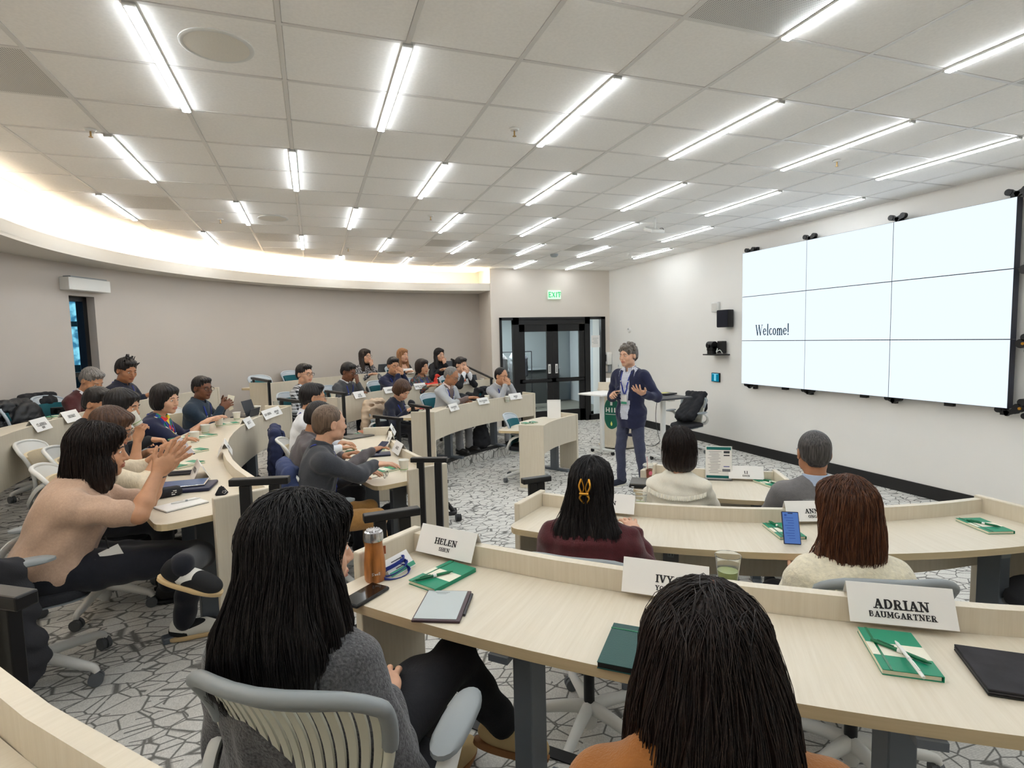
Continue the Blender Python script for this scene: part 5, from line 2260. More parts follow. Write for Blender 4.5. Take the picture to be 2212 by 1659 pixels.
    def torso(F, g):
        fb = bulk
        F.ell(X(0, -0.01, 0.02), (0.165 * bs * fb + g, 0.125 * fb + g, 0.12 + g), TM_, k=0.05)
        F.ell(X(0, 0.0, Tt * 0.36), (0.148 * bs * fb + g, 0.112 * fb + g, 0.15 + g), TM_, k=0.06)
        F.ell(X(0, -0.005, Tt * 0.68), ((0.155 if fem else 0.172) * bs * fb + g, 0.112 * fb + g, 0.17 + g), TM_, k=0.06)
        if fem:
            for sx in (-1, 1):
                F.ell(X(sx * 0.07, 0.085, Tt * 0.62), (0.06 + g, 0.048 + g, 0.06 + g), TM_, k=0.05)
        F.cap(X(-sw * 0.80, -0.012, Tt - 0.075), X(sw * 0.80, -0.012, Tt - 0.075), 0.056 + g, k=0.05)
        for sx in (-1, 1):
            F.cap(X(sx * 0.045, -0.014, Tt - 0.012), X(sx * sw * 0.85, -0.012, Tt - 0.058), 0.044 + g, 0.036 + g, k=0.04)

    def neckcap(F, g, top=True):
        F.cap(X(0, -0.012, Tt - 0.05) + 0, nb * 0.25 + (hc + A @ np.array([0, -0.02, -0.05])) * 0.75, (0.058 if not fem else 0.050) * hs + g, (0.054 if not fem else 0.046) * hs + g, k=0.03)
    sm, lm = skin(tone)
    # ---------------- garment (top)
    G = Field(lo, hi, vx)
    gg = 0.012
    torso(G, gg)
    r_sh = (0.049 if fem else 0.055) * bs * bulk
    for sd, (S_, E_, W_) in arms.items():
        G.cap(S_, E_ if sleeves > 0.55 else S_ + (E_ - S_) * (sleeves * 1.6), r_sh + gg * 0.6, 0.043 * bs + gg * 0.9, k=0.04)
        if sleeves > 0.55:
            e = E_ + (W_ - E_) * min(1.0, (sleeves - 0.5) * 2 * 0.97)
            G.cap(E_, e, 0.043 * bs + gg * 0.8, 0.031 * bs + gg * 0.8, k=0.03)
    if skirt:
        G.ell(P0 + np.array([0, -0.005, -0.04]), (0.185 * bs, 0.150, 0.10 + skirt), None, k=0.05)
        G.ell(P0 + np.array([0, -0.005, -0.06 - skirt]), (0.30, 0.30, 0.05), None, k=0.01, op='s')
    if wr:
        G.wrinkle(wr, seed, 0.10)
    # neck opening
    G.cap(X(0, 0.0, Tt - 0.02), X(0, 0.03, Tt + 0.12), neck_r + gg * 0.3, neck_r + 0.02, k=0.01, op='s')
    if sleeves < 0.9 and sleeves <= 0.55:
        pass
    V, Fq = G.mesh()
    BVt = BVHTree.FromPolygons([tuple(v) for v in V], [tuple(f) for f in Fq]) if len(Fq) < 60000 else BVHTree.FromPolygons([tuple(v) for v in V], [tuple(f) for f in Fq])
    mm = top or fabric('plain grey knit', (90, 90, 92))
    if shirt is not None and open_v > 0:
        # the shirt shows in a V in front
        Cn = V[Fq].mean(1)
        L = (Cn - P0) @ TM_
        w = np.clip((L[:, 2] - (Tt - open_v)) * 0.075 / open_v, 0, 1) * 1.0 + vw
        msk = (np.abs(L[:, 0]) < w + 0.012 * (L[:, 2] > Tt - open_v)) & (L[:, 1] > 0.0) & (L[:, 2] > Tt - open_v)
        npobj('shirt', V, Fq[msk], shirt, root)
        npobj('jacket' if open_v > 0.3 else 'top', V, Fq[~msk], mm, root)
    else:
        npobj('top', V, Fq, mm, root)
    # ---------------- body: one continuous skin figure
    parts_V, parts_F, parts_M = [], [], []

    def addp(F_, key=None):
        v, f = F_.mesh()
        b = sum(len(q) for q in parts_V)
        parts_V.append(v)
        parts_F.append(f + b)
        m_ = np.zeros(len(f), int)
        if key is not None:
            cn = v[f].mean(1)
            L = ((cn - hc) @ A) / hs
            lips = (np.abs(L[:, 0]) < 0.025) & (L[:, 1] > 0.088) & (np.abs(L[:, 2] + 0.064) < 0.0125 - 0.2 * np.abs(L[:, 0]))
            m_[lips] = 1
        parts_M.append(m_)
    B = Field(np.minimum(lo, [-0.3, -0.25, 0.0]), np.maximum(hi, [0.3, 0.62, 0.6]), 0.019)
    torso(B, -0.014)
    neckcap(B, -0.004)
    for sd, (S_, E_, W_) in arms.items():
        B.cap(S_, E_, r_sh - 0.016, 0.034 * bs, k=0.03)
        B.cap(E_, W_, 0.034 * bs, 0.024 * bs, k=0.02)
    for sd, hip, kn, an, tw in ft:
        B.cap(hip, kn, 0.075, 0.050, k=0.03)
        B.cap(kn, an, 0.048, 0.034, k=0.02)
    addp(B)
    hr = 0.135 * hs
    Hf = Field(hc - [hr, hr, 0.20 * hs + 0.02], hc + [hr, hr, 0.15 * hs], hv)
    head_prims(Hf, hc, A, hs, fem)
    neckcap(Hf, 0.0)
    addp(Hf, 'head')
    for sd, (S_, E_, W_) in arms.items():
        if (sd == 1 and skipR) or (sd == -1 and skipL):
            continue
        hnd = (handR if sd == 1 else handL) or {}
        fd = unit(W_ - E_)
        d = unit(hnd.get('d', fd * 1.0 + np.array([0, 0.3, -0.15])))
        n_ = np.array(hnd.get('n', (0.0, 0, -1.0)))
        if abs(unit(n_) @ d) > 0.9:
            n_ = np.array([-sd * 1.0, 0.0, 0.0])
        reach = 0.20
        e0 = E_ if sleeves <= 0.75 else E_ + (W_ - E_) * 0.72
        S0 = S_ + (E_ - S_) * 0.35
        if sleeves > 0.55:
            S0 = e0
        pmin = np.minimum(np.minimum(np.minimum(e0, W_), W_ + d * reach), S0) - 0.055
        pmax = np.maximum(np.maximum(np.maximum(e0, W_), W_ + d * reach), S0) + 0.055
        pmin = np.minimum(pmin, W_ - 0.12)
        pmax = np.maximum(pmax, W_ + 0.12)
        Q = Field(pmin, pmax, {0: 0.0062, 1: 0.005, 2: 0.004}[near])
        fr0 = np.linalg.norm(e0 - E_) / (np.linalg.norm(W_ - E_) + 1e-9)
        Q.cap(e0, W_, (0.040 - 0.016 * fr0) * bs, 0.0245 * bs, k=0.01)
        if sleeves <= 0.55:
            Q.cap(S0, E_, 0.042 * bs, 0.038 * bs, k=0.01)
            Q.ell(E_ * 0.7 + W_ * 0.3, (0.038 * bs,) * 3, None, k=0.02)
        hand_prims(Q, W_, d, n_, -sd if False else sd, hnd.get('curl', 0.35), hnd.get('spread', 0.25), hs * (0.92 if fem else 1.0), hnd.get('thumb', 0.4))
        addp(Q)
    npobj('body', np.concatenate(parts_V), np.concatenate(parts_F), [sm, lm], root, mi=np.concatenate(parts_M))
    eyes_obj(root, hc, A, hs, tone)
    # brows
    bmx = bmesh.new()
    for sx in (-1, 1):
        T = lambda x, y, z: Vector(hc + A @ (np.array([x, y, z]) * hs))
        tube(bmx, [T(sx * 0.014, 0.099, 0.022), T(sx * 0.030, 0.0985, 0.0275), T(sx * 0.049, 0.086, 0.020)], [0.0028, 0.0034, 0.0016], 6)
    if tone != 'none':
        obj('eyebrows', bmx, HAIRM['black' if hair[1] not in ('blond', 'sandy', 'grey') else ('midbrown' if hair[1] != 'grey' else 'grey')], root, smooth=60)
    # ---------------- hair
    hl, hh_ = hc - 0.17 * hs, hc + 0.17 * hs
    if tail:
        for seg in tail:
            for q in (seg[0], seg[1]):
                hl = np.minimum(hl, np.array(q) + (hc if len(seg) > 4 and seg[4] == 'h' else 0) - 0.16)
                hh_ = np.maximum(hh_, np.array(q) + (hc if len(seg) > 4 and seg[4] == 'h' else 0) + 0.16)
    Hh = Field(hl, hh_, hv * (1.0 if near else 1.15))
    hair_prims(Hh, hc, A, hs, hair[0], seed)
    if tail:
        for seg in tail:
            p, q, r0, r1 = seg[:4]
            # flattened capsule made of ellipsoids
            p, q = hc + np.array(p), hc + np.array(q)
            nst = 5
            for i in range(nst + 1):
                t = i / nst
                c_ = p + (q - p) * t
                rr = np.array(r0) * (1 - t) + np.array(r1) * t
                Hh.ell(c_, rr, None, k=0.025)
    # strand grooves
    gx = Hh.lo[0] + Hh.h * np.arange(Hh.n[0])[:, None, None] - hc[0]
    gy = Hh.lo[1] + Hh.h * np.arange(Hh.n[1])[None, :, None] - hc[1] + 0.01
    gz = Hh.lo[2] + Hh.h * np.arange(Hh.n[2])[None, None, :] - hc[2]
    az = np.arctan2(gx, gy)
    am = {'curly': 0.001, 'crop': 0.0008, 'thin': 0.0006}.get(hair[0], 0.0016 + 0.0004 * near)
    Hh.F += (am * (np.sin(az * 23 + 3 * np.sin(gz * 21)) + 0.7 * np.sin(az * 41 + 2 * np.sin(gz * 33 + 1) + seed))).astype(np.float32)
    hV, hF = Hh.mesh()
    ho = npobj('hair', hV, hF, HAIRM[hair[1]], root)
    hBV = None
    # ---------------- trousers
    tm = trousers or fabric('dark trousers', (34, 34, 40), bs=0.3)
    l2 = np.minimum.reduce([P0] + [q for _, h_, k_, a_, _t in ft for q in (h_, k_, a_)]) - 0.14
    h2 = np.maximum.reduce([P0] + [q for _, h_, k_, a_, _t in ft for q in (h_, k_, a_)]) + 0.14
    Tf = Field(l2, h2, max(vx, 0.011))
    Tf.ell(P0 + np.array([0, -0.01, 0.0]), (0.172 * bs * bulk, 0.132 * bulk, 0.11), None, k=0.05)
    for sd, hip, kn, an, tw in ft:
        Tf.cap(hip, kn, 0.088 * bulk, 0.066, k=0.04)
        Tf.cap(kn, an + (kn - an) * 0.02, 0.062, 0.060 if not fem else 0.056, k=0.03)
    Tf.wrinkle(0.004, seed + 50, 0.13)
    tV, tF = Tf.mesh()
    npobj('trousers', tV, tF, tm, root)
    # ---------------- shoes
    shm = shoes or mat('black shoe leather', rgb(22, 20, 20), 0.35)
    for sd, hip, kn, an, tw in ft:
        fd = np.array([math.sin(tw), math.cos(tw), 0])
        up = np.array([0, 0, 1.0])
        if legs and sd in legs and len(legs[sd]) > 2:
            fd = unit(legs[sd][2])
            up = unit(legs[sd][3]) if len(legs[sd]) > 3 else up
        lt = np.cross(fd, up)
        up = np.cross(lt, fd)
        Mx = np.stack([lt, fd, up], 1)
        b = an - up * 0.045
        Sf = Field(b - 0.24, b + 0.24, 0.009 if near < 2 else 0.006)
        Sf.ell(b + fd * 0.05 + up * 0.0, (0.042, 0.125, 0.045), Mx, k=0.03)
        Sf.ell(b + fd * 0.135 - up * 0.012, (0.045, 0.060, 0.032), Mx, k=0.03)
        Sf.ell(b - fd * 0.02 + up * 0.03, (0.040, 0.048, 0.045), Mx, k=0.03)
        sV, sF = Sf.mesh()
        # flatten the underside
        q = (sV - b) @ Mx
        q[:, 2] = np.maximum(q[:, 2], -0.040)
        sV = b + q @ Mx.T
        so = npobj('shoe', sV, sF, shm if not isinstance(shm, tuple) else shm[0], root)
        if near:
            bm = bmesh.new()
            n = 28
            ring = []
            for z_, g_ in ((-0.052, 0.0), (-0.052, 1.0), (-0.032, 1.04), (-0.030, 0.98)):
                pass
            rr = []
            for z_, sc_ in ((-0.050, 0.98), (-0.046, 1.04), (-0.030, 1.05), (-0.027, 0.99)):
                row = []
                for k2 in range(n):
                    a = 2 * PI * k2 / n
                    yy = math.sin(a) * 0.136 + 0.062
                    xx = math.cos(a) * (0.044 if math.sin(a) > 0 else 0.040) * (abs(math.cos(a)) ** -0.25 if abs(math.cos(a)) > 0.15 else 1)
                    v_ = b + Mx @ np.array([xx * sc_, 0.062 + (yy - 0.062) * sc_, z_])
                    row.append(bm.verts.new(tuple(v_)))
                rr.append(row)
            for a_, b_ in zip(rr, rr[1:]):
                for k2 in range(n):
                    bm.faces.new((a_[k2], a_[(k2 + 1) % n], b_[(k2 + 1) % n], b_[k2]))
            bm.faces.new(rr[0][::-1])
            bm.faces.new(rr[-1])
            bmesh.ops.recalc_face_normals(bm, faces=bm.faces)
            bmesh.ops.transform(bm, matrix=Matrix.Identity(4), verts=bm.verts)
            obj('sole', bm, shm[1] if isinstance(shm, tuple) else mat('black sole', rgb(20, 20, 20), 0.6), root, smooth=50)
    # ---------------- collar, lanyard, glasses, cuffs
    if collar is not None:
        bm = bmesh.new()
        n = 28
        rows = []
        for j, (rr_, zz) in enumerate(((0.061, -0.028), (0.064, 0.030), (0.074, 0.028), (0.088, -0.030), (0.082, -0.034), (0.070, 0.018), (0.060, 0.016))):
            row = []
            for k2 in range(n + 1):
                a = 2 * PI * (k2 / n) * 0.93 + PI / 2 + 2 * PI * 0.035
                v_ = X(0, -0.004, Tt + 0.012) + TM_ @ np.array([math.cos(a) * rr_, math.sin(a) * rr_ * 1.02, zz + 0.012 - 0.028 * max(0.0, math.sin(a)) + (-0.02 * max(0.0, math.sin(a)) ** 6 if j in (3, 4) else 0)])
                row.append(bm.verts.new(tuple(v_)))
            rows.append(row)
        for a_, b_ in zip(rows, rows[1:] + rows[:1]):
            for k2 in range(n):
                bm.faces.new((a_[k2], a_[k2 + 1], b_[k2 + 1], b_[k2]))
        bmesh.ops.recalc_face_normals(bm, faces=bm.faces)
        obj('collar', bm, collar, root, smooth=50)
    if lanyard:
        for sx in (-1, 1):
            pts = [X(sx * 0.030, -0.085, Tt + 0.01), X(sx * 0.072, -0.02, Tt + 0.005), X(sx * 0.070, 0.06, Tt - 0.04), X(sx * 0.05, 0.12, Tt - 0.14), X(sx * 0.012, 0.14, Tt - 0.30)]
            drape_ribbon(root, 'lanyard', BVt, [Vector(p) for p in pts], 0.018, M_LANY, lift=0.004)
        bmx = bmesh.new()
        for sx in (-1, 1):
            h_ = BVt.find_nearest(Vector(X(sx * 0.05, 0.12, Tt - 0.14)))
            tmp = bmesh.new()
            bmesh.ops.create_uvsphere(tmp, u_segments=10, v_segments=6, radius=0.0085)
            bmesh.ops.translate(tmp, vec=h_[0] + h_[1] * 0.007, verts=tmp.verts)
            addbm(bmx, tmp)
        obj('lanyard_button', bmx, M_PAPER, root)
        if badge:
            h_ = BVt.find_nearest(Vector(X(0, 0.15, Tt - 0.37)))
            bm = bmesh.new()
            box(bm, (0, 0, 0), (0.085, 0.004, 0.115), M=Matrix.Translation(h_[0] + h_[1] * 0.012), bevel=0.001)
            obj('name_badge', bm, M_PAPER, root)
            bm = bmesh.new()
            box(bm, (0, 0, 0), (0.085, 0.002, 0.03), M=Matrix.Translation(h_[0] + h_[1] * 0.016 + Vector((0, 0, -0.04))))
            obj('badge_band', bm, mat('badge green', rgb(60, 150, 120), 0.5), root)
    if open_v > 0.3 and not fem:
        for sx in (-1, 1):
            pts = [X(sx * 0.075, 0.0, Tt + 0.01), X(sx * 0.088, 0.10, Tt - 0.08), X(sx * (0.070 + vw * 0.9), 0.14, Tt - 0.20), X(sx * (0.040 + vw * 1.2), 0.15, Tt - min(open_v, 0.40) + 0.02)]
            drape_ribbon(root, 'lapel', BVt, [Vector(p) for p in pts], 0.050, mm, th=0.004, lift=0.003)
    if glasses is not None:
        glasses_obj(root, hc, A, hs, glasses)
    if cuff is not None:
        for sd, (S_, E_, W_) in arms.items():
            d = unit(W_ - E_)
            bm = bmesh.new()
            tube(bm, [Vector(W_ - d * 0.032), Vector(W_ - d * 0.004)], 0.033 * bs, 14)
            obj('shirt_cuff', bm, cuff, root, smooth=50)
    root['_'] = 0
    del root['_']
    info = dict(root=root, hc=hc, A=A, arms=arms, X=X, Tt=Tt, hs=hs, hV=hV, hF=hF, BVt=BVt, ho=ho, org=org, rz=rz, loc=loc, V=V, Fq=Fq, P0=P0, dz=dz)
    if abs(dz) > 0.06:
        print('person', seed, label[:30], 'dz', round(dz, 3), 'T', round(Tt, 3))
    return info
# ================================================================ THE CAST
SPK = Vector((3.75, 6.4, 1.7))


def ang(p, q):
    return math.degrees(math.atan2(q[1] - p[1], q[0] - p[0]))


def sit(label, px, py, dist, fl, body=None, kind='pad_teal', chairlab=None, chairoff=(-0.03, 0.0), yaw=None, cgroup=None, chair_on=True, **kw):
    p = ond(px, py, dist)
    if body is None:
        body = ang(p, CC)
    if yaw is None:
        yaw = ang(p, SPK) - body       # the head looks at the speaker
        yaw = (yaw + 180) % 360 - 180
        yaw = max(-60, min(60, yaw))
    hd = kw.pop('head', (0, 0))
    inf = person(label, p, fl, body, head=(yaw + (hd[2] if len(hd) > 2 else 0), hd[0], hd[1]), **kw)
    if chair_on:
        o = inf['org']
        b = math.radians(body)
        chair(kind, o.x + math.cos(b) * chairoff[0] - math.sin(b) * chairoff[1], o.y + math.sin(b) * chairoff[0] + math.cos(b) * chairoff[1], fl, body, chairlab or ('task chair of the ' + label)[:90], cgroup, spin=RNG.rand() * 1.2)
    return inf


F_ = fabric
TWEED = mat('grey tweed', rgb(82, 82, 84), 0.95, noise=(150, 0.55, ONE), bump=(170, 1.0, ONE), sheen=0.3)
CAMEL = F_('camel wool', (150, 94, 40), 0.08, 30, 0.5, 260)
BURG = F_('burgundy knit', (74, 22, 28), 0.14, 40, 0.6, 200)
CREAM = mat('cream boucle knit', rgb(228, 220, 196), 0.95, noise=(60, 0.10, ONE), bump=(75, 1.0, ONE), sheen=0.3)
BLOUSE = F_('ivory blouse', (226, 220, 204), 0.04, 60, 0.25, 120, stretch=(3, 3, 0.5))
MIDGREY = F_('mid grey knit', (112, 110, 110), 0.08)
BEIGE = F_('beige fine knit', (190, 160, 138), 0.08, 90, 0.45, 260)
NAVY = F_('navy wool', (28, 32, 62), 0.10)
NAVYDK = F_('dark navy cloth', (24, 28, 46), 0.12)
MAROON = F_('maroon wool', (74, 30, 32), 0.12)
CHAR = F_('charcoal wool', (58, 60, 66), 0.10, 120)
BLAZER = F_('warm grey blazer', (92, 86, 88), 0.10, 120)
LTBLAZER = F_('light grey blazer', (178, 182, 186), 0.07, 120)
LTGREY = F_('light grey knit', (164, 166, 170), 0.07)
DKGREY = F_('dark grey knit', (72, 74, 78), 0.10)
BLACKT = F_('black cloth', (24, 24, 27), 0.2)
WHITESH = F_('white shirt', (226, 228, 232), 0.03, bs=0.2)
PINKSH = F_('pale pink shirt', (228, 206, 200), 0.03, bs=0.2)
BLUESH = F_('pale blue shirt', (170, 184, 206), 0.04, bs=0.2)
REDT = F_('red top', (160, 24, 28), 0.08)
DENIM = F_('dark teal shirt', (34, 50, 66), 0.12)
KHAKI = F_('khaki cotton', (168, 124, 68), 0.08, bs=0.3)
LTTROU = F_('grey slacks', (120, 120, 122), 0.06, bs=0.2)
SLATE = F_('slate blue trousers', (58, 62, 84), 0.12, bs=0.3)
PLAIDM = plaid('black white plaid', (30, 32, 36), (206, 208, 212), 22, 0.42)
CHECKM = plaid('white navy check', (226, 228, 234), (60, 66, 110), 52, 0.3)
PRINT = blotch('dark floral print', ((44, 50, 50), (92, 84, 70), (120, 60, 50), (60, 70, 92), (52, 60, 56), (96, 100, 90)), 38)
SCARF = blotch('bright scarf print', ((20, 40, 110), (230, 210, 40), (210, 40, 40), (30, 130, 90), (30, 60, 150), (235, 230, 220)), 22)
SPECK = blotch('black and white speckle', ((34, 34, 38), (150, 148, 150), (60, 60, 64), (40, 40, 44), (190, 188, 190)), 90)
GL_BLK = mat('black spectacle frame', rgb(20, 20, 22), 0.3)
GL_MET = mat('thin metal spectacle frame', rgb(120, 116, 110), 0.3, metal=0.8)
GL_BRN = mat('brown spectacle frame', rgb(80, 44, 32), 0.3)
WSOLE = mat('white rubber sole', rgb(214, 208, 194), 0.6)

# --- right block, seen from behind
P2 = sit('woman in grey tweed cardigan with long black hair', 650, 1192, 1.48, 0.36, body=56, kind='slat', chairoff=(0.08,-0.07), yaw=-36, chairlab='cream slatted chair with grey rim in the left foreground', hair=('long', 'black'),
         head=(4, 0), top=TWEED, fem=True, near=2, lean=1, tone='light', armR=(0.13, 0.20, 0.64), armL='lap', hs=1.08, bs=1.08,
         tail=[((0, -0.06, -0.02), (-0.01, -0.115, -0.17), (0.085, 0.060, 0.10), (0.125, 0.050, 0.09)), ((-0.01, -0.115, -0.17), (-0.03, -0.125, -0.29), (0.13, 0.045, 0.07), (0.14, 0.030, 0.05)),
               ((0.08, -0.04, -0.06), (0.105, -0.05, -0.18), (0.024, 0.045, 0.06), (0.03, 0.04, 0.06)), ((-0.085, -0.03, -0.06), (-0.15, -0.06, -0.25), (0.024, 0.045, 0.06), (0.045, 0.04, 0.05))],
         legs={1: (at(985, 1420, 0.92), at(1085, 1560, 0.60), (0.9, 0.35, -0.35), (0.3, 0.2, 0.9)), -1: (at(905, 1470, 0.90), at(960, 1640, 0.47), (0.2, 1, 0))},
         trousers=BLACKT, shoes=(mat('beige sneaker suede', rgb(196, 170, 122), 0.8, bump=(120, 0.3, ONE)), mat('tan sole', rgb(150, 104, 62), 0.7)), wr=0.005)
P3 = sit('woman in camel coat with long dark brown hair nearest the camera', 1526, 1462, 1.0, 0.36, body=66, kind='slat', yaw=-12, head=(26, 0), hair=('long', 'darkbrown'), top=CAMEL, fem=True, near=2, lean=10,
         tone='mid', armR='lap', armL='lap', hs=1.0, sink=0.10, chairlab='slatted chair under the woman in the camel coat',
         tail=[((0, -0.05, -0.02), (0.0, -0.13, -0.22), (0.092, 0.060, 0.11), (0.105, 0.06, 0.12)), ((0.0, -0.13, -0.22), (0.0, -0.19, -0.44), (0.105, 0.05, 0.1), (0.10, 0.04, 0.08)), ((0.08, -0.01, -0.06), (0.09, -0.02, -0.26), (0.026, 0.055, 0.07), (0.03, 0.05, 0.09)),
               ((-0.08, -0.01, -0.06), (-0.09, -0.02, -0.26), (0.026, 0.055, 0.07), (0.03, 0.05, 0.09))], wr=0.004)
P4 = sit('woman in burgundy sweater with gold hair clip', 1278, 1052, 2.58, 0.18, body=50, kind='slat', yaw=0, head=(6, 0), hair=('long', 'black'), top=BURG, fem=True, near=1, lean=4, bs=1.08, bulk=1.12,
         armR='desk', armL='desk', chairlab='slatted chair with grey rim behind the burgundy sweater',
         tail=[((0, -0.07, -0.03), (0.0, -0.10, -0.20), (0.080, 0.045, 0.10), (0.145, 0.045, 0.08)), ((0, -0.10, -0.17), (0.0, -0.12, -0.24), (0.15, 0.045, 0.06), (0.11, 0.04, 0.05))], wr=0.006)
P5 = sit('woman in cream fluffy sweater with auburn hair', 1826, 1108, 2.68, 0.18, body=66, kind='slat', yaw=6, head=(8, 4), hs=1.1, hair=('long', 'brown'), top=CREAM, fem=True, near=1, lean=2, bs=1.1, bulk=1.12,
         armR='lap', armL='lap', chairlab='slatted chair with grey rim behind the cream sweater',
         tail=[((0, -0.05, -0.03), (0.0, -0.08, -0.15), (0.098, 0.07, 0.10), (0.10, 0.06, 0.08)), ((-0.05, -0.05, -0.10), (-0.11, -0.05, -0.20), (0.05, 0.04, 0.06), (0.05, 0.03, 0.035)), ((0.05, -0.07, -0.12), (0.07, -0.08, -0.25), (0.035, 0.03, 0.06), (0.02, 0.02, 0.05))], wr=0.005)
P6 = sit('woman in ivory ruffled blouse with a dark bob', 1468, 970, 3.95, 0.0, kind='slat', yaw=4, head=(2, 0), hair=('bob', 'darkbrown'), top=BLOUSE, fem=True, near=1, lean=4, hs=1.12, armR='desk', armL='desk', chairlab='chair with a navy coat over its back at the low right desk', chairoff=(-0.10, 0), wr=0.006)
P7 = sit('man in mid grey sweater and pale blue collar seen from behind', 1758, 978, 3.95, 0.0, yaw=-4, kind='slat', hair=('crop', 'darkgrey'), top=MIDGREY, collar=BLUESH, glasses=GL_BLK, near=1, lean=2, hs=1.1, bs=1.06, tone='tan', armR='desk', armL='desk', chairlab='chair hidden behind the name card reading ANN', wr=0.004)

# --- left block, third row
P8 = sit('woman in beige short sleeved sweater pressing her hands together', 212, 975, 3.45, 0.36, body=14, yaw=-6, head=(6, 0), hair=('long', 'darkbrown'), top=BEIGE, fem=True, near=2, lean=20, sleeves=0.52, bs=1.12, bulk=1.22, hs=1.06, tone='mid',
         kind='slat', chairoff=(-0.10, 0.0), chairlab='chair with dark jacket over its arm in the left foreground',
         armR=ond(340, 1022, 3.30), elbowR=ond(300, 1112, 3.25), armL=ond(352, 1016, 3.45), elbowL=ond(318, 1085, 3.62),
         handR=dict(d=(0.02, 0.55, 0.62), n=(-1, 0.1, 0.1), curl=0.16, spread=0.35, thumb=0.2), handL=dict(d=(0.05, 0.55, 0.60), n=(1, 0, 0), curl=0.12, spread=0.45, thumb=0.2),
         tail=[((-0.01, -0.055, -0.03), (-0.03, -0.10, -0.15), (0.092, 0.07, 0.09), (0.075, 0.06, 0.07)), ((0.07, 0.0, -0.07), (0.075, 0.0, -0.15), (0.03, 0.06, 0.06), (0.03, 0.05, 0.05))],
         legs={1: (ond(435, 1200, 3.45), ond(392, 1222, 3.02), (0.35, 0.9, -0.40), (0.3, 0.35, 0.9)), -1: (ond(415, 1195, 3.5), at(398, 1342, 0.46), (0.1, 1, 0))},
         trousers=F_('black wide trousers', (16, 18, 28), 0.15, bs=0.2), shoes=(blotch('black and white sneaker leather', ((18, 18, 20), (20, 20, 22), (224, 222, 214)), 9), mat('cream sneaker sole', rgb(214, 186, 140), 0.6)), wr=0.006)
P9 = sit(chair_on=False, label='woman in cream cable cardigan and red top holding a phone', px=240, py=925, dist=4.15, fl=0.36, yaw=-12, head=(22, 0), hair=('long', 'midbrown'), top=mat('cream cable knit', rgb(222, 208, 182), 0.95, bump=(60, 1.0, (1, 1, 0.4)), noise=(40, 0.08, ONE)), shirt=REDT, open_v=0.42, vw=0.02, fem=True, near=1, lean=18, sleeves=0.62, tone='mid', glasses=GL_MET, lanyard=True,
         armR=ond(352, 968, 4.15), armL=ond(372, 962, 4.4), handR=dict(d=(-0.1, 1, 0.05), n=(-0.5, 0, 0.8), curl=0.5), kind='pad_beige',
         tail=[((0, -0.04, -0.04), (0, -0.06, -0.11), (0.09, 0.07, 0.07), (0.08, 0.06, 0.05))])
P10 = sit(chair_on=False, label='woman with tied black hair drinking from a paper cup', px=265, py=878, dist=4.95, fl=0.36, yaw=-20, head=(12, 0), hair=('bob_round', 'black'), top=BLACKT, fem=True, near=1, lean=20, sleeves=0.5, tone='mid', kind='pad_beige',
          armR=ond(297, 952, 4.75), elbowR=ond(290, 1010, 4.75), armL='desk', handR=dict(d=(-0.1, 0.25, 1), n=(-0.6, 0.3, 0.0), curl=0.9, thumb=0.9))
P11 = sit('person in black with cropped dark hair behind the cup drinker', 214, 872, 5.35, 0.36, yaw=-25, head=(15, 0), hair=('short', 'black'), top=BLACKT, near=0, lean=16, kind='pad_beige', tone='mid', armR=ond(322, 950, 5.2), armL='desk', handR=dict(d=(0, 1, -0.1), n=(0, 0, -1), curl=1.2))
P12 = sit('woman in navy coat and bright patterned scarf', 357, 862, 6.15, 0.36, yaw=-22, head=(8, 0), hair=('bob_round', 'black'), top=NAVY, shirt=SCARF, open_v=0.36, vw=0.03, fem=True, near=1, lean=14, sleeves=0.62, hs=1.1, bs=1.1, kind='pad_beige', tone='light', lanyard=True,
          armR=ond(438, 915, 6.2), armL=ond(450, 908, 6.5))
P13 = sit('bearded man in dark teal shirt reading a small paper', 437, 838, 7.1, 0.36, yaw=-24, head=(6, 0), hair=('short', 'black'), top=DENIM, near=1, lean=8, hs=1.02, tone='brown', glasses=GL_BLK, lanyard=True, collar=DENIM, kind='pad_beige',
          armR=ond(478, 882, 7.1), armL=ond(482, 876, 7.35), handR=dict(d=(-.3, .7, .5), n=(-.8, .2, .2), curl=0.8), handL=dict(d=(.2, .7, .5), n=(.8, .2, .2), curl=0.8))
# --- left block, top row
P14 = sit('grey haired man in maroon cardigan looking down', 198, 822, 7.5, 0.54, yaw=-18, head=(30, 0), hair=('short', 'grey'), top=MAROON, shirt=WHITESH, open_v=0.22, collar=WHITESH, near=1, lean=20, hs=1.08, lanyard=True, tone='mid', kind='pad_teal')
P15 = sit('man in navy sweater with spiky black hair', 273, 800, 7.9, 0.54, yaw=-22, head=(16, 0), hair=('messy', 'black'), top=NAVYDK, collar=NAVYDK, near=1, lean=12, hs=1.1, lanyard=True, tone='tan', armR=ond(312, 857, 7.9), kind='pad_teal')
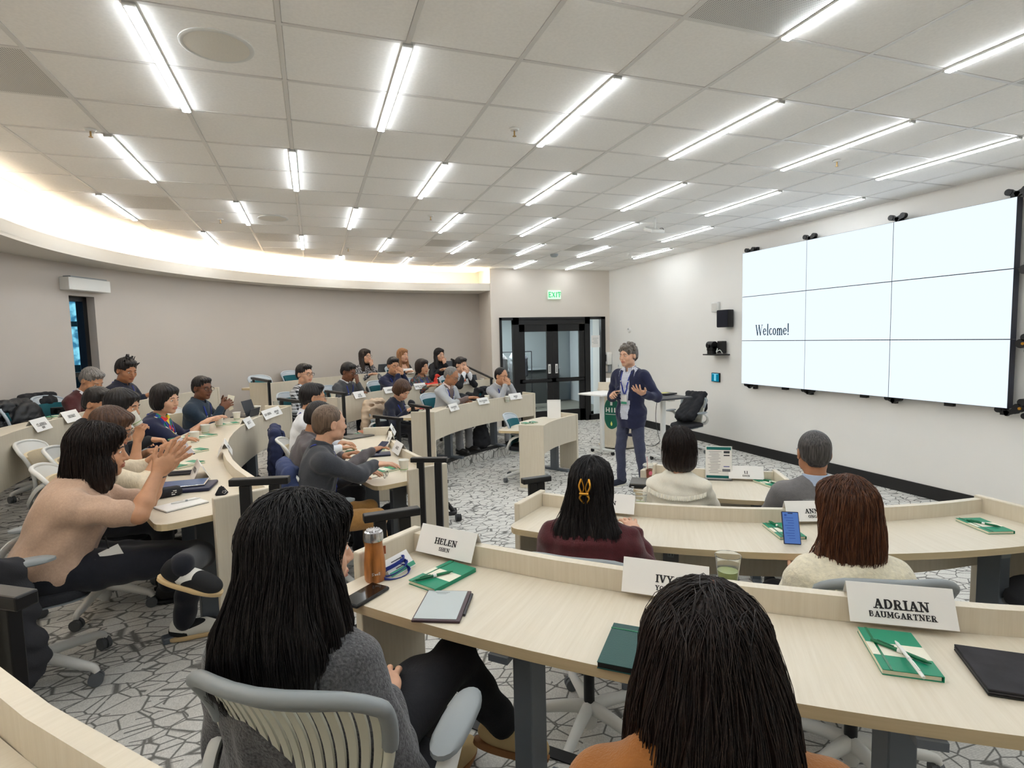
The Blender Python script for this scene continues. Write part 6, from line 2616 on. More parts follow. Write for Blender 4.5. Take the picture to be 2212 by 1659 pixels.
# --- left block, second row
P16 = sit(chair_on=False, label='man in charcoal sweater and khaki trousers with sandy hair', px=712, py=915, dist=4.1, fl=0.18, body=8, yaw=16, head=(2, 0), hair=('crop', 'sandy'), top=CHAR, collar=CHAR, lanyard=True, near=2, lean=11, hs=1.04, bs=1.06, tone='light', trousers=KHAKI,
          armR=ond(808, 1003, 4.15), elbowR=ond(775, 1026, 3.97), armL='desk', handR=dict(d=(0.15, 1, -0.05), n=(0, 0, -1), curl=0.25, spread=0.3), kind='pad_beige', chairlab='chair with a blue blazer over it behind the charcoal sweater', wr=0.004)
P17 = sit(chair_on=False, label='man in warm grey blazer with black hair', px=690, py=903, dist=4.85, fl=0.18, body=6, yaw=6, head=(20, 0), hair=('short', 'black'), top=BLAZER, collar=BLAZER, near=1, lean=13, hs=1.04, bs=1.08, tone='tan', armR=ond(800, 975, 4.85), armL='desk', kind='pad_beige', wr=0.006)
P18 = sit(chair_on=False, label='man in pale shirt and thin glasses looking right', px=676, py=858, dist=5.55, fl=0.18, body=0, yaw=12, head=(4, 0), hair=('short', 'black'), top=WHITESH, collar=WHITESH, lanyard=True, near=1, lean=10, hs=1.04, glasses=GL_MET, tone='mid', armR='desk', armL='desk', kind='pad_beige')
# --- back block, second row
P19 = sit('woman in navy jacket with short brown hair looking down', 868, 842, 8.1, 0.18, yaw=-10, head=(38, 0), hair=('pixie', 'midbrown'), top=NAVYDK, fem=True, near=1, lean=18, hs=1.12, lanyard=True, tone='light')
P20 = sit('man in light grey blazer and pink shirt', 975, 812, 8.8, 0.18, yaw=4, head=(22, 0), hair=('thin', 'grey'), top=LTBLAZER, shirt=F_('taupe vest', (112, 96, 92)), open_v=0.36, vw=0.01, collar=PINKSH, near=1, lean=16, hs=1.12, glasses=GL_MET, lanyard=True, tone='tan', armR=ond(1010, 860, 8.7), trousers=LTTROU)
P21 = sit('man in light grey sweater with clasped hands at his mouth', 1083, 812, 9.5, 0.18, yaw=10, head=(6, 0), hair=('crop', 'black'), top=LTGREY, collar=WHITESH, near=1, lean=14, hs=1.12, glasses=GL_BLK, lanyard=True, tone='mid', armR='mouth', armL='mouth', cuff=WHITESH, trousers=LTTROU)
# --- back block, third row
P22 = sit('man in black and white plaid shirt', 658, 808, 8.2, 0.36, yaw=-16, head=(2, 0), hair=('short', 'black'), top=PLAIDM, shirt=BLUESH, open_v=0.35, vw=0.0, near=1, lean=2, hs=1.12, glasses=GL_BLK, lanyard=True, tone='light', armR='lap', armL='lap')
P23 = sit('man in dark grey sweater touching his lips', 753, 803, 9.0, 0.36, yaw=0, head=(16, 0), hair=('short', 'black'), top=DKGREY, collar=WHITESH, near=1, lean=12, hs=1.12, glasses=GL_BLK, lanyard=True, tone='brown', armL='chin', armR='desk')
P24 = sit('man in navy polo with both hands raised to his mouth', 850, 790, 9.6, 0.36, yaw=-22, head=(6, 0), hair=('short', 'black'), top=NAVY, collar=NAVY, near=1, lean=14, hs=1.14, glasses=GL_BRN, lanyard=True, tone='mid', armR='mouth', armL='mouth')
P25 = sit('woman in dark floral blouse', 912, 793, 10.0, 0.36, yaw=4, head=(0, 0), hair=('bob_round', 'darkbrown'), top=PRINT, fem=True, near=1, lean=6, hs=1.12, lanyard=True, tone='mid')
P26 = sit('man in black jacket and white shirt with hands at his mouth', 996, 788, 10.4, 0.36, yaw=8, head=(8, 0), hair=('short', 'black'), top=BLACKT, shirt=WHITESH, open_v=0.3, vw=0.01, collar=WHITESH, near=1, lean=12, hs=1.14, tone='light', armR='mouth', armL='mouth', cuff=WHITESH)
# --- back block, top row
LONGT = [((0, -0.04, -0.05), (0, -0.05, -0.25), (0.088, 0.06, 0.08), (0.11, 0.06, 0.10)), ((0.075, 0.0, -0.08), (0.085, 0.02, -0.26), (0.03, 0.05, 0.06), (0.035, 0.04, 0.07)), ((-0.075, 0.0, -0.08), (-0.085, 0.02, -0.26), (0.03, 0.05, 0.06), (0.035, 0.04, 0.07))]
P27 = sit('woman in speckled top with long dark hair resting her chin', 789, 770, 11.0, 0.54, yaw=4, hair=('long', 'darkbrown'), tail=LONGT, top=SPECK, fem=True, near=1, lean=6, hs=1.12, glasses=GL_MET, tone='light', armL='chin', armR='desk')
P28 = sit('woman in black blouse with long light brown hair', 870, 768, 11.4, 0.54, yaw=6, hair=('long', 'blond'), tail=LONGT, top=BLACKT, shirt=skin('light')[0], open_v=0.16, fem=True, near=1, lean=4, hs=1.12, tone='light')
P29 = sit('woman in black jacket with long dark hair behind a laptop', 949, 767, 11.7, 0.54, yaw=2, hair=('long', 'black'), tail=LONGT, top=BLACKT, fem=True, near=1, lean=8, hs=1.12, tone='light', armR='desk', armL='chin')

# --- the standing speaker
foot = at(1372, 1036, 0.0)
hp = ond(1357, 768, 7.25)
P1 = person('man in navy blazer and checked shirt standing and speaking', hp, 0.0, 205, stand=True, lean=1, head=(-6, 2, 0), hair=('curly', 'greybrown'), top=NAVY, shirt=CHECKM, open_v=0.62, vw=0.035, collar=CHECKM, near=2, hs=1.14, bs=1.10, bulk=1.08,
            tone='light', lanyard=True, badge=True, skirt=0.16, trousers=SLATE, shoes=(mat('navy canvas shoe', rgb(30, 34, 50), 0.7), WSOLE),
            armR=ond(1332, 850, 7.25), armL=ond(1390, 852, 6.95), handR=dict(d=(-0.1, 1, 0.1), n=(-0.5, 0, -0.6), curl=0.9), handL=dict(d=(0.1, 0.9, 0.45), n=(0.2, -0.3, 1), curl=0.3, spread=0.5, thumb=0.1), cuff=None,
            legs={1: ((0.12, 0.06, 0.50), (0.13, 0.02, 0.085), (0.25, 1, 0)), -1: ((-0.13, 0.0, 0.50), (-0.16, -0.06, 0.085), (-0.3, 1, 0))}, wr=0.005)
# ================================================================ SMALL THINGS ON THE DESKS
_P = {}


def mk(kind, label, cat, loc, rz, build, group=None):
    """first of a kind is built, later ones are copied with their parts"""
    if kind not in _P:
        t = thing(kind.split('/')[0], label, cat, loc, rz, group)
        build(t)
        _P[kind] = t
        return t
    return copy_tree(_P[kind], loc, rz, label, group)


def bxo(name, c, s, m, t, bevel=0.0, rz=0.0, M=None, smooth=None):
    bm = bmesh.new()
    box(bm, c, s, rz=rz, bevel=bevel, M=M)
    return obj(name, bm, m, t, smooth=smooth)


def b_note(t):        # long axis = local y
    bxo('cover', (0, 0, 0.0010), (0.130, 0.210, 0.002), M_GREEN, t, 0.0006)
    bxo('page_block', (0.002, 0, 0.0075), (0.124, 0.204, 0.011), M_PAGES, t)
    bxo('cover', (0, 0, 0.0140), (0.130, 0.210, 0.002), M_GREEN, t, 0.0006)
    bxo('spine', (-0.0645, 0, 0.0075), (0.002, 0.210, 0.014), M_GREEN, t, 0.0006)
    bxo('paper_band', (0.0, 0.005, 0.0152), (0.1315, 0.062, 0.0006), M_BAND, t)
    bxo('elastic', (0.045, 0, 0.0158), (0.006, 0.211, 0.001), M_PENGREEN, t)


def b_note_dark(t):
    c = mat('dark green leather', rgb(24, 70, 66), 0.5, bump=(300, 0.2, ONE))
    bxo('cover', (0, 0, 0.0010), (0.130, 0.210, 0.002), c, t, 0.0006)
    bxo('page_block', (0.002, 0, 0.009), (0.124, 0.204, 0.014), M_BLACK, t)
    bxo('cover', (0, 0, 0.0170), (0.130, 0.210, 0.002), c, t, 0.0006)
    bxo('elastic', (0.0, -0.075, 0.0185), (0.131, 0.006, 0.001), M_PENGREEN, t)


def penbuild(m1, m2, L=0.14, r=0.005):
    def f(t):
        bm = bmesh.new()
        lathe(bm, [(0, -L / 2), (r * .35, -L / 2 + .002), (r, -L / 2 + .016), (r, L / 2 - .01), (r * .8, L / 2), (0, L / 2)], 14)
        bmesh.ops.rotate(bm, matrix=Matrix.Rotation(PI / 2, 3, 'X'), verts=bm.verts)
        bmesh.ops.translate(bm, vec=(0, 0, r), verts=bm.verts)
        obj('barrel', bm, m1, t, smooth=40)
        bm = bmesh.new()
        cyl(bm, (0, 0, r), r * 1.15, 0.012, 14, axis='Y')
        obj('grip_ring', bm, m2, t, smooth=40)
        bm = bmesh.new()
        box(bm, (0, -L * 0.25, r * 2.25), (0.003, 0.04, 0.0016))
        obj('clip', bm, m1, t)
    return f


def dir2(a, b, z):
    p, q = at(a[0], a[1], z), at(b[0], b[1], z)
    return (p + q) / 2, math.atan2(q.y - p.y, q.x - p.x) - PI / 2, (q - p).length


def notebook(a, b, z, label, group=None, dark=False, flip=False):
    c, rz, L = dir2(a, b, z)
    return mk('notebook_dark' if dark else 'notebook', label, 'notebook', c, rz + (PI if flip else 0), b_note_dark if dark else b_note, group)


def pen(a, b, z, label, group=None):
    c, rz, L = dir2(a, b, z)
    return mk('pen', label, 'pen', c, rz, penbuild(M_PENGREEN, M_PAPER), group)


def b_cup(t):
    bm = bmesh.new()
    lathe(bm, [(0.0, 0.003), (0.027, 0.003), (0.0275, 0.0), (0.029, 0.001), (0.041, 0.090), (0.043, 0.0915), (0.0425, 0.094), (0.0405, 0.0925), (0.0285, 0.006), (0.0, 0.006)], 28)
    obj('cup_wall', bm, M_CUP, t, smooth=50)
    bm = bmesh.new()
    lathe(bm, [(0.0318, 0.018), (0.0328, 0.018), (0.0333, 0.022), (0.0323, 0.022)], 28)
    obj('green_stripe', bm, mat('cup stripe green', rgb(110, 160, 70), 0.5), t, smooth=50)


def cup(px, py, z, label, group='paper coffee cups on the desks'):
    p = at(px, py, z)
    return mk('paper_cup', label, 'cup', p, RNG.rand() * 6, b_cup, group)


def b_clear(t):
    g = mat('clear plastic', (0.95, 0.97, 0.95, 1), 0.05, trans=0.95, ior=1.15)
    bm = bmesh.new()
    lathe(bm, [(0.0, 0.001), (0.028, 0.001), (0.030, 0.002), (0.042, 0.100), (0.0435, 0.101), (0.0425, 0.103), (0.0405, 0.101), (0.029, 0.005), (0.0, 0.004)], 28)
    obj('cup_wall', bm, g, t, smooth=50)
    bm = bmesh.new()
    lathe(bm, [(0.0, 0.006), (0.0285, 0.006), (0.0335, 0.050), (0.0, 0.050)], 28)
    obj('green_tea', bm, mat('pale green tea', rgb(196, 208, 120), 0.1, trans=0.5, ior=1.2), t, smooth=50)


def clearcup(px, py, z, label):
    return mk('plastic_cup', label, 'cup', at(px, py, z), 0, b_clear, 'clear plastic cups of green tea')


# ---- tent name cards straddling a ledge
def card(desk, px, py, l1, l2, label, width=0.268, on_desk=False, h1=0.030, h2=0.020, rzoff=0.0, tilt=27, cat='name card'):
    D = DESKS[desk]
    zl = D['zl']
    p = at(px, py, zl + 0.01)
    th = math.degrees(math.atan2(p.y - D['C'][1], p.x - D['C'][0]))
    if on_desk:
        q = at(px, py, D['zt'] + 0.09)
        loc = Vector((q.x, q.y, D['zt']))
        base = 0.0
    else:
        q = polar(D['R'] + 0.018, th, 0, D['C'])
        loc = Vector((q.x, q.y, D['zt']))
    # local: +y towards the seats (outward), x along the ledge
    rz = math.radians(th) - PI / 2 + rzoff
    t = thing('name_card', label, cat, loc, rz, None)
    hz = 0.097
    dy = 0.108 * math.sin(math.radians(tilt))
    hz = 0.108 * math.cos(math.radians(tilt)) + (0.0 if on_desk else 0.001)
    for s in (1, -1):
        bm = bmesh.new()
        w = width / 2
        V = [(-w, 0, hz), (w, 0, hz), (w, s * dy, 0.0), (-w, s * dy, 0.0)]
        off = Vector((0, s * math.cos(math.radians(tilt)), math.sin(math.radians(tilt)))) * 0.0012
        a = [bm.verts.new(v) for v in V]
        b_ = [bm.verts.new(Vector(v) + off) for v in V]
        bm.faces.new(a)
        bm.faces.new(b_[::-1])
        for i in range(4):
            bm.faces.new((a[i], a[(i + 1) % 4], b_[(i + 1) % 4], b_[i]))
        bmesh.ops.recalc_face_normals(bm, faces=bm.faces)
        obj('card_flap', bm, M_PAPER, t)
        for txt, h, fz in ((l1, h1, 0.50), (l2, h2, 0.24)):
            if not txt:
                continue
            bm = text_bm(txt, h * 0.80, 0.22, 0.12, 0.38, 0.10)
            bmesh.ops.scale(bm, vec=(1.22, 1, 1), verts=bm.verts)
            xs = [v.co.x for v in bm.verts]
            mx = (max(xs) - min(xs))
            if mx > width * 0.86:
                k_ = width * 0.86 / mx
                bmesh.ops.scale(bm, vec=(k_, 1, 1), verts=bm.verts)
            # text faces -Y ; place on flap s
            R = Matrix.Rotation(0 if s < 0 else PI, 4, 'Z')
            Tl = Matrix.Rotation(-math.radians(tilt), 4, 'X')
            cen = Vector((0, s * dy * (1 - fz), hz * fz)) + Vector((0, s * math.cos(math.radians(tilt)), math.sin(math.radians(tilt)))) * 0.0022
            M = Matrix.Translation(cen) @ R @ Tl
            bmesh.ops.transform(bm, matrix=M, verts=bm.verts)
            obj('lettering', bm, M_INK, t)
    if not on_desk:
        t.location.z = zl - hz + 0.042
    return t


# right block
card('R3', 969, 1160, 'HELEN', 'SHEN', 'large white name card reading HELEN', h1=0.027, h2=0.0165)
card('R3', 1440, 1226, 'IVY', 'YONG', 'large white name card reading IVY', h1=0.027, h2=0.0165)
card('R3', 1905, 1250, 'ADRIAN', 'BAUMGARTNER', 'large white name card reading ADRIAN', h1=0.030, h2=0.0185)
card('R2', 1735, 1086, 'ANN', 'ONG', 'white name card reading ANN beside the auburn hair', h1=0.028, h2=0.018)
card('R2', 1330, 1068, 'LIN', '', 'white name card mostly hidden by the burgundy sweater', h1=0.028, h2=0.018)
card('LI', 1610, 1014, 'LI', 'EBEN', 'white name card reading LI beside the table sign', h1=0.026, h2=0.018)
# left block
card('L3', 532, 893, 'LEO CHONG', '', 'white name card reading LEO CHONG beside the dark tablet')
card('L3', 607, 885, 'ADOLPH', 'FAUST', 'white name card at the far end of the left desk below the glass of tea', h1=0.026)
card('L3', 482, 912, 'KELLY', '', 'narrow white name card behind the paper cups on the left desk')
card('L3', 476, 962, 'TESS', '', 'white name card folded over the inner curve of the left desk')
card('L3', 430, 1000, 'CECILIA', '', 'white tent name card standing on the left desk in front of the woman in beige', on_desk=True)
card('L4', 57, 914, 'CLAUDIA', 'HSU', 'white name card at the far left edge on the top row desk')
card('L4', 192, 893, 'HENRY', '', 'white name card in front of the maroon cardigan')
card('L4', 300, 868, 'EDMUND', 'WANG', 'white name card in front of the spiky haired man')
card('L4', 392, 855, 'KEVYN', 'LIM', 'white name card behind the bright patterned scarf')
card('L2', 868, 962, 'ALEX', '', 'white name card beside the white paper cup on the middle desk')
card('L2', 828, 945, 'BEN', 'HO', 'white name card on the ledge of the middle desk above the navy wallet')
card('L2', 835, 925, 'KIM', '', 'white name card at the far end of the middle desk')
# back block
card('M2', 945, 876, 'FREDERIC', 'LEE', 'white name card at the left end of the desk near the glass door')
card('M2', 1030, 863, 'VICTORINO', 'TAN', 'white name card in front of the light grey blazer')
card('M2', 1126, 855, 'MIKE', 'LIU', 'white name card in front of the man with clasped hands')
card('M3', 765, 850, 'GOH', 'WEI-MIN', 'white name card reading GOH in front of the dark grey sweater')
card('M3', 842, 840, 'ADRIEN', '', 'white name card beside the beige quilted coat')
card('M3', 912, 832, 'ROSE VIGILY', 'SANTOS', 'white name card in front of the floral blouse')
card('M3', 1024, 824, 'DARREN', 'KOH', 'white name card in front of the grey tablet at the third row')
card('M4', 893, 800, 'CHARLOTTE', '', 'white name card in front of the woman with light brown hair')

# ---- foreground desk R3
z3 = DESKS['R3']['zt']
notebook((910, 1267), (1000, 1222), z3 + 0.008, 'green notebook with cream band beside the wooden bottle', flip=True).location.z = z3
pen((905, 1252), (972, 1236), z3 + 0.02, 'green pen lying on the notebook beside the wooden bottle').location.z = z3 + 0.0165
c, rz, L = dir2((941, 1345), (971, 1281), z3)
t = thing('e_reader', 'pale e-ink tablet lying on the foreground desk below the green notebook', 'tablet', c, rz)
bxo('tablet_body', (0, 0, 0.004), (0.150, 0.205, 0.008), mat('dark rose metal', rgb(74, 56, 60), 0.4, metal=0.3), t, 0.003)
bxo('display', (-0.004, 0.002, 0.0085), (0.132, 0.188, 0.001), M_EINK, t)
bm = bmesh.new()
cyl(bm, (0.080, 0.01, 0.006), 0.0045, 0.14, 10, axis='Y')
obj('stylus', bm, M_DEVBODY, t, smooth=40)
bm = bmesh.new()
for k in range(3):
    box(bm, (-0.02, 0.085 - k * 0.006, 0.0092), (0.05 - 0.01 * k, 0.002, 0.0003))
obj('display_text', bm, M_GREYP, t)['kind'] = 'stuff'
c, rz, L = dir2((757, 1308), (818, 1272), z3)


def b_phone(t):
    bxo('phone_case', (0, 0, 0.006), (0.079, 0.158, 0.012), M_BLACK, t, 0.005, smooth=40)
    bxo('phone_screen', (0, 0, 0.0125), (0.071, 0.149, 0.0008), M_DEVICE, t)
    bxo('side_button', (0.0400, 0.03, 0.007), (0.002, 0.03, 0.003), M_DEVBODY, t)


mk('phone', 'black phone lying at the left corner of the foreground desk', 'phone', c, rz, b_phone)
# wooden bottle
p = at(811, 1252, z3)
t = thing('water_bottle', 'wood grained water bottle with steel cap standing on the foreground desk', 'bottle', p)
M_BW = mat('bottle wood grain', rgb(158, 98, 44), 0.35, noise=(9, 0.45, (6, 6, 0.8)), coat=0.3)
bm = bmesh.new()
lathe(bm, [(0, 0), (0.034, 0), (0.037, 0.006), (0.038, 0.03), (0.037, 0.07), (0.033, 0.11), (0.030, 0.135), (0.031, 0.145), (0.031, 0.15), (0, 0.15)], 36)
obj('bottle_body', bm, M_BW, t, smooth=40)
bm = bmesh.new()
lathe(bm, [(0.0335, 0.146), (0.0345, 0.150), (0.0345, 0.166), (0.032, 0.178), (0.022, 0.184), (0.0, 0.186)], 36)
obj('steel_cap', bm, M_SILVER, t, smooth=30)
bm = bmesh.new()
for k in range(14):
    a = 2 * PI * k / 14
    tmp = bmesh.new()
    bmesh.ops.create_uvsphere(tmp, u_segments=8, v_segments=5, radius=0.0035)
    bmesh.ops.translate(tmp, vec=(0.022 * math.cos(a), 0.022 * math.sin(a), 0.183), verts=tmp.verts)
    addbm(bm, tmp)
obj('cap_ridge', bm, M_SILVER, t)['kind'] = 'stuff'
bm = bmesh.new()
box(bm, (0.036, 0.012, 0.10), (0.012, 0.003, 0.03), bevel=0.001)
obj('leather_tab', bm, M_TAN, t)
bm = text_bm("S'well", 0.010, 0.14, 0.10, 0.0, 0.06)
bmesh.ops.translate(bm, vec=(0, -0.0385, 0.035), verts=bm.verts)
obj('lettering', bm, M_PAPER, t)
# badge with blue lanyard
p = at(868, 1238, z3)
t = thing('name_badge', 'white name badge with bundled blue lanyard beside the wooden bottle', 'badge', p, 0.45)
bxo('badge_card', (0.01, 0, 0.035), (0.115, 0.003, 0.070), M_PAPER, t, 0.001, M=Matrix.Rotation(-0.7, 4, 'X') @ Matrix.Rotation(-0.15, 4, 'Y'))
bxo('badge_band', (0.012, -0.002, 0.012), (0.113, 0.002, 0.016), mat('badge green', rgb(60, 150, 120), 0.5), t, 0.0, M=Matrix.Rotation(-0.7, 4, 'X') @ Matrix.Rotation(-0.15, 4, 'Y'))
bm = bmesh.new()
for k in range(3):
    pts = [Vector((0.055 * math.cos(a * PI / 8) - 0.025, 0.028 * math.sin(a * PI / 8) + 0.015 * k, 0.010 + 0.012 * k + 0.012 * math.sin(a * PI / 8 + k))) for a in range(17)]
    tube(bm, pts, 0.0075, 6, flat=(0.25, 1.2), caps=False)
obj('lanyard', bm, M_LANY, t, smooth=50)
bm = bmesh.new()
for k, (w, z) in enumerate(((0.05, 0.052), (0.03, 0.042), (0.06, 0.034), (0.04, 0.024))):
    box(bm, (0.008, -0.003, z), (w, 0.001, 0.003), M=Matrix.Rotation(-0.7, 4, 'X') @ Matrix.Rotation(-0.15, 4, 'Y'))
obj('badge_text', bm, M_INK, t)['kind'] = 'stuff'


def label_sticker(px, py, z, a2, label):
    c, rz, L = dir2((px, py), a2, z)
    p = at(px, py, z)

    def f(t):
        bxo('sticker_sheet', (0, 0, 0.0006), (0.030, 0.095, 0.0008), mat('clear label', rgb(208, 200, 186), 0.35), t)
        bm = bmesh.new()
        for k in range(3):
            box(bm, (-0.008 + k * 0.007, 0.002 * k, 0.0013), (0.0016, 0.07 - 0.012 * k, 0.0003))
        obj('print_line', bm, M_GREYP, t)['kind'] = 'stuff'
    return mk('desk_label', label, 'label', p, rz, f)


label_sticker(1178, 1243, z3, (1210, 1250), 'small printed label stuck on the desk right of the HELEN card')
label_sticker(1928, 1318, z3, (1975, 1324), 'small printed label peeping out under the ADRIAN card')
label_sticker(2122, 1106, DESKS['R2']['zt'], (2150, 1110), 'small printed label at the right end of the middle right desk')
label_sticker(1648, 1122, DESKS['R2']['zt'], (1690, 1124), 'small printed label beside the ANN card')
label_sticker(868, 1208, z3, (880, 1196), 'small printed label left of the HELEN card')
notebook((1370, 1372), (1350, 1430), z3 + 0.01, 'dark green leather notebook left of the camel coat woman', dark=True).location.z = z3
notebook((1905, 1359), (1978, 1468), z3 + 0.008, 'green notebook with cream band below the ADRIAN card').location.z = z3
pen((1884, 1383), (2010, 1434), z3 + 0.02, 'green pen lying across the notebook below the ADRIAN card').location.z = z3 + 0.0165
c, rz, L = dir2((1930, 1380), (2000, 1470), z3 + 0.03)
c.z = z3 + 0.026
t = mk('stylus', 'white stylus lying across the green pen', 'stylus', c, rz + PI, penbuild(M_WHITEP, M_WHITEP, 0.166, 0.0045))
c, rz, L = dir2((2085, 1505), (2060, 1405), z3)
p1, p2, p3 = at(2055, 1404, z3), at(2130, 1505, z3), at(2330, 1410, z3)
rz = math.atan2(p2.y - p1.y, p2.x - p1.x)
t = thing('tablet_case', 'tablet in a black folio case at the right edge of the foreground desk', 'tablet', (p1.x, p1.y, z3), rz)
for nm, z0, m_ in (('folio_cover', 0.0155, mat('worn black suede', rgb(34, 32, 36), 0.8, noise=(16, 0.5, ONE))), ('tablet_body', 0.0095, M_DEVBODY), ('folio_cover', 0.0035, M_BLACK)):
    bxo(nm, (0.10, 0.14, z0), (0.20, 0.27, 0.0055), m_, t, 0.002)
# clear cup at the ledge by the IVY card
clearcup(1572, 1262, z3, 'clear plastic cup standing behind the camel coat woman, by the IVY card')

# ---- desk R2
z2 = DESKS['R2']['zt']
notebook((1672, 1131), (1715, 1163), z2 + 0.008, 'green notebook half covered by the upright phone').location.z = z2
c, rz, L = dir2((2085, 1119), (2170, 1153), z2)
notebook((2090, 1121), (2165, 1151), z2 + 0.008, 'green notebook at the empty right end of the middle desk').location.z = z2
pen((2090, 1124), (2160, 1138), z2 + 0.02, 'green pen on the notebook at the empty right end of the middle desk').location.z = z2 + 0.0165
pen((1668, 1130), (1690, 1142), z2 + 0.02, 'green pen on the notebook beside the upright phone').location.z = z2 + 0.0165
p = at(1712, 1180, z2)
t = thing('phone', 'blue lit phone propped upright on a ring stand', 'phone', p, ang(p, (0, 0)) * PI / 180 + PI / 2 + 0.25)
Mx = Matrix.Translation((0, 0, 0.008)) @ Matrix.Rotation(-0.42, 4, 'X')
bxo('phone_case', (0, 0, 0.078), (0.078, 0.010, 0.156), M_NAVY, t, 0.004, M=Mx, smooth=40)
bxo('phone_screen', (0, -0.0054, 0.078), (0.070, 0.0008, 0.147), emat('phone screen blue', rgb(92, 128, 196), 0.5), t, M=Mx)
bm = bmesh.new()
for k in range(9):
    box(bm, (-0.008 + 0.004 * (k % 3), -0.0062, 0.125 - k * 0.012), (0.040 - 0.006 * (k % 3), 0.0004, 0.0025), M=Mx)
box(bm, (-0.022, -0.0062, 0.138), (0.010, 0.0004, 0.010), M=Mx)
obj('screen_text', bm, emat('phone text', rgb(50, 72, 130), 0.8), t)['kind'] = 'stuff'
bxo('camera_notch', (0, -0.0062, 0.147), (0.022, 0.0005, 0.004), M_BLACK, t, M=Mx)
bm = bmesh.new()
tube(bm, [(0.018 * math.cos(a * PI / 8), 0.03 + 0.02 * math.sin(a * PI / 8), 0.02) for a in range(17)], 0.002, 6, caps=False)
obj('ring_stand', bm, M_DEVBODY, t)
clearcup(1382, 1103, z2, 'clear cup of green tea beside the burgundy sweater')
clearcup(1752, 1122, z2, 'clear cup of green tea between the ANN card and the auburn hair')
# outlet on the panel below the desk edge
D = DESKS['R2']
pw = polar(3.12 + 0.036, 234.2, 0.18 + 0.56, D['C'])
t = thing('power_outlet', 'grey power outlet with a blue lit port under the middle right desk', 'outlet', pw, math.radians(234.2))
bxo('outlet_plate', (0.006, 0, 0), (0.012, 0.085, 0.125), mat('grey outlet plate', rgb(118, 116, 118), 0.5), t, 0.003)
bxo('socket', (0.0135, 0, 0.02), (0.003, 0.035, 0.03), M_GREYP, t)
bxo('socket', (0.0135, 0, -0.02), (0.003, 0.035, 0.03), M_GREYP, t)
bm = bmesh.new()
for z in (0.02, -0.02):
    for y in (-0.008, 0.008):
        box(bm, (0.0155, y, z), (0.002, 0.003, 0.011))
obj('socket_slot', bm, M_BLACK, t)
bxo('port_light', (0.0155, 0.010, 0.002), (0.002, 0.006, 0.004), emat('port light', rgb(120, 90, 255), 3.0), t)

# ---- desk LI
z1 = DESKS['LI']['zt']
p = at(1552, 1036, z1)
t = thing('table_sign', 'clear stand with a green headed printed sheet on the low right desk', 'sign', p, ang(p, (0, 0)) * PI / 180 + PI / 2 + 0.10)
bxo('acrylic_base', (0, 0.0, 0.002), (0.215, 0.07, 0.004), MATS['clear plastic'], t)
bxo('sheet', (0, 0, 0.142), (0.205, 0.002, 0.276), M_PAPER, t)
bxo('acrylic_back', (0, 0.004, 0.142), (0.216, 0.0016, 0.282), MATS['clear plastic'], t)
gt_ = mat('sign teal print', rgb(20, 108, 104), 0.5)
bxo('header_band', (0, -0.0016, 0.262), (0.190, 0.0006, 0.024), gt_, t)
bxo('footer_band', (0, -0.0016, 0.024), (0.190, 0.0006, 0.022), gt_, t)
bm = bmesh.new()
for k in range(14):
    y = 0.235 - k * 0.0135
    w = (0.10, 0.07, 0.085, 0.06)[k % 4]
    box(bm, (-0.035 + (0.0 if k % 3 else 0.008), -0.0016, y), (w, 0.0005, 0.003))
obj('body_text', bm, mat('grey print', rgb(130, 128, 132), 0.6), t)['kind'] = 'stuff'
for (x, z, w, h, m_) in ((0.062, 0.232, 0.046, 0.020, M_DARKGREY), (0.062, 0.205, 0.046, 0.010, M_DARKGREY), (0.062, 0.112, 0.046, 0.006, M_LANY), (0.060, 0.080, 0.062, 0.022, mat('print grey block', rgb(120, 120, 124), 0.6))):
    bxo('picture_block', (x, -0.0016, z), (w, 0.0005, h), m_, t)
# iced tea, laptops
p = at(1400, 1034, z1)
t = thing('iced_tea', 'clear cup of orange iced tea with lid and straw', 'cup', p)
bm = bmesh.new()
lathe(bm, [(0, 0), (0.029, 0), (0.040, 0.11), (0.043, 0.115), (0.0395, 0.115), (0.028, 0.003), (0, 0.003)], 28)
obj('cup_wall', bm, MATS['clear plastic'], t, smooth=50)
bm = bmesh.new()
lathe(bm, [(0, 0.004), (0.0275, 0.004), (0.036, 0.085), (0, 0.085)], 28)
obj('tea', bm, mat('amber tea', rgb(190, 74, 20), 0.1, trans=0.3, ior=1.2), t, smooth=50)
bm = bmesh.new()
lathe(bm, [(0.044, 0.113), (0.045, 0.120), (0.036, 0.130), (0.0, 0.132)], 28)
obj('lid', bm, MATS['clear plastic'], t, smooth=50)
bm = bmesh.new()
tube(bm, [(0, 0, 0.01), (-0.01, 0, 0.19)], 0.003, 8)
obj('straw', bm, mat('pink straw', rgb(226, 170, 170), 0.4), t)
bm = bmesh.new()
cyl(bm, (0.0, -0.0365, 0.055), 0.017, 0.004, 20, axis='Y')
obj('round_logo', bm, mat('pink round sticker', rgb(220, 110, 130), 0.5), t)
c, rz, L = dir2((1388, 1058), (1412, 1036), z1)
t = thing('laptop', 'closed grey laptop lying on a black one at the left end of the low desk', 'laptop', at(1402, 1050, z1), rz + 0.2)
bxo('laptop_body', (0, 0, 0.016), (0.30, 0.21, 0.016), M_BLACK, t, 0.004)
t2 = thing('laptop', 'grey laptop lying on top of the black one on the low desk', 'laptop', at(1402, 1050, z1) + Vector((0, 0, 0.026)), rz + 0.2)
bxo('laptop_body', (0, 0, 0.008), (0.29, 0.205, 0.014), mat('space grey metal', rgb(98, 96, 92), 0.4, metal=0.5), t2, 0.004)
t['label'] = 'black laptop lying under the grey one at the left end of the low desk'
bxo('edge_label', (-0.12, -0.1055, 0.016), (0.02, 0.001, 0.006), M_PAPER, t)
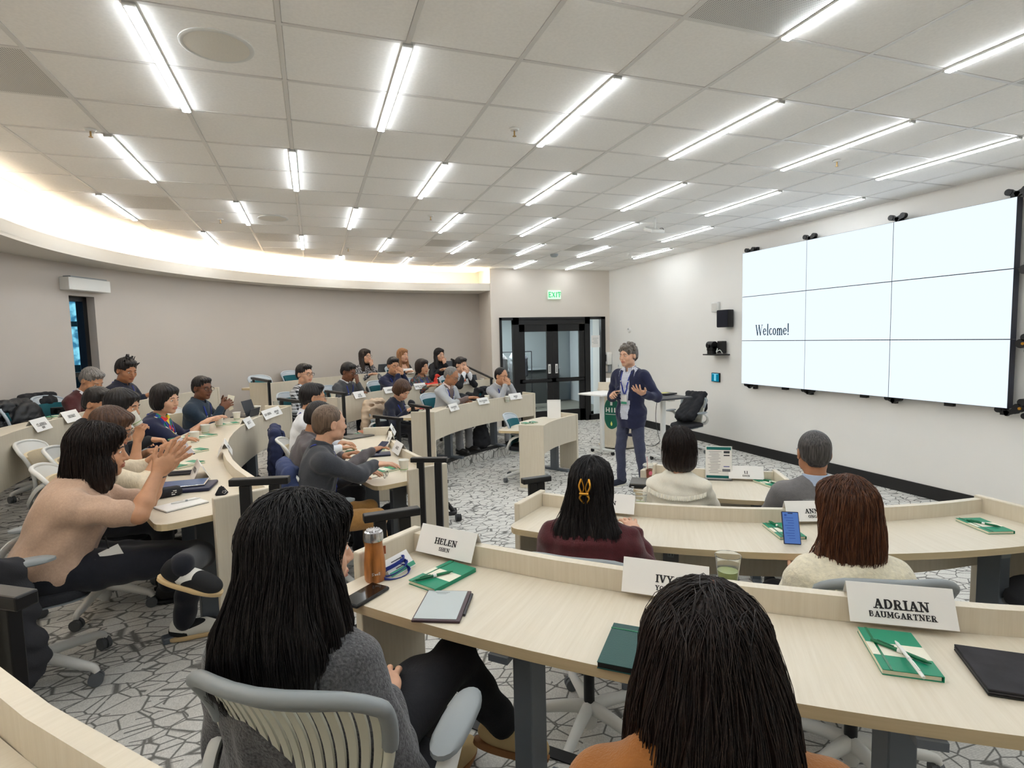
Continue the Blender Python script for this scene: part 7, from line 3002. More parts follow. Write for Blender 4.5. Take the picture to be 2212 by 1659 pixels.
bxo('logo_mark', (0.0, 0.0, 0.0152), (0.03, 0.03, 0.0006), M_GREYP, t2, 0.0)
notebook((1640, 1036), (1680, 1050), z1 + 0.008, 'green notebook on the low right desk beside the grey sweater').location.z = z1
pen((1648, 1036), (1680, 1046), z1 + 0.02, 'green pen on the notebook beside the grey sweater').location.z = z1 + 0.0165

# ---- desk A
t = thing('table_sign', 'plain white folded sign standing on the small empty desk', 'sign', at(1197, 904, z1), ang(at(1197, 904, z1), (0, 0)) * PI / 180 + PI / 2)
for s in (-1, 1):
    bxo('sign_flap', (0, s * 0.03, 0.14), (0.20, 0.002, 0.28), M_PAPER, t, M=Matrix.Translation((0, s * 0.001, 0)) @ Matrix.Rotation(s * 0.12, 4, 'X'))
notebook((1128, 915), (1160, 911), z1 + 0.01, 'green notebook lying on the small empty desk').location.z = z1
notebook((1190, 899), (1215, 902), z1 + 0.01, 'green notebook behind the plain white sign on the small desk').location.z = z1
pen((1140, 911), (1156, 915), z1 + 0.02, 'green pen on the notebook of the small empty desk').location.z = z1 + 0.0165

# ---- left block desk L3
zL = DESKS['L3']['zt']
c, rz, L = dir2((352, 1100), (430, 1085), zL)


def b_open(t):
    bxo('back_cover', (0, 0, 0.0012), (0.150, 0.215, 0.002), M_BLACK, t)
    bxo('page_block', (0, 0, 0.0055), (0.148, 0.212, 0.0075), M_PAPER, t, 0.001)


mk('notepad', 'open white notepad on the left foreground desk', 'notepad', at(392, 1092, zL), rz + PI / 2 - 1.35, b_open)
c, rz, L = dir2((372, 1088), (432, 1076), zL + 0.012)
c.z = zL + 0.0095
mk('pen_white', 'slim white pen lying on the open notepad', 'pen', c, rz, penbuild(M_WHITEP, M_GREYP, 0.145, 0.0045))
c, rz, L = dir2((350, 1060), (448, 1050), zL)
t = thing('tablet_sleeve', 'navy tablet sleeve under a silver tablet on the left desk', 'tablet sleeve', at(405, 1056, zL), rz - 0.1)
bxo('sleeve', (0, 0, 0.011), (0.215, 0.29, 0.02), M_NAVY, t, 0.008, smooth=40)
t = thing('tablet', 'silver tablet with blue display lying on the navy sleeve', 'tablet', at(398, 1054, zL) + Vector((0, 0, 0.023)), rz - 0.02)
bxo('tablet_body', (0, 0, 0.004), (0.175, 0.25, 0.007), M_SILVER, t, 0.003)
bxo('display', (0, 0, 0.008), (0.160, 0.235, 0.001), mat('blue grey display', rgb(92, 112, 150), 0.15), t)
t = thing('pencil_case', 'black pencil case with white print beside the beige sweater', 'pencil case', at(352, 1074, zL), 0.4)
bm = bmesh.new()
box(bm, (0, 0, 0.025), (0.19, 0.085, 0.05), bevel=0.02)
obj('case_body', bm, M_DARKFAB, t, smooth=60)
bm = bmesh.new()
for k in range(6):
    box(bm, (0.04 + 0.008 * (k % 3), -0.0435, 0.015 + 0.01 * (k // 2)), (0.01, 0.001, 0.004))
obj('white_print', bm, M_PAPER, t)['kind'] = 'stuff'
c, rz, L = dir2((365, 1027), (420, 1023), zL)
t = thing('spectacle_case', 'slim dark spectacle case lying on the left desk', 'case', c, rz)
bm = bmesh.new()
cyl(bm, (0, 0, 0.014), 0.014, 0.16, 14, axis='Y')
box(bm, (0.02, 0, 0.008), (0.022, 0.15, 0.014), bevel=0.004)
obj('case_body', bm, M_DEVBODY, t, smooth=40)
p = at(479, 1068, zL)
t = thing('key_pouch', 'small black pouch with a heart shaped clasp near the end of the left desk', 'pouch', p, 0.6)
bm = bmesh.new()
tmp = bmesh.new()
bmesh.ops.create_cone(tmp, cap_ends=True, segments=4, radius1=0.045, radius2=0.012, depth=0.05)
bmesh.ops.translate(tmp, vec=(0, 0, 0.025), verts=tmp.verts)
addbm(bm, tmp)
bmesh.ops.bevel(bm, geom=list(bm.edges), offset=0.006, segments=2, affect='EDGES')
obj('pouch_body', bm, M_DARKFAB, t, smooth=60)
bm = bmesh.new()
hp_ = [(0.0, -0.03, 0.008), (0.012, -0.032, 0.02), (0.006, -0.033, 0.028), (0, -0.033, 0.022), (-0.006, -0.033, 0.028), (-0.012, -0.032, 0.02), (0.0, -0.03, 0.008)]
tube(bm, hp_, 0.0022, 6, caps=False)
obj('heart_clasp', bm, M_SILVER, t)
for (x, y, lb) in ((421, 955, 'paper cup nearest the phone holder on the left desk'), (444, 938, 'wide paper cup beside the tent card on the left desk'), (474, 923, 'paper cup in front of the navy coat woman'), (512, 908, 'paper cup beside the LEO CHONG card'), (557, 893, 'paper cup right of the dark tablet on the left desk')):
    cup(x, y, zL, lb)
clearcup(598, 884, zL, 'clear cup of green tea at the far end of the left desk')
for k, (a, b_, lb) in enumerate((((425, 945), (452, 940), 'green notebook behind the paper cups in front of the scarf'), ((478, 917), (505, 914), 'green notebook near the paper held by the bearded man'),
                                 ((398, 978), (430, 972), 'green notebook below the tilted phone'), ((388, 1006), (414, 1000), 'green notebook beside the cream knit cuff'), ((385, 948), (405, 944), 'green notebook left of the nearest paper cup'))):
    notebook(a, b_, zL + 0.008, lb).location.z = zL
# tablet on a keyboard stand
p = at(540, 899, zL)
t = thing('tablet_stand', 'dark tablet standing on its keyboard folio at the end of the left desk', 'tablet', p, ang(p, CC) * PI / 180 - PI / 2)
bxo('keyboard', (0, -0.09, 0.006), (0.25, 0.17, 0.010), M_DEVBODY, t, 0.003)
bxo('tablet_body', (0, 0.02, 0.10), (0.25, 0.008, 0.185), mat('slate folio', rgb(46, 50, 58), 0.6), t, 0.003, M=Matrix.Rotation(0.28, 4, 'X'))
bxo('folio_fold', (0, 0.045, 0.055), (0.25, 0.006, 0.11), mat('slate folio', rgb(46, 50, 58), 0.6), t, 0.002, M=Matrix.Rotation(-0.25, 4, 'X'))
# phone held by the woman in cream cardigan; paper held by the bearded man; cup of the drinker
c = ond(396, 965, 4.25)
t = thing('phone', 'dark phone held up by the woman in the cream cardigan', 'phone', c, 0.9)
bxo('phone_case', (0, 0, 0), (0.075, 0.155, 0.009), M_BLACK, t, 0.004, M=Matrix.Rotation(0.75, 4, 'X'))
bxo('phone_screen', (0, 0, 0.005), (0.069, 0.146, 0.001), mat('pale screen', rgb(190, 184, 186), 0.2), t, M=Matrix.Rotation(0.75, 4, 'X'))
c = ond(497, 866, 7.15)
t = thing('paper_slip', 'small cream paper held in both hands by the bearded man', 'paper', c, 0.5)
bxo('paper_sheet', (0, 0, 0), (0.075, 0.002, 0.13), M_BAND, t, M=Matrix.Rotation(0.3, 4, 'Y'))
bxo('paper_fold', (-0.03, 0.0, -0.07), (0.05, 0.002, 0.06), M_PAGES, t, M=Matrix.Rotation(-0.4, 4, 'Y'))
A_ = P10['arms'][1]
c = ond(300, 917, 4.72)
cup_ = mk('paper_cup', 'paper cup held to the mouth of the woman with tied black hair', 'cup', c, 0, b_cup, 'paper coffee cups on the desks')
cup_.location = c
cup_.rotation_euler = (0.15, -0.5, 0)

# ---- L4
z4 = DESKS['L4']['zt']
p = at(127, 894, z4)
t = thing('camera', 'black compact camera on the top row desk beside the maroon cardigan', 'camera', p, 0.1)
bxo('camera_body', (0, 0, 0.035), (0.125, 0.045, 0.07), M_BLACK, t, 0.006)
bm = bmesh.new()
cyl(bm, (0, -0.035, 0.033), 0.028, 0.035, 20, axis='Y')
obj('lens', bm, M_DEVICE, t, smooth=40)
bxo('silver_trim', (0, 0, 0.066), (0.118, 0.04, 0.006), M_SILVER, t)
notebook((95, 903), (150, 895), z4 + 0.01, 'green notebook under the black camera').location.z = z4
c, rz, L = dir2((60, 905), (98, 903), z4)


def b_eye(t):
    bm = bmesh.new()
    for sx in (-1, 1):
        tube(bm, [(sx * 0.034 + 0.026 * math.cos(2 * PI * k / 14), 0, 0.022 + 0.02 * math.sin(2 * PI * k / 14)) for k in range(15)], 0.002, 5, caps=False)
        tube(bm, [(sx * 0.062, 0, 0.03), (sx * 0.066, 0.12, 0.004)], 0.002, 5)
    tube(bm, [(-0.008, 0, 0.024), (0.008, 0, 0.024)], 0.002, 5)
    obj('spectacle_frame', bm, M_BLACK, t)


mk('spectacles', 'black spectacles lying open on the top row desk', 'spectacles', at(96, 908, z4), 0.3, b_eye)
mk('spectacles', 'folded spectacles near the end of the middle desk', 'spectacles', at(834, 1031, DESKS['L2']['zt']), 1.2, b_eye)
t = thing('phone', 'dark phone lying left of the spectacles on the top row desk', 'phone', at(68, 910, z4), -1.2)
bxo('phone_case', (0, 0, 0.005), (0.075, 0.155, 0.009), M_BLACK, t, 0.004)
p = at(300, 867, z4)
pen((305, 862), (316, 866), z4 + 0.02, 'green pen in front of the spiky haired man')

# ---- L2
zM = DESKS['L2']['zt']
c, rz, L = dir2((782, 980), (838, 976), zM)
t = thing('wallet', 'navy leather document wallet on the middle desk', 'wallet', at(812, 984, zM), rz)
bxo('wallet_body', (0, 0, 0.009), (0.155, 0.26, 0.018), M_NAVY, t, 0.006, smooth=40)
bxo('zip_edge', (0.078, 0, 0.009), (0.003, 0.25, 0.004), M_BLACK, t)
notebook((760, 976), (782, 975), zM + 0.01, 'green notebook left of the navy wallet').location.z = zM
notebook((792, 974), (815, 971), zM + 0.01, 'green notebook behind the navy wallet').location.z = zM
notebook((775, 938), (805, 935), zM + 0.01, 'green notebook near the end of the middle desk beside the brown folder').location.z = zM
notebook((815, 1018), (842, 1012), zM + 0.01, 'green notebook under the phone of the sandy haired man').location.z = zM
t = thing('phone', 'lavender edged phone under the hand of the sandy haired man', 'phone', at(812, 1011, zM) + Vector((0, 0, 0.017)), -1.1)
bxo('phone_case', (0, 0, 0.005), (0.078, 0.158, 0.010), mat('lilac case', rgb(120, 116, 160), 0.4), t, 0.004)
bxo('phone_screen', (0, 0, 0.0105), (0.070, 0.150, 0.001), M_DEVICE, t)
t = thing('phone', 'navy phone held by the man in the warm grey blazer', 'phone', ond(822, 966, 4.9), -0.8)
bxo('phone_case', (0, 0, 0), (0.075, 0.155, 0.009), M_NAVY, t, 0.004, M=Matrix.Rotation(0.5, 4, 'X'))
t = thing('folder', 'brown leather folder on the middle desk', 'folder', at(802, 934, zM), -1.4)
bxo('folder_body', (0, 0, 0.012), (0.19, 0.26, 0.024), M_TAN, t, 0.008, smooth=40)
bxo('page_block', (0.0, -0.128, 0.012), (0.17, 0.01, 0.012), M_PAGES, t)
t = thing('laptop', 'closed grey laptop on the middle desk beside the brown folder', 'laptop', at(772, 944, zM), -1.1)
bxo('laptop_body', (0, 0, 0.009), (0.215, 0.30, 0.016), mat('space grey metal', rgb(98, 96, 92), 0.4, metal=0.5), t, 0.005)
cup(873, 1018, zM, 'white paper cup at the end of the middle desk beside the handrail')
c, rz, L = dir2((838, 1014), (868, 1014), zM)
mk('marker', 'lime green marker lying beside the white paper cup', 'marker', c, rz, penbuild(mat('lime plastic', rgb(150, 196, 60), 0.3), M_PENGREEN, 0.13, 0.008))

# ---- M2, M3, M4
zb = DESKS['M2']['zt']
cup(1096, 868, zb, 'paper cup in front of the man with clasped hands')
cup(1052, 866, zb, 'paper cup behind the name card of the light grey blazer')
cup(880, 890, zb, 'pale paper bowl at the left end of the desk near the glass door')
t = thing('tablet', 'dark tablet lying under the hand of the light grey blazer', 'tablet', at(1018, 874, zb), 0.4)
bxo('tablet_body', (0, 0, 0.005), (0.25, 0.17, 0.008), M_DEVICE, t, 0.003)
bxo('tablet_frame', (0, 0, 0.003), (0.255, 0.175, 0.004), M_DEVBODY, t, 0.002)
notebook((895, 888), (905, 884), zb + 0.01, 'green notebook between the bars of the handrail near the navy jacket').location.z = zb
t = thing('snack_packet', 'red and white snack packet at the left end of the desk near the glass door', 'packet', at(913, 885, zb), 0.5)
bm = bmesh.new()
box(bm, (0, 0, 0.025), (0.14, 0.05, 0.05), bevel=0.018)
obj('packet_body', bm, mat('red foil', rgb(206, 50, 66), 0.35), t, smooth=60)
bm = bmesh.new()
cyl(bm, (0.02, -0.026, 0.028), 0.018, 0.003, 18, axis='Y')
obj('round_logo', bm, M_PAPER, t)
zc3 = DESKS['M3']['zt']
cup(859, 848, zc3, 'paper cup on the third row desk in front of the navy polo')
cup(1041, 828, zc3, 'paper cup at the right end of the third row desk')
cup(720, 862, zc3, 'paper cup at the left end of the third row desk by the handrail')
t = thing('tablet_stand', 'grey tablet propped up in front of the black jacket', 'tablet', at(1019, 830, zc3), ang(at(1019, 830, zc3), CC) * PI / 180 - PI / 2)
bxo('tablet_body', (0, 0.02, 0.09), (0.26, 0.008, 0.175), mat('slate folio', rgb(46, 50, 58), 0.6), t, 0.003, M=Matrix.Rotation(0.3, 4, 'X'))
bxo('keyboard', (0, -0.09, 0.006), (0.25, 0.16, 0.010), M_DEVBODY, t, 0.003)
t = thing('drink_bottle', 'small bottle with an orange label beside the grey tablet', 'bottle', at(1003, 832, zc3))
bm = bmesh.new()
lathe(bm, [(0, 0), (0.028, 0), (0.030, 0.02), (0.030, 0.12), (0.014, 0.155), (0.014, 0.175), (0, 0.176)], 20)
obj('bottle_body', bm, mat('pale drink', rgb(210, 196, 150), 0.2), t, smooth=40)
bm = bmesh.new()
lathe(bm, [(0.031, 0.06), (0.0315, 0.115), (0.029, 0.116)], 20)
obj('bottle_label', bm, mat('orange label', rgb(214, 84, 36), 0.5), t, smooth=40)
# red bird shaped figure
t = thing('bird_figure', 'red long necked bird figure sitting on the third row desk', 'figure', at(936, 838, zc3), 0.3)
F0 = Field((-0.2, -0.1, -0.02), (0.2, 0.1, 0.3), 0.006)
F0.ell((0, 0, 0.05), (0.10, 0.055, 0.05), None, k=0.02)
F0.cap((-0.09, 0, 0.06), (-0.15, 0, 0.09), 0.03, 0.012, k=0.03)
F0.cap((0.06, 0, 0.07), (0.05, 0, 0.14), 0.036, 0.028, k=0.03)
F0.cap((0.05, 0, 0.14), (0.07, 0, 0.20), 0.028, 0.024, k=0.02)
F0.ell((0.085, 0, 0.215), (0.042, 0.030, 0.030), None, k=0.015)
F0.cap((0.12, 0, 0.21), (0.15, 0, 0.20), 0.014, 0.008, k=0.01)
v_, f_ = F0.mesh()
npobj('bird_body', v_, f_, mat('red plush', rgb(214, 62, 48), 0.8, bump=(120, 0.4, ONE)), t)
bm = bmesh.new()
box(bm, (0.075, -0.0, 0.165), (0.05, 0.05, 0.012), M=Matrix.Translation((0.0, 0, 0.0)))
obj('white_stripe', bm, M_PAPER, t)
zc4 = DESKS['M4']['zt']
cup(779, 812, zc4, 'paper cup in front of the speckled top on the top row')
cup(822, 806, zc4, 'paper cup left of the navy polo on the top row')
t = thing('coffee_cup', 'brown coffee cup with white lid beside the open laptop', 'cup', at(948, 800, zc4))
bm = bmesh.new()
lathe(bm, [(0, 0), (0.030, 0), (0.040, 0.11), (0, 0.11)], 20)
obj('cup_wall', bm, mat('brown sleeve', rgb(150, 84, 66), 0.6), t, smooth=50)
bm = bmesh.new()
lathe(bm, [(0.043, 0.108), (0.043, 0.12), (0.03, 0.128), (0, 0.128)], 20)
obj('lid', bm, M_PAPER, t, smooth=50)


def b_lap(t):
    bxo('keyboard', (0, -0.11, 0.008), (0.32, 0.22, 0.014), M_GREYP, t, 0.003)
    bxo('laptop_lid', (0, 0.03, 0.115), (0.32, 0.008, 0.215), mat('laptop lid grey', rgb(96, 100, 106), 0.4, metal=0.4), t, 0.003, M=Matrix.Rotation(-0.25, 4, 'X'))


p = at(962, 800, zc4)
mk('laptop', 'open dark grey laptop in front of the black jacket woman on the top row', 'laptop', p, ang(p, CC) * PI / 180 - PI / 2, b_lap)
p = at(828, 808, zc4)
mk('laptop', 'open pale grey laptop between the first two women on the top row', 'laptop', p, ang(p, CC) * PI / 180 - PI / 2, b_lap)

# ================================================================ CLOTHES, BAGS AND SPARE CHAIRS


def drape(name, label, cat, c, rz, prims, m, vox=0.012, wr=0.006, seed=5, extra=None, wl=0.14):
    """soft cloth thing from implicit pieces in local coordinates"""
    t = thing(name, label, cat, c, rz)
    P_ = np.array([q for p in prims for q in ((p[1], p[2]) if p[0] == 'c' else (p[1],))])
    F = Field(P_.min(0) - 0.28, P_.max(0) + 0.28, vox)
    for p in prims:
        if p[0] == 'c':
            F.cap(p[1], p[2], p[3], p[4], k=0.04)
        elif p[0] == 'e':
            F.ell(p[1], p[2], None if len(p) < 4 else p[3], k=0.04)
        else:
            F.ell(p[1], p[2], None, k=0.02, op='s')
    F.wrinkle(wr, seed, wl)
    F.wrinkle(wr * 0.6, seed + 9, wl * 0.5)
    v, f = F.mesh()
    npobj(extra or 'cloth', v, f, m, t)
    return t


def drape_on_chair(label, x, y, fl, face, m, name='coat', low=0.30, seed=5, side=0.0, fat=1.0, front=False):
    rz = math.radians(face - 90)
    return drape(name, label, 'coat', (x, y, fl), rz,
                 ([('e', (0, -0.12, 0.74), (0.22, 0.05, 0.17)), ('e', (0.02, 0.0, 0.56), (0.22, 0.18, 0.07))] if front else []) + [('e', (0, -0.255, 0.66), (0.27 * fat, 0.05, 0.27)), ('c', (-0.2, -0.25, 0.885), (0.2, -0.25, 0.885), 0.055, 0.055), ('e', (side, -0.29, 0.52), (0.25 * fat, 0.04, 0.24)),
                  ('c', (-0.22, -0.25, 0.80), (-0.27, -0.24, low), 0.06, 0.045), ('c', (0.22, -0.25, 0.80), (0.26, -0.24, low + 0.08), 0.06, 0.04), ('e', (0, -0.17, 0.74), (0.21 * fat, 0.02, 0.14))], m, seed=seed)


def chair_of(px, py, z, fl, off=0.27):
    """chair origin from the pixel of the middle of its back top edge at height z"""
    p = at(px, py, z)
    b = math.atan2(CC[1] - p.y, CC[0] - p.x)
    return p.x + math.cos(b) * off, p.y + math.sin(b) * off, math.degrees(b)


spare = [
    ('pad_beige', 105, 968, 1.27, 0.36, 'beige chair far behind the head of the woman in the beige sweater'),
    ('pad_beige', 78, 1008, 1.27, 0.36, 'beige chair close behind the shoulder of the woman in the beige sweater'),
    ('pad_beige', 602, 948, 1.09, 0.18, 'empty beige chair behind the man in the warm grey blazer'),
    ('pad_teal', 553, 812, 1.44, 0.54, 'empty teal chair at the left end of the top row by the handrail'),
    ('pad_teal', 624, 802, 1.44, 0.54, 'empty teal chair left of the plaid shirt on the top row'),
    ('pad_teal', 690, 796, 1.44, 0.54, 'empty teal chair right of the plaid shirt on the top row'),
    ('pad_teal', 75, 857, 1.44, 0.54, 'chair under the black coats on the left top row'),
    ('pad_teal', 20, 872, 1.44, 0.54, 'leftmost chair under the black coats on the top row'),
]
SPX = {}
for kd, px, py, z, fl, lb in spare:
    x, y, f_ = chair_of(px, py, z, fl)
    chair(kd, x, y, fl, f_, lb, spin=RNG.rand())
    SPX[px] = (x, y, f_)
p = at(1098, 893, 0.92)
chair('pad_teal', p.x + 0.20, p.y - 0.10, 0.0, -38, 'empty teal chair tucked at the small desk in front of the glass door', spin=0.2)
# chair at the right end of the middle right desk, turned sideways
p = at(2185, 1245, 0.72)
chair('slat', p.x + 0.16, p.y - 0.16, 0.18, 118, 'empty slatted chair at the right edge beside the middle desk')
x, y, f_ = SPX[75]
drape_on_chair('black coat hanging over the chair behind the top row desk', x, y, 0.54, f_, M_DARKFAB, seed=3, front=True)
x, y, f_ = SPX[20]
drape_on_chair('black puffer jacket heaped at the far left of the top row', x, y, 0.54, f_, mat('black nylon', rgb(22, 24, 28), 0.5, bump=(30, 0.5, ONE)), name='jacket', seed=8, fat=1.15, front=True)
# navy coat over the chair back of the ivory blouse
def chair_near(inf, dx=-0.03):
    o = inf['org']
    return o.x, o.y, math.degrees(inf['rz']) + 90


x, y, f_ = chair_near(P6)
b = math.radians(f_)
t = drape('coat', 'navy coat laid along the chair back behind the ivory blouse', 'coat', (x - math.cos(b) * 0.10, y - math.sin(b) * 0.10, 0.0), b - PI / 2,
          [('c', (-0.26, -0.25, 0.84), (0.26, -0.25, 0.86), 0.05, 0.045), ('e', (0, -0.28, 0.66), (0.25, 0.035, 0.2))], M_NAVYFAB)
# blue blazer over the chair of the charcoal sweater
def back_at(px, py, z, face):
    p = at(px, py, z)
    b_ = math.radians(face)
    return p.x + 0.27 * math.cos(b_), p.y + 0.27 * math.sin(b_)


x, y = back_at(612, 1003, 1.10, 8)
f_ = 8
chair('pad_beige', x, y, 0.18, 8, 'chair with a slate blue blazer over it behind the charcoal sweater')
drape_on_chair('slate blue blazer hanging over a chair behind the charcoal sweater', x, y, 0.18, f_, mat('slate blue wool', rgb(58, 70, 108), 0.9, bump=(180, 0.4, ONE)), name='blazer', low=0.35, seed=12, fat=1.15)
x, y = back_at(588, 925, 1.10, 4)
f_ = 4
chair('pad_beige', x, y, 0.18, 4, 'chair with a navy jacket over it behind the warm grey blazer')
drape_on_chair('navy jacket on the chair behind the warm grey blazer', x, y, 0.18, f_, M_NAVYFAB, name='jacket', low=0.5, seed=13)
# beige quilted coat beside the navy jacket
x, y, f_ = chair_near(P19)
drape_on_chair('beige quilted coat hanging on the chair behind the navy jacket', x, y, 0.18, f_, mat('beige quilted nylon', rgb(196, 172, 146), 0.6, noise=(10, 0.08, ONE), bump=(24, 0.9, ONE)), low=0.25, seed=21, fat=1.2)
x, y, f_ = chair_near(P21)
drape_on_chair('dark jacket over the chair of the man with clasped hands', x, y, 0.18, f_, BLACKT, name='jacket', low=0.5, seed=22, fat=0.95)
# dark jacket draped over the arm of the beige sweater chair
x, y, f_ = chair_near(P8)
b = math.radians(f_)
cx, cy = x - math.cos(b) * 0.10, y - math.sin(b) * 0.10
drape('jacket', 'charcoal jacket draped over the chair arm in the left foreground', 'jacket', (cx, cy, 0.36), b - PI / 2,
      [('e', (0.14, -0.20, 0.70), (0.16, 0.05, 0.10)), ('c', (0.05, -0.22, 0.78), (0.26, -0.12, 0.70), 0.05, 0.045), ('c', (0.24, -0.14, 0.66), (0.32, 0.02, 0.665), 0.05, 0.040), ('e', (0.325, -0.04, 0.46), (0.030, 0.13, 0.24)),
       ('e', (0.335, 0.0, 0.28), (0.028, 0.11, 0.15))], mat('charcoal overcoat cloth', rgb(46, 46, 50), 0.9, bump=(200, 0.4, ONE)), vox=0.009, seed=4, extra='jacket_cloth')

# ================================================================ FRONT OF THE ROOM
# lectern
p = at(1330, 968, 0.0)
lr = math.radians(-112)
t = thing('lectern', 'curved pale wood lectern with a round green emblem behind the speaker', 'lectern', (p.x + 0.15, p.y + 0.15, 0.0), 0)
c0 = Vector((0, 0, 0))
bm = bmesh.new()
arcsolid(bm, (0, 0), 0.30, 0.325, 165, 305, 0.06, 1.02)
obj('curved_front', bm, M_WOOD, t, smooth=30)
bm = bmesh.new()
arcsolid(bm, (0, 0), 0.02, 0.36, 160, 310, 0.03, 0.06)
obj('plinth', bm, M_WOOD, t, smooth=30)
bm = bmesh.new()
arcsolid(bm, (0, 0), 0.02, 0.37, 160, 310, 1.0, 1.035)
obj('lectern_top', bm, M_WOOD, t, smooth=30)
bm = bmesh.new()
box(bm, (-0.22, -0.2, 1.09), (0.50, 0.03, 0.14), rz=math.radians(-33), bevel=0.004)
obj('raised_lip', bm, M_WOOD, t)
bm = bmesh.new()
for a in (170, 235, 300):
    q = polar(0.31, a, 0.015, (0, 0))
    cyl(bm, (q.x, q.y, 0.017), 0.017, 0.02, 12, axis='X')
obj('caster', bm, M_BLACK, t)
# oval emblem on the curved front
ac = 218.0
bm = bmesh.new()
NE, NR = 36, 6
rings = []
for j in range(NR + 1):
    s = j / NR
    ring = []
    for k in range(NE):
        a = 2 * PI * k / NE
        u, v = math.cos(a) * s * 0.16, math.sin(a) * s * 0.27
        q = polar(0.327, ac + math.degrees(u / 0.327), 0.62 + v, (0, 0))
        ring.append(bm.verts.new(q))
        if j == 0:
            break
    rings.append(ring)
for k in range(NE):
    bm.faces.new((rings[0][0], rings[1][k], rings[1][(k + 1) % NE]))
for a_, b_ in zip(rings[1:], rings[2:]):
    for k in range(NE):
        bm.faces.new((a_[k], a_[(k + 1) % NE], b_[(k + 1) % NE], b_[k]))
obj('oval_emblem', bm, mat('emblem green', rgb(14, 98, 78), 0.45), t, smooth=True)
bm = bmesh.new()


def onl(u, v, r=0.3285):
    return polar(r, ac + math.degrees(u / r), 0.62 + v, (0, 0))


def patch(bm, u0, u1, v0, v1):
    n = 6
    lo_ = [bm.verts.new(onl(u0 + (u1 - u0) * k / n, v0)) for k in range(n + 1)]
    hi_ = [bm.verts.new(onl(u0 + (u1 - u0) * k / n, v1)) for k in range(n + 1)]
    for k in range(n):
        bm.faces.new((lo_[k], lo_[k + 1], hi_[k + 1], hi_[k]))


patch(bm, -0.12, 0.12, -0.02, -0.012)
patch(bm, -0.11, -0.09, 0.02, 0.10)
patch(bm, -0.05, -0.03, 0.02, 0.10)
patch(bm, -0.09, -0.05, 0.05, 0.065)
patch(bm, 0.0, 0.02, 0.02, 0.10)
patch(bm, 0.05, 0.11, 0.02, 0.035)
patch(bm, 0.05, 0.07, 0.02, 0.10)
patch(bm, -0.02, 0.02, 0.14, 0.20)
obj('emblem_mark', bm, M_PAPER, t)
bm = bmesh.new()
v = [bm.verts.new(onl(u, w)) for u, w in ((0, -0.13), (0.018, -0.175), (0.012, -0.205), (0, -0.215), (-0.012, -0.205), (-0.018, -0.175))]
bm.faces.new(v)
obj('flame_mark', bm, mat('emblem yellow', rgb(226, 222, 120), 0.5), t)
q = at(1326, 838, 1.12)
card_ = thing('name_card', 'small white card leaning on the lectern beside the speaker', 'name card', t.location + Vector((-0.16, -0.10, 1.115)), math.radians(-33))
bxo('card_flap', (0, -0.03, 0.05), (0.24, 0.002, 0.105), M_PAPER, card_, M=Matrix.Rotation(-0.3, 4, 'X'))
bm = text_bm('GRANT', 0.022, 0.18, 0.11, 0.3, 0.07)
bmesh.ops.transform(bm, matrix=Matrix.Rotation(-0.3, 4, 'X') @ Matrix.Translation((0, -0.032, 0.06)), verts=bm.verts)
obj('lettering', bm, M_INK, card_)


def flip_table(label, px, py, z, rz, w, d, topm, fl=0.0, legs_=True):
    p = at(px, py, z)
    t = thing('standing_table', label, 'table', (p.x, p.y, fl), rz)
    bm = bmesh.new()
    box(bm, (0, 0, z - 0.013), (w, d, 0.026), bevel=0.008)
    obj('table_top', bm, topm, t, smooth=40)
    bm = bmesh.new()
    box(bm, (0, 0, z / 2 + 0.02), (0.07, 0.05, z - 0.08), bevel=0.006)
    obj('column', bm, M_WHITEP, t, smooth=40)
    bm = bmesh.new()
    box(bm, (0, 0, 0.075), (0.06, d * 0.95, 0.035), bevel=0.008)
    box(bm, (0.0, 0, z - 0.045), (0.10, d * 0.7, 0.03), bevel=0.008)
    obj('foot_bar', bm, M_WHITEP, t, smooth=40)
    for sy in (-1, 1):
        bm = bmesh.new()
        cyl(bm, (0, sy * d * 0.44, 0.03), 0.03, 0.025, 18, axis='X')
        cyl(bm, (0, sy * d * 0.44, 0.055), 0.012, 0.03, 10)
        obj('caster', bm, M_BLACK, t, smooth=40)
    return t


flip_table('white topped standing table left of the standing speaker', 1300, 848, 1.02, 0.35, 0.62, 0.50, M_PAPER)
tt = flip_table('dark topped standing table right of the standing speaker', 1432, 856, 1.02, 0.1, 0.62, 0.60, mat('dark laminate', rgb(46, 48, 54), 0.4))
t = thing('tablet', 'black tablet lying on the dark standing table', 'tablet', at(1440, 852, 1.02), 0.3)
bxo('tablet_body', (0, 0, 0.012), (0.26, 0.20, 0.022), M_BLACK, t, 0.006)
bxo('paper_sheet', (-0.02, 0.04, 0.0245), (0.16, 0.10, 0.002), mat('yellowed paper', rgb(206, 200, 120), 0.7), t)
# cable hanging from the table
a_, b_ = ond(1418, 862, 9.2), at(1400, 950, 0.0)
t = thing('floor_cable', 'thin dark cable looping from the standing table to the floor', 'cable', (0, 0, 0))
bm = bmesh.new()
p0 = at(1420, 857, 1.0)
g1, g2, g3 = at(1434, 944, 0.012), at(1415, 962, 0.012), at(1395, 962, 0.012)
tube(bm, smoothpath([p0, p0 + Vector((-0.03, 0, -0.35)), Vector((p0.x, p0.y, 0.25)).lerp(g1, 0.4), g1, g2, g3], 8), 0.005, 6)
obj('cable', bm, M_BLACK, t, smooth=50)
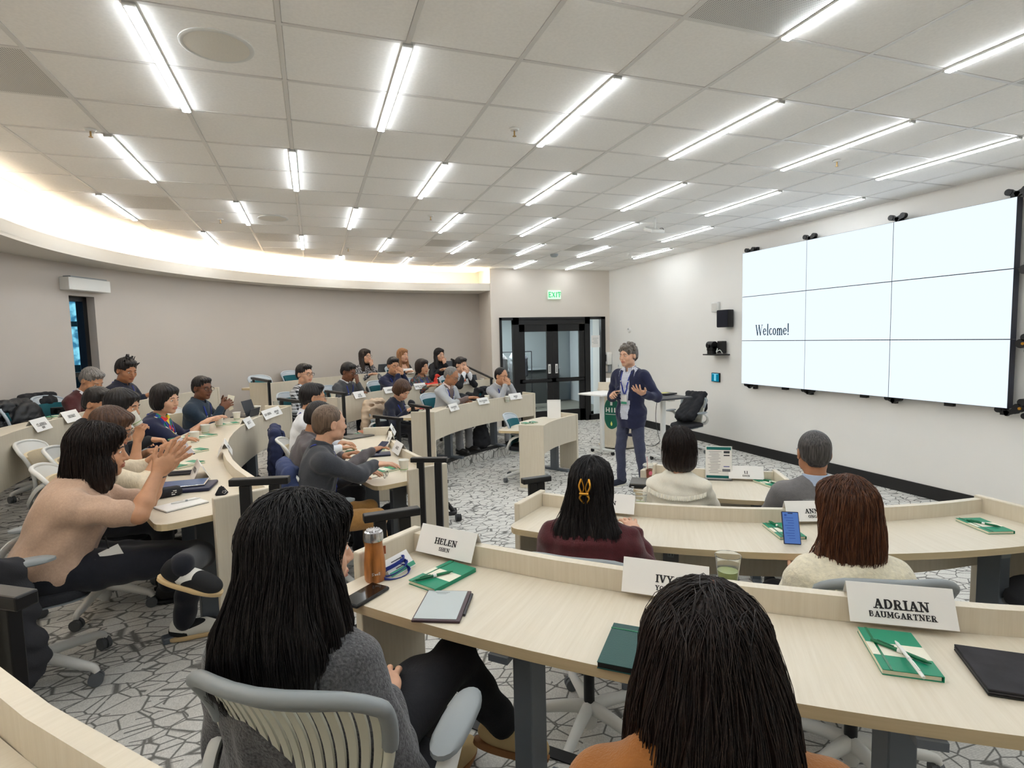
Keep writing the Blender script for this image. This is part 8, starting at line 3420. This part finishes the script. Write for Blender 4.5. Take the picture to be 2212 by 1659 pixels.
# chair with a black bag and jacket
p = at(1487, 915, 0.47)
pc = (p.x - 0.02, p.y)
chair('slat', pc[0], pc[1], 0.0, 200, 'chair holding a black bag by the right wall behind the speaker', spin=0.5)
bg = drape('backpack', 'black backpack and jacket heaped on the chair by the right wall', 'bag', (pc[0], pc[1], 0.0), math.radians(200 - 90),
      [('c', (-0.10, -0.25, 0.88), (-0.10, 0.06, 0.60), 0.085, 0.075), ('c', (0.10, -0.25, 0.88), (0.10, 0.08, 0.60), 0.085, 0.075), ('c', (0.0, -0.22, 0.90), (0.0, 0.10, 0.58), 0.08, 0.06), ('c', (-0.16, -0.26, 0.95), (0.16, -0.26, 0.95), 0.045, 0.04), ('c', (0.17, -0.10, 0.66), (0.20, -0.04, 0.36), 0.055, 0.045), ('e', (0.0, -0.28, 0.75), (0.2, 0.04, 0.18))],
      M_DARKFAB, seed=31, extra='bag_body')
bm = bmesh.new()
tube(bm, smoothpath([(0.1, -0.3, 0.95), (0.2, -0.33, 0.98), (0.22, -0.3, 0.88), (0.14, -0.27, 0.80)], 6), 0.014, 6, flat=(1.4, 0.4))
obj('strap', bm, M_BLACK, bg, smooth=50)
# black stand with casters in the aisle
t = thing('easel_stand', 'black folded rolling stand leaning in the aisle by the handrail', 'stand', at(958, 1105, 0.0), 0)
o_ = t.location
w = lambda x, y, z: at(x, y, z) - o_
bm = bmesh.new()
tube(bm, [w(905, 1010, 0.62), w(982, 1108, 0.06)], 0.026, 8)
obj('slanted_leg', bm, M_BLACK, t, smooth=40)
bm = bmesh.new()
tube(bm, [w(908, 1035, 0.5), w(960, 1120, 0.1)], 0.010, 8)
obj('brace', bm, M_GREYP, t, smooth=40)
bm = bmesh.new()
a1, a2 = w(932, 1114, 0.07), w(985, 1108, 0.07)
tube(bm, [a1, a2], 0.024, 8)
obj('foot_bar', bm, M_BLACK, t, smooth=40)
for q in (w(978, 1104, 0.04), w(988, 1118, 0.04)):
    bm = bmesh.new()
    cyl(bm, q, 0.04, 0.035, 20, axis='X')
    cyl(bm, q + Vector((0.03, 0, 0)), 0.036, 0.02, 20, axis='X')
    obj('caster', bm, M_BLACK, t, smooth=40)
# bags on the floor
drape('backpack', 'black backpack on the floor under the desk of the light grey blazer', 'bag', at(1040, 968, 0.18), 0.4,
      [('e', (0, 0, 0.20), (0.15, 0.12, 0.20)), ('c', (0.05, 0.05, 0.3), (0.12, 0.05, 0.42), 0.07, 0.05), ('c', (-0.1, 0, 0.1), (0.1, 0, 0.1), 0.09, 0.09)], M_DARKFAB, seed=41, extra='bag_body')
drape('bag', 'black soft bag on the floor left of the handrail beside the wooden bottle', 'bag', at(845, 1155, 0.18), 0.4,
      [('e', (0, 0, 0.14), (0.20, 0.14, 0.14)), ('e', (0.08, 0, 0.20), (0.10, 0.10, 0.10))], M_DARKFAB, seed=42, extra='bag_body')
# coats on the corridor rack
for k, (x, m_, lb) in enumerate(((-0.7, LTTROU, 'grey coat at the left end of the corridor rack'), (-0.35, MAROON, 'dark red coat on the corridor rack'), (0.0, MIDGREY, 'mid grey coat on the corridor rack'), (0.3, LTBLAZER, 'pale grey coat on the corridor rack'), (0.6, CHAR, 'charcoal coat on the corridor rack'))):
    drape('coat', lb, 'coat', (4.75 + x, 14.2, 0), 0.15 * (k % 3 - 1),
          [('e', (0, 0, 1.15), (0.10, 0.20, 0.40)), ('c', (0, -0.16, 1.42), (0, 0.16, 1.42), 0.06, 0.06), ('c', (0, 0, 1.44), (0, 0, 1.54), 0.03, 0.014), ('c', (0, -0.22, 1.38), (0, -0.25, 0.95), 0.05, 0.04)], m_, seed=50 + k, vox=0.02)

# ================================================================ DETAILS ON PEOPLE
# gold hair clip
def wpt(inf, x, y, z):
    """head local -> room"""
    v_ = inf['hc'] + inf['A'] @ (np.array([x, y, z]) * inf['hs'])
    return Matrix.Rotation(inf['rz'], 3, 'Z') @ Vector(v_) + inf['org']


hbv = BVHTree.FromPolygons([tuple(v) for v in P4['hV']], [tuple(f) for f in P4['hF']])
cc = P4['hc'] + P4['A'] @ np.array([0, -0.20, -0.005])
hit = hbv.ray_cast(Vector(cc), Vector(P4['A'] @ np.array([0, 1, 0])))
bm = bmesh.new()
base = hit[0] + Vector((0, -0.006, 0))
for sx in (-1, 1):
    tube(bm, smoothpath([base + Vector((sx * 0.006, 0, -0.045)), base + Vector((sx * 0.020, -0.012, -0.02)), base + Vector((sx * 0.012, -0.014, 0.0)), base + Vector((sx * 0.024, -0.008, 0.03)), base + Vector((sx * 0.016, 0.004, 0.06))], 5), 0.0045, 6)
    tube(bm, smoothpath([base + Vector((sx * 0.016, 0.004, 0.06)), base + Vector((sx * 0.004, -0.004, 0.02)), base + Vector((sx * 0.018, -0.008, -0.01))], 5), 0.003, 6)
tube(bm, [base + Vector((-0.02, -0.016, 0.0)), base + Vector((0.02, -0.016, 0.0))], 0.006, 8)
obj('hair_clip', bm, M_GOLD, P4['root'], smooth=50)['label'] = 'gold bow shaped hair clip'
# watch bands
for inf, s, m_, w_, lb in ((P9, 1, M_BLACK, 0.012, 'black wrist band'), (P8, 1, M_GOLD, 0.003, 'thin gold bracelet'), (P8, -1, M_BLACK, 0.014, 'black wrist watch'), (P20, 1, M_BLACK, 0.01, None), (P26, -1, M_BLACK, 0.01, None), (P21, -1, M_BLACK, 0.01, None), (P1, -1, M_SILVER, 0.01, 'silver wrist watch')):
    S_, E_, W_ = inf['arms'][s]
    d = unit(W_ - E_)
    bm = bmesh.new()
    c_ = Vector(W_ - d * 0.03)
    tube(bm, [c_ - Vector(d) * w_, c_ + Vector(d) * w_], 0.0295, 18)
    o = obj('wrist_band', bm, m_, inf['root'], smooth=40)
    if lb:
        o['label'] = lb
# badge hanging from the beige sweater
S_, E_, W_ = P8['arms'][1]
p = P8['X'](0.10, 0.17, 0.10)
bm = bmesh.new()
box(bm, (0, 0, 0), (0.003, 0.085, 0.13), M=Matrix.Translation(Vector(p) + Vector((0.06, 0.06, -0.01))) @ Matrix.Rotation(0.35, 4, 'X'), bevel=0.001)
obj('name_badge', bm, M_PAPER, P8['root'])
bm = bmesh.new()
box(bm, (0.002, 0, -0.045), (0.002, 0.085, 0.03), M=Matrix.Translation(Vector(p) + Vector((0.06, 0.06, -0.01))) @ Matrix.Rotation(0.35, 4, 'X'))
obj('badge_band', bm, MATS['badge green'], P8['root'])
bm = bmesh.new()
q = Vector(p) + Vector((0.06, 0.06, -0.01))
tube(bm, [q + Vector((0, -0.02, 0.06)), q + Vector((-0.01, -0.03, 0.12))], 0.004, 6)
obj('badge_clip', bm, M_BLACK, P8['root'])
# ruffle on the ivory blouse
rows = []
bm = bmesh.new()
X_, Tt_ = P6['X'], P6['Tt']
N_ = 90
for j, (rz_, zz) in enumerate(((0.0, 0.0), (0.012, -0.012), (0.018, -0.026))):
    row = []
    for k in range(N_ + 1):
        u = -1 + 2 * k / N_
        x = u * 0.185
        pt = Vector(X_(x, -0.25, Tt_ - 0.115 + 0.03 * abs(u) ** 3))
        h_ = P6['BVt'].ray_cast(pt, Vector((0, 1, 0)))
        q = h_[0] if h_[0] is not None else pt + Vector((0, 0.2, 0))
        q = q + Vector((0, -0.004 - rz_ - (0.006 * math.sin(k * 1.9) if j else 0), zz + (0.003 * math.sin(k * 2.7) if j == 2 else 0)))
        row.append(bm.verts.new(q))
    rows.append(row)
for a_, b_ in zip(rows, rows[1:]):
    for k in range(N_):
        bm.faces.new((a_[k], a_[k + 1], b_[k + 1], b_[k]))
obj('ruffle', bm, BLOUSE, P6['root'], smooth=60)
# clicker in the speaker's hand
S_, E_, W_ = P1['arms'][1]
hd = W_ + unit(W_ - E_) * 0.09
cw = Matrix.Rotation(P1['rz'], 3, 'Z') @ Vector(hd) + P1['org']
t = thing('clicker', 'small black presentation clicker in the hand of the standing speaker', 'clicker', cw, P1['rz'])
bxo('clicker_body', (0, 0.01, 0.0), (0.028, 0.11, 0.018), M_BLACK, t, 0.006, smooth=40)
bxo('clicker_button', (0, 0.04, 0.010), (0.012, 0.016, 0.003), M_GOLD, t, 0.001)
# belt of the speaker
bm = bmesh.new()
n = 30
rr = []
for z_, g_ in ((0.0, 0.0), (0.035, 0.0)):
    rr.append([bm.verts.new((P1['P0'][0] + math.cos(2 * PI * k / n) * 0.176, P1['P0'][1] + math.sin(2 * PI * k / n) * 0.142 - 0.005, P1['P0'][2] + 0.03 + z_)) for k in range(n)])
for k in range(n):
    bm.faces.new((rr[0][k], rr[0][(k + 1) % n], rr[1][(k + 1) % n], rr[1][k]))
obj('belt', bm, M_TAN, P1['root'], smooth=40)


# parting line on the crown of the woman in the camel coat
hbv = BVHTree.FromPolygons([tuple(v) for v in P3['hV']], [tuple(f) for f in P3['hF']])
bm = bmesh.new()
rows = []
for k in range(15):
    ty = -0.055 + 0.11 * k / 14
    row = []
    for s in (-1, 1):
        wd_ = 0.0045 * math.sin(PI * (k + 0.7) / 15.4) * (1.0 + 0.5 * math.sin(k * 2.1))
        q = P3['hc'] + P3['A'] @ np.array([0.010 + s * wd_, ty, 0.20])
        h_ = hbv.ray_cast(Vector(q), Vector(P3['A'] @ np.array([0, 0, -1.0])))
        row.append(bm.verts.new(h_[0] + h_[1] * 0.004))
    rows.append(row)
for a_, b_ in zip(rows, rows[1:]):
    bm.faces.new((a_[0], a_[1], b_[1], b_[0]))
obj('parting', bm, skin('tan')[0], P3['root'], smooth=60)


# ---- hair strands on the nearest heads
def head_strands(inf, hm, n, part=0.0, step=0.03, steps=16, width=0.0016, lift=0.006, seed=5, crown=(0, -0.02, 0.13), spread=1.0, zmin=None):
    rs = np.random.RandomState(seed)
    V, Fq = inf['hV'], inf['hF']
    bv = BVHTree.FromPolygons([tuple(v) for v in V], [tuple(f) for f in Fq])
    hc, A = inf['hc'], inf['A']
    seeds = []
    for _ in range(n):
        # start near the parting line, running back to front over the top
        ty = rs.uniform(-0.07, 0.06)
        sx = rs.choice([-1, 1])
        px = part + sx * rs.uniform(0.001, 0.012)
        if rs.rand() < 0.45:
            fi = rs.uniform(0, 2 * PI)
            px, ty = 0.07 * math.cos(fi), -0.02 + 0.09 * math.sin(fi)
        q = hc + A @ (np.array([px, ty, 0.20]))
        h_ = bv.ray_cast(Vector(q), Vector(A @ np.array([0, 0, -1.0])))
        if h_[0] is None:
            continue
        dr_ = A @ np.array([sx * 1.0 if rs.rand() < 0.7 else px * 12, (ty + 0.0) * 4 - 0.4, -0.1])
        seeds.append((h_[0], tuple(dr_)))
    return strands(inf['root'], 'hair_strands', bv, seeds, hm, n_steps=steps, step=step, width=width, lift=lift, jitter=0.5, seed=seed, zmin=zmin)


head_strands(P2, HAIRM['black'], 1100, step=0.030, steps=17, width=0.0011, seed=11)
head_strands(P3, HAIRM['darkbrown'], 1500, step=0.030, steps=20, width=0.0009, seed=12, part=0.01)
head_strands(P4, HAIRM['black'], 500, step=0.034, steps=13, width=0.0013, seed=13)
head_strands(P5, HAIRM['brown'], 700, step=0.030, steps=13, width=0.0013, seed=14)
head_strands(P8, HAIRM['darkbrown'], 600, step=0.030, steps=11, width=0.0013, seed=15)
head_strands(P6, HAIRM['darkbrown'], 300, step=0.028, steps=9, width=0.0014, seed=16)

# ================================================================ OUTSIDE THE WINDOW
ww_ = Vector((math.cos(math.radians((wa0 + wa1) / 2)), math.sin(math.radians((wa0 + wa1) / 2)), 0))
_d = ray(165, 700)
oc = Vector((_d.x, _d.y, 0)).normalized() * 13.5
t = thing('neighbour_building', 'dark building with lit blue windows seen through the narrow window', 'building', (oc.x, oc.y, -3.0), math.atan2(_d.y, _d.x) + PI / 2)
bxo('facade', (0, -0.3, 5.0), (12, 0.3, 12.0), mat('night facade', rgb(44, 48, 54), 0.8), t)
k = 0
M_WINL = bpy.data.materials.new('lit blue frosted window')
M_WINL.use_nodes = True
_nt = M_WINL.node_tree
_b = _nt.nodes['Principled BSDF']
_tc = nn(_nt, 'ShaderNodeTexCoord')
_n = nn(_nt, 'ShaderNodeTexNoise')
_n.inputs['Scale'].default_value = 9
_nt.links.new(_tc.outputs['Object'], _n.inputs['Vector'])
_r = nn(_nt, 'ShaderNodeValToRGB')
_r.color_ramp.elements[0].position = 0.4
_r.color_ramp.elements[0].color = rgb(20, 90, 120)
_r.color_ramp.elements[1].position = 0.6
_r.color_ramp.elements[1].color = rgb(130, 205, 225)
_nt.links.new(_n.outputs[0], _r.inputs[0])
_nt.links.new(_r.outputs[0], _b.inputs['Emission Color'])
_b.inputs['Emission Strength'].default_value = 0.8
wbm = bmesh.new()
box(wbm, (0, 0, 0), (1.4, 0.05, 0.72))
w0 = obj('lit_window', wbm, M_WINL, t)
w0.location = (0, 0.1, 5.0)
for i in range(-4, 5):
    for j in range(0, 6):
        if i == 0 and j == 0:
            continue
        o = w0.copy()
        COL.objects.link(o)
        o.location = (i * 1.65, 0.1, 4.2 + j * 0.82 + 0.8)
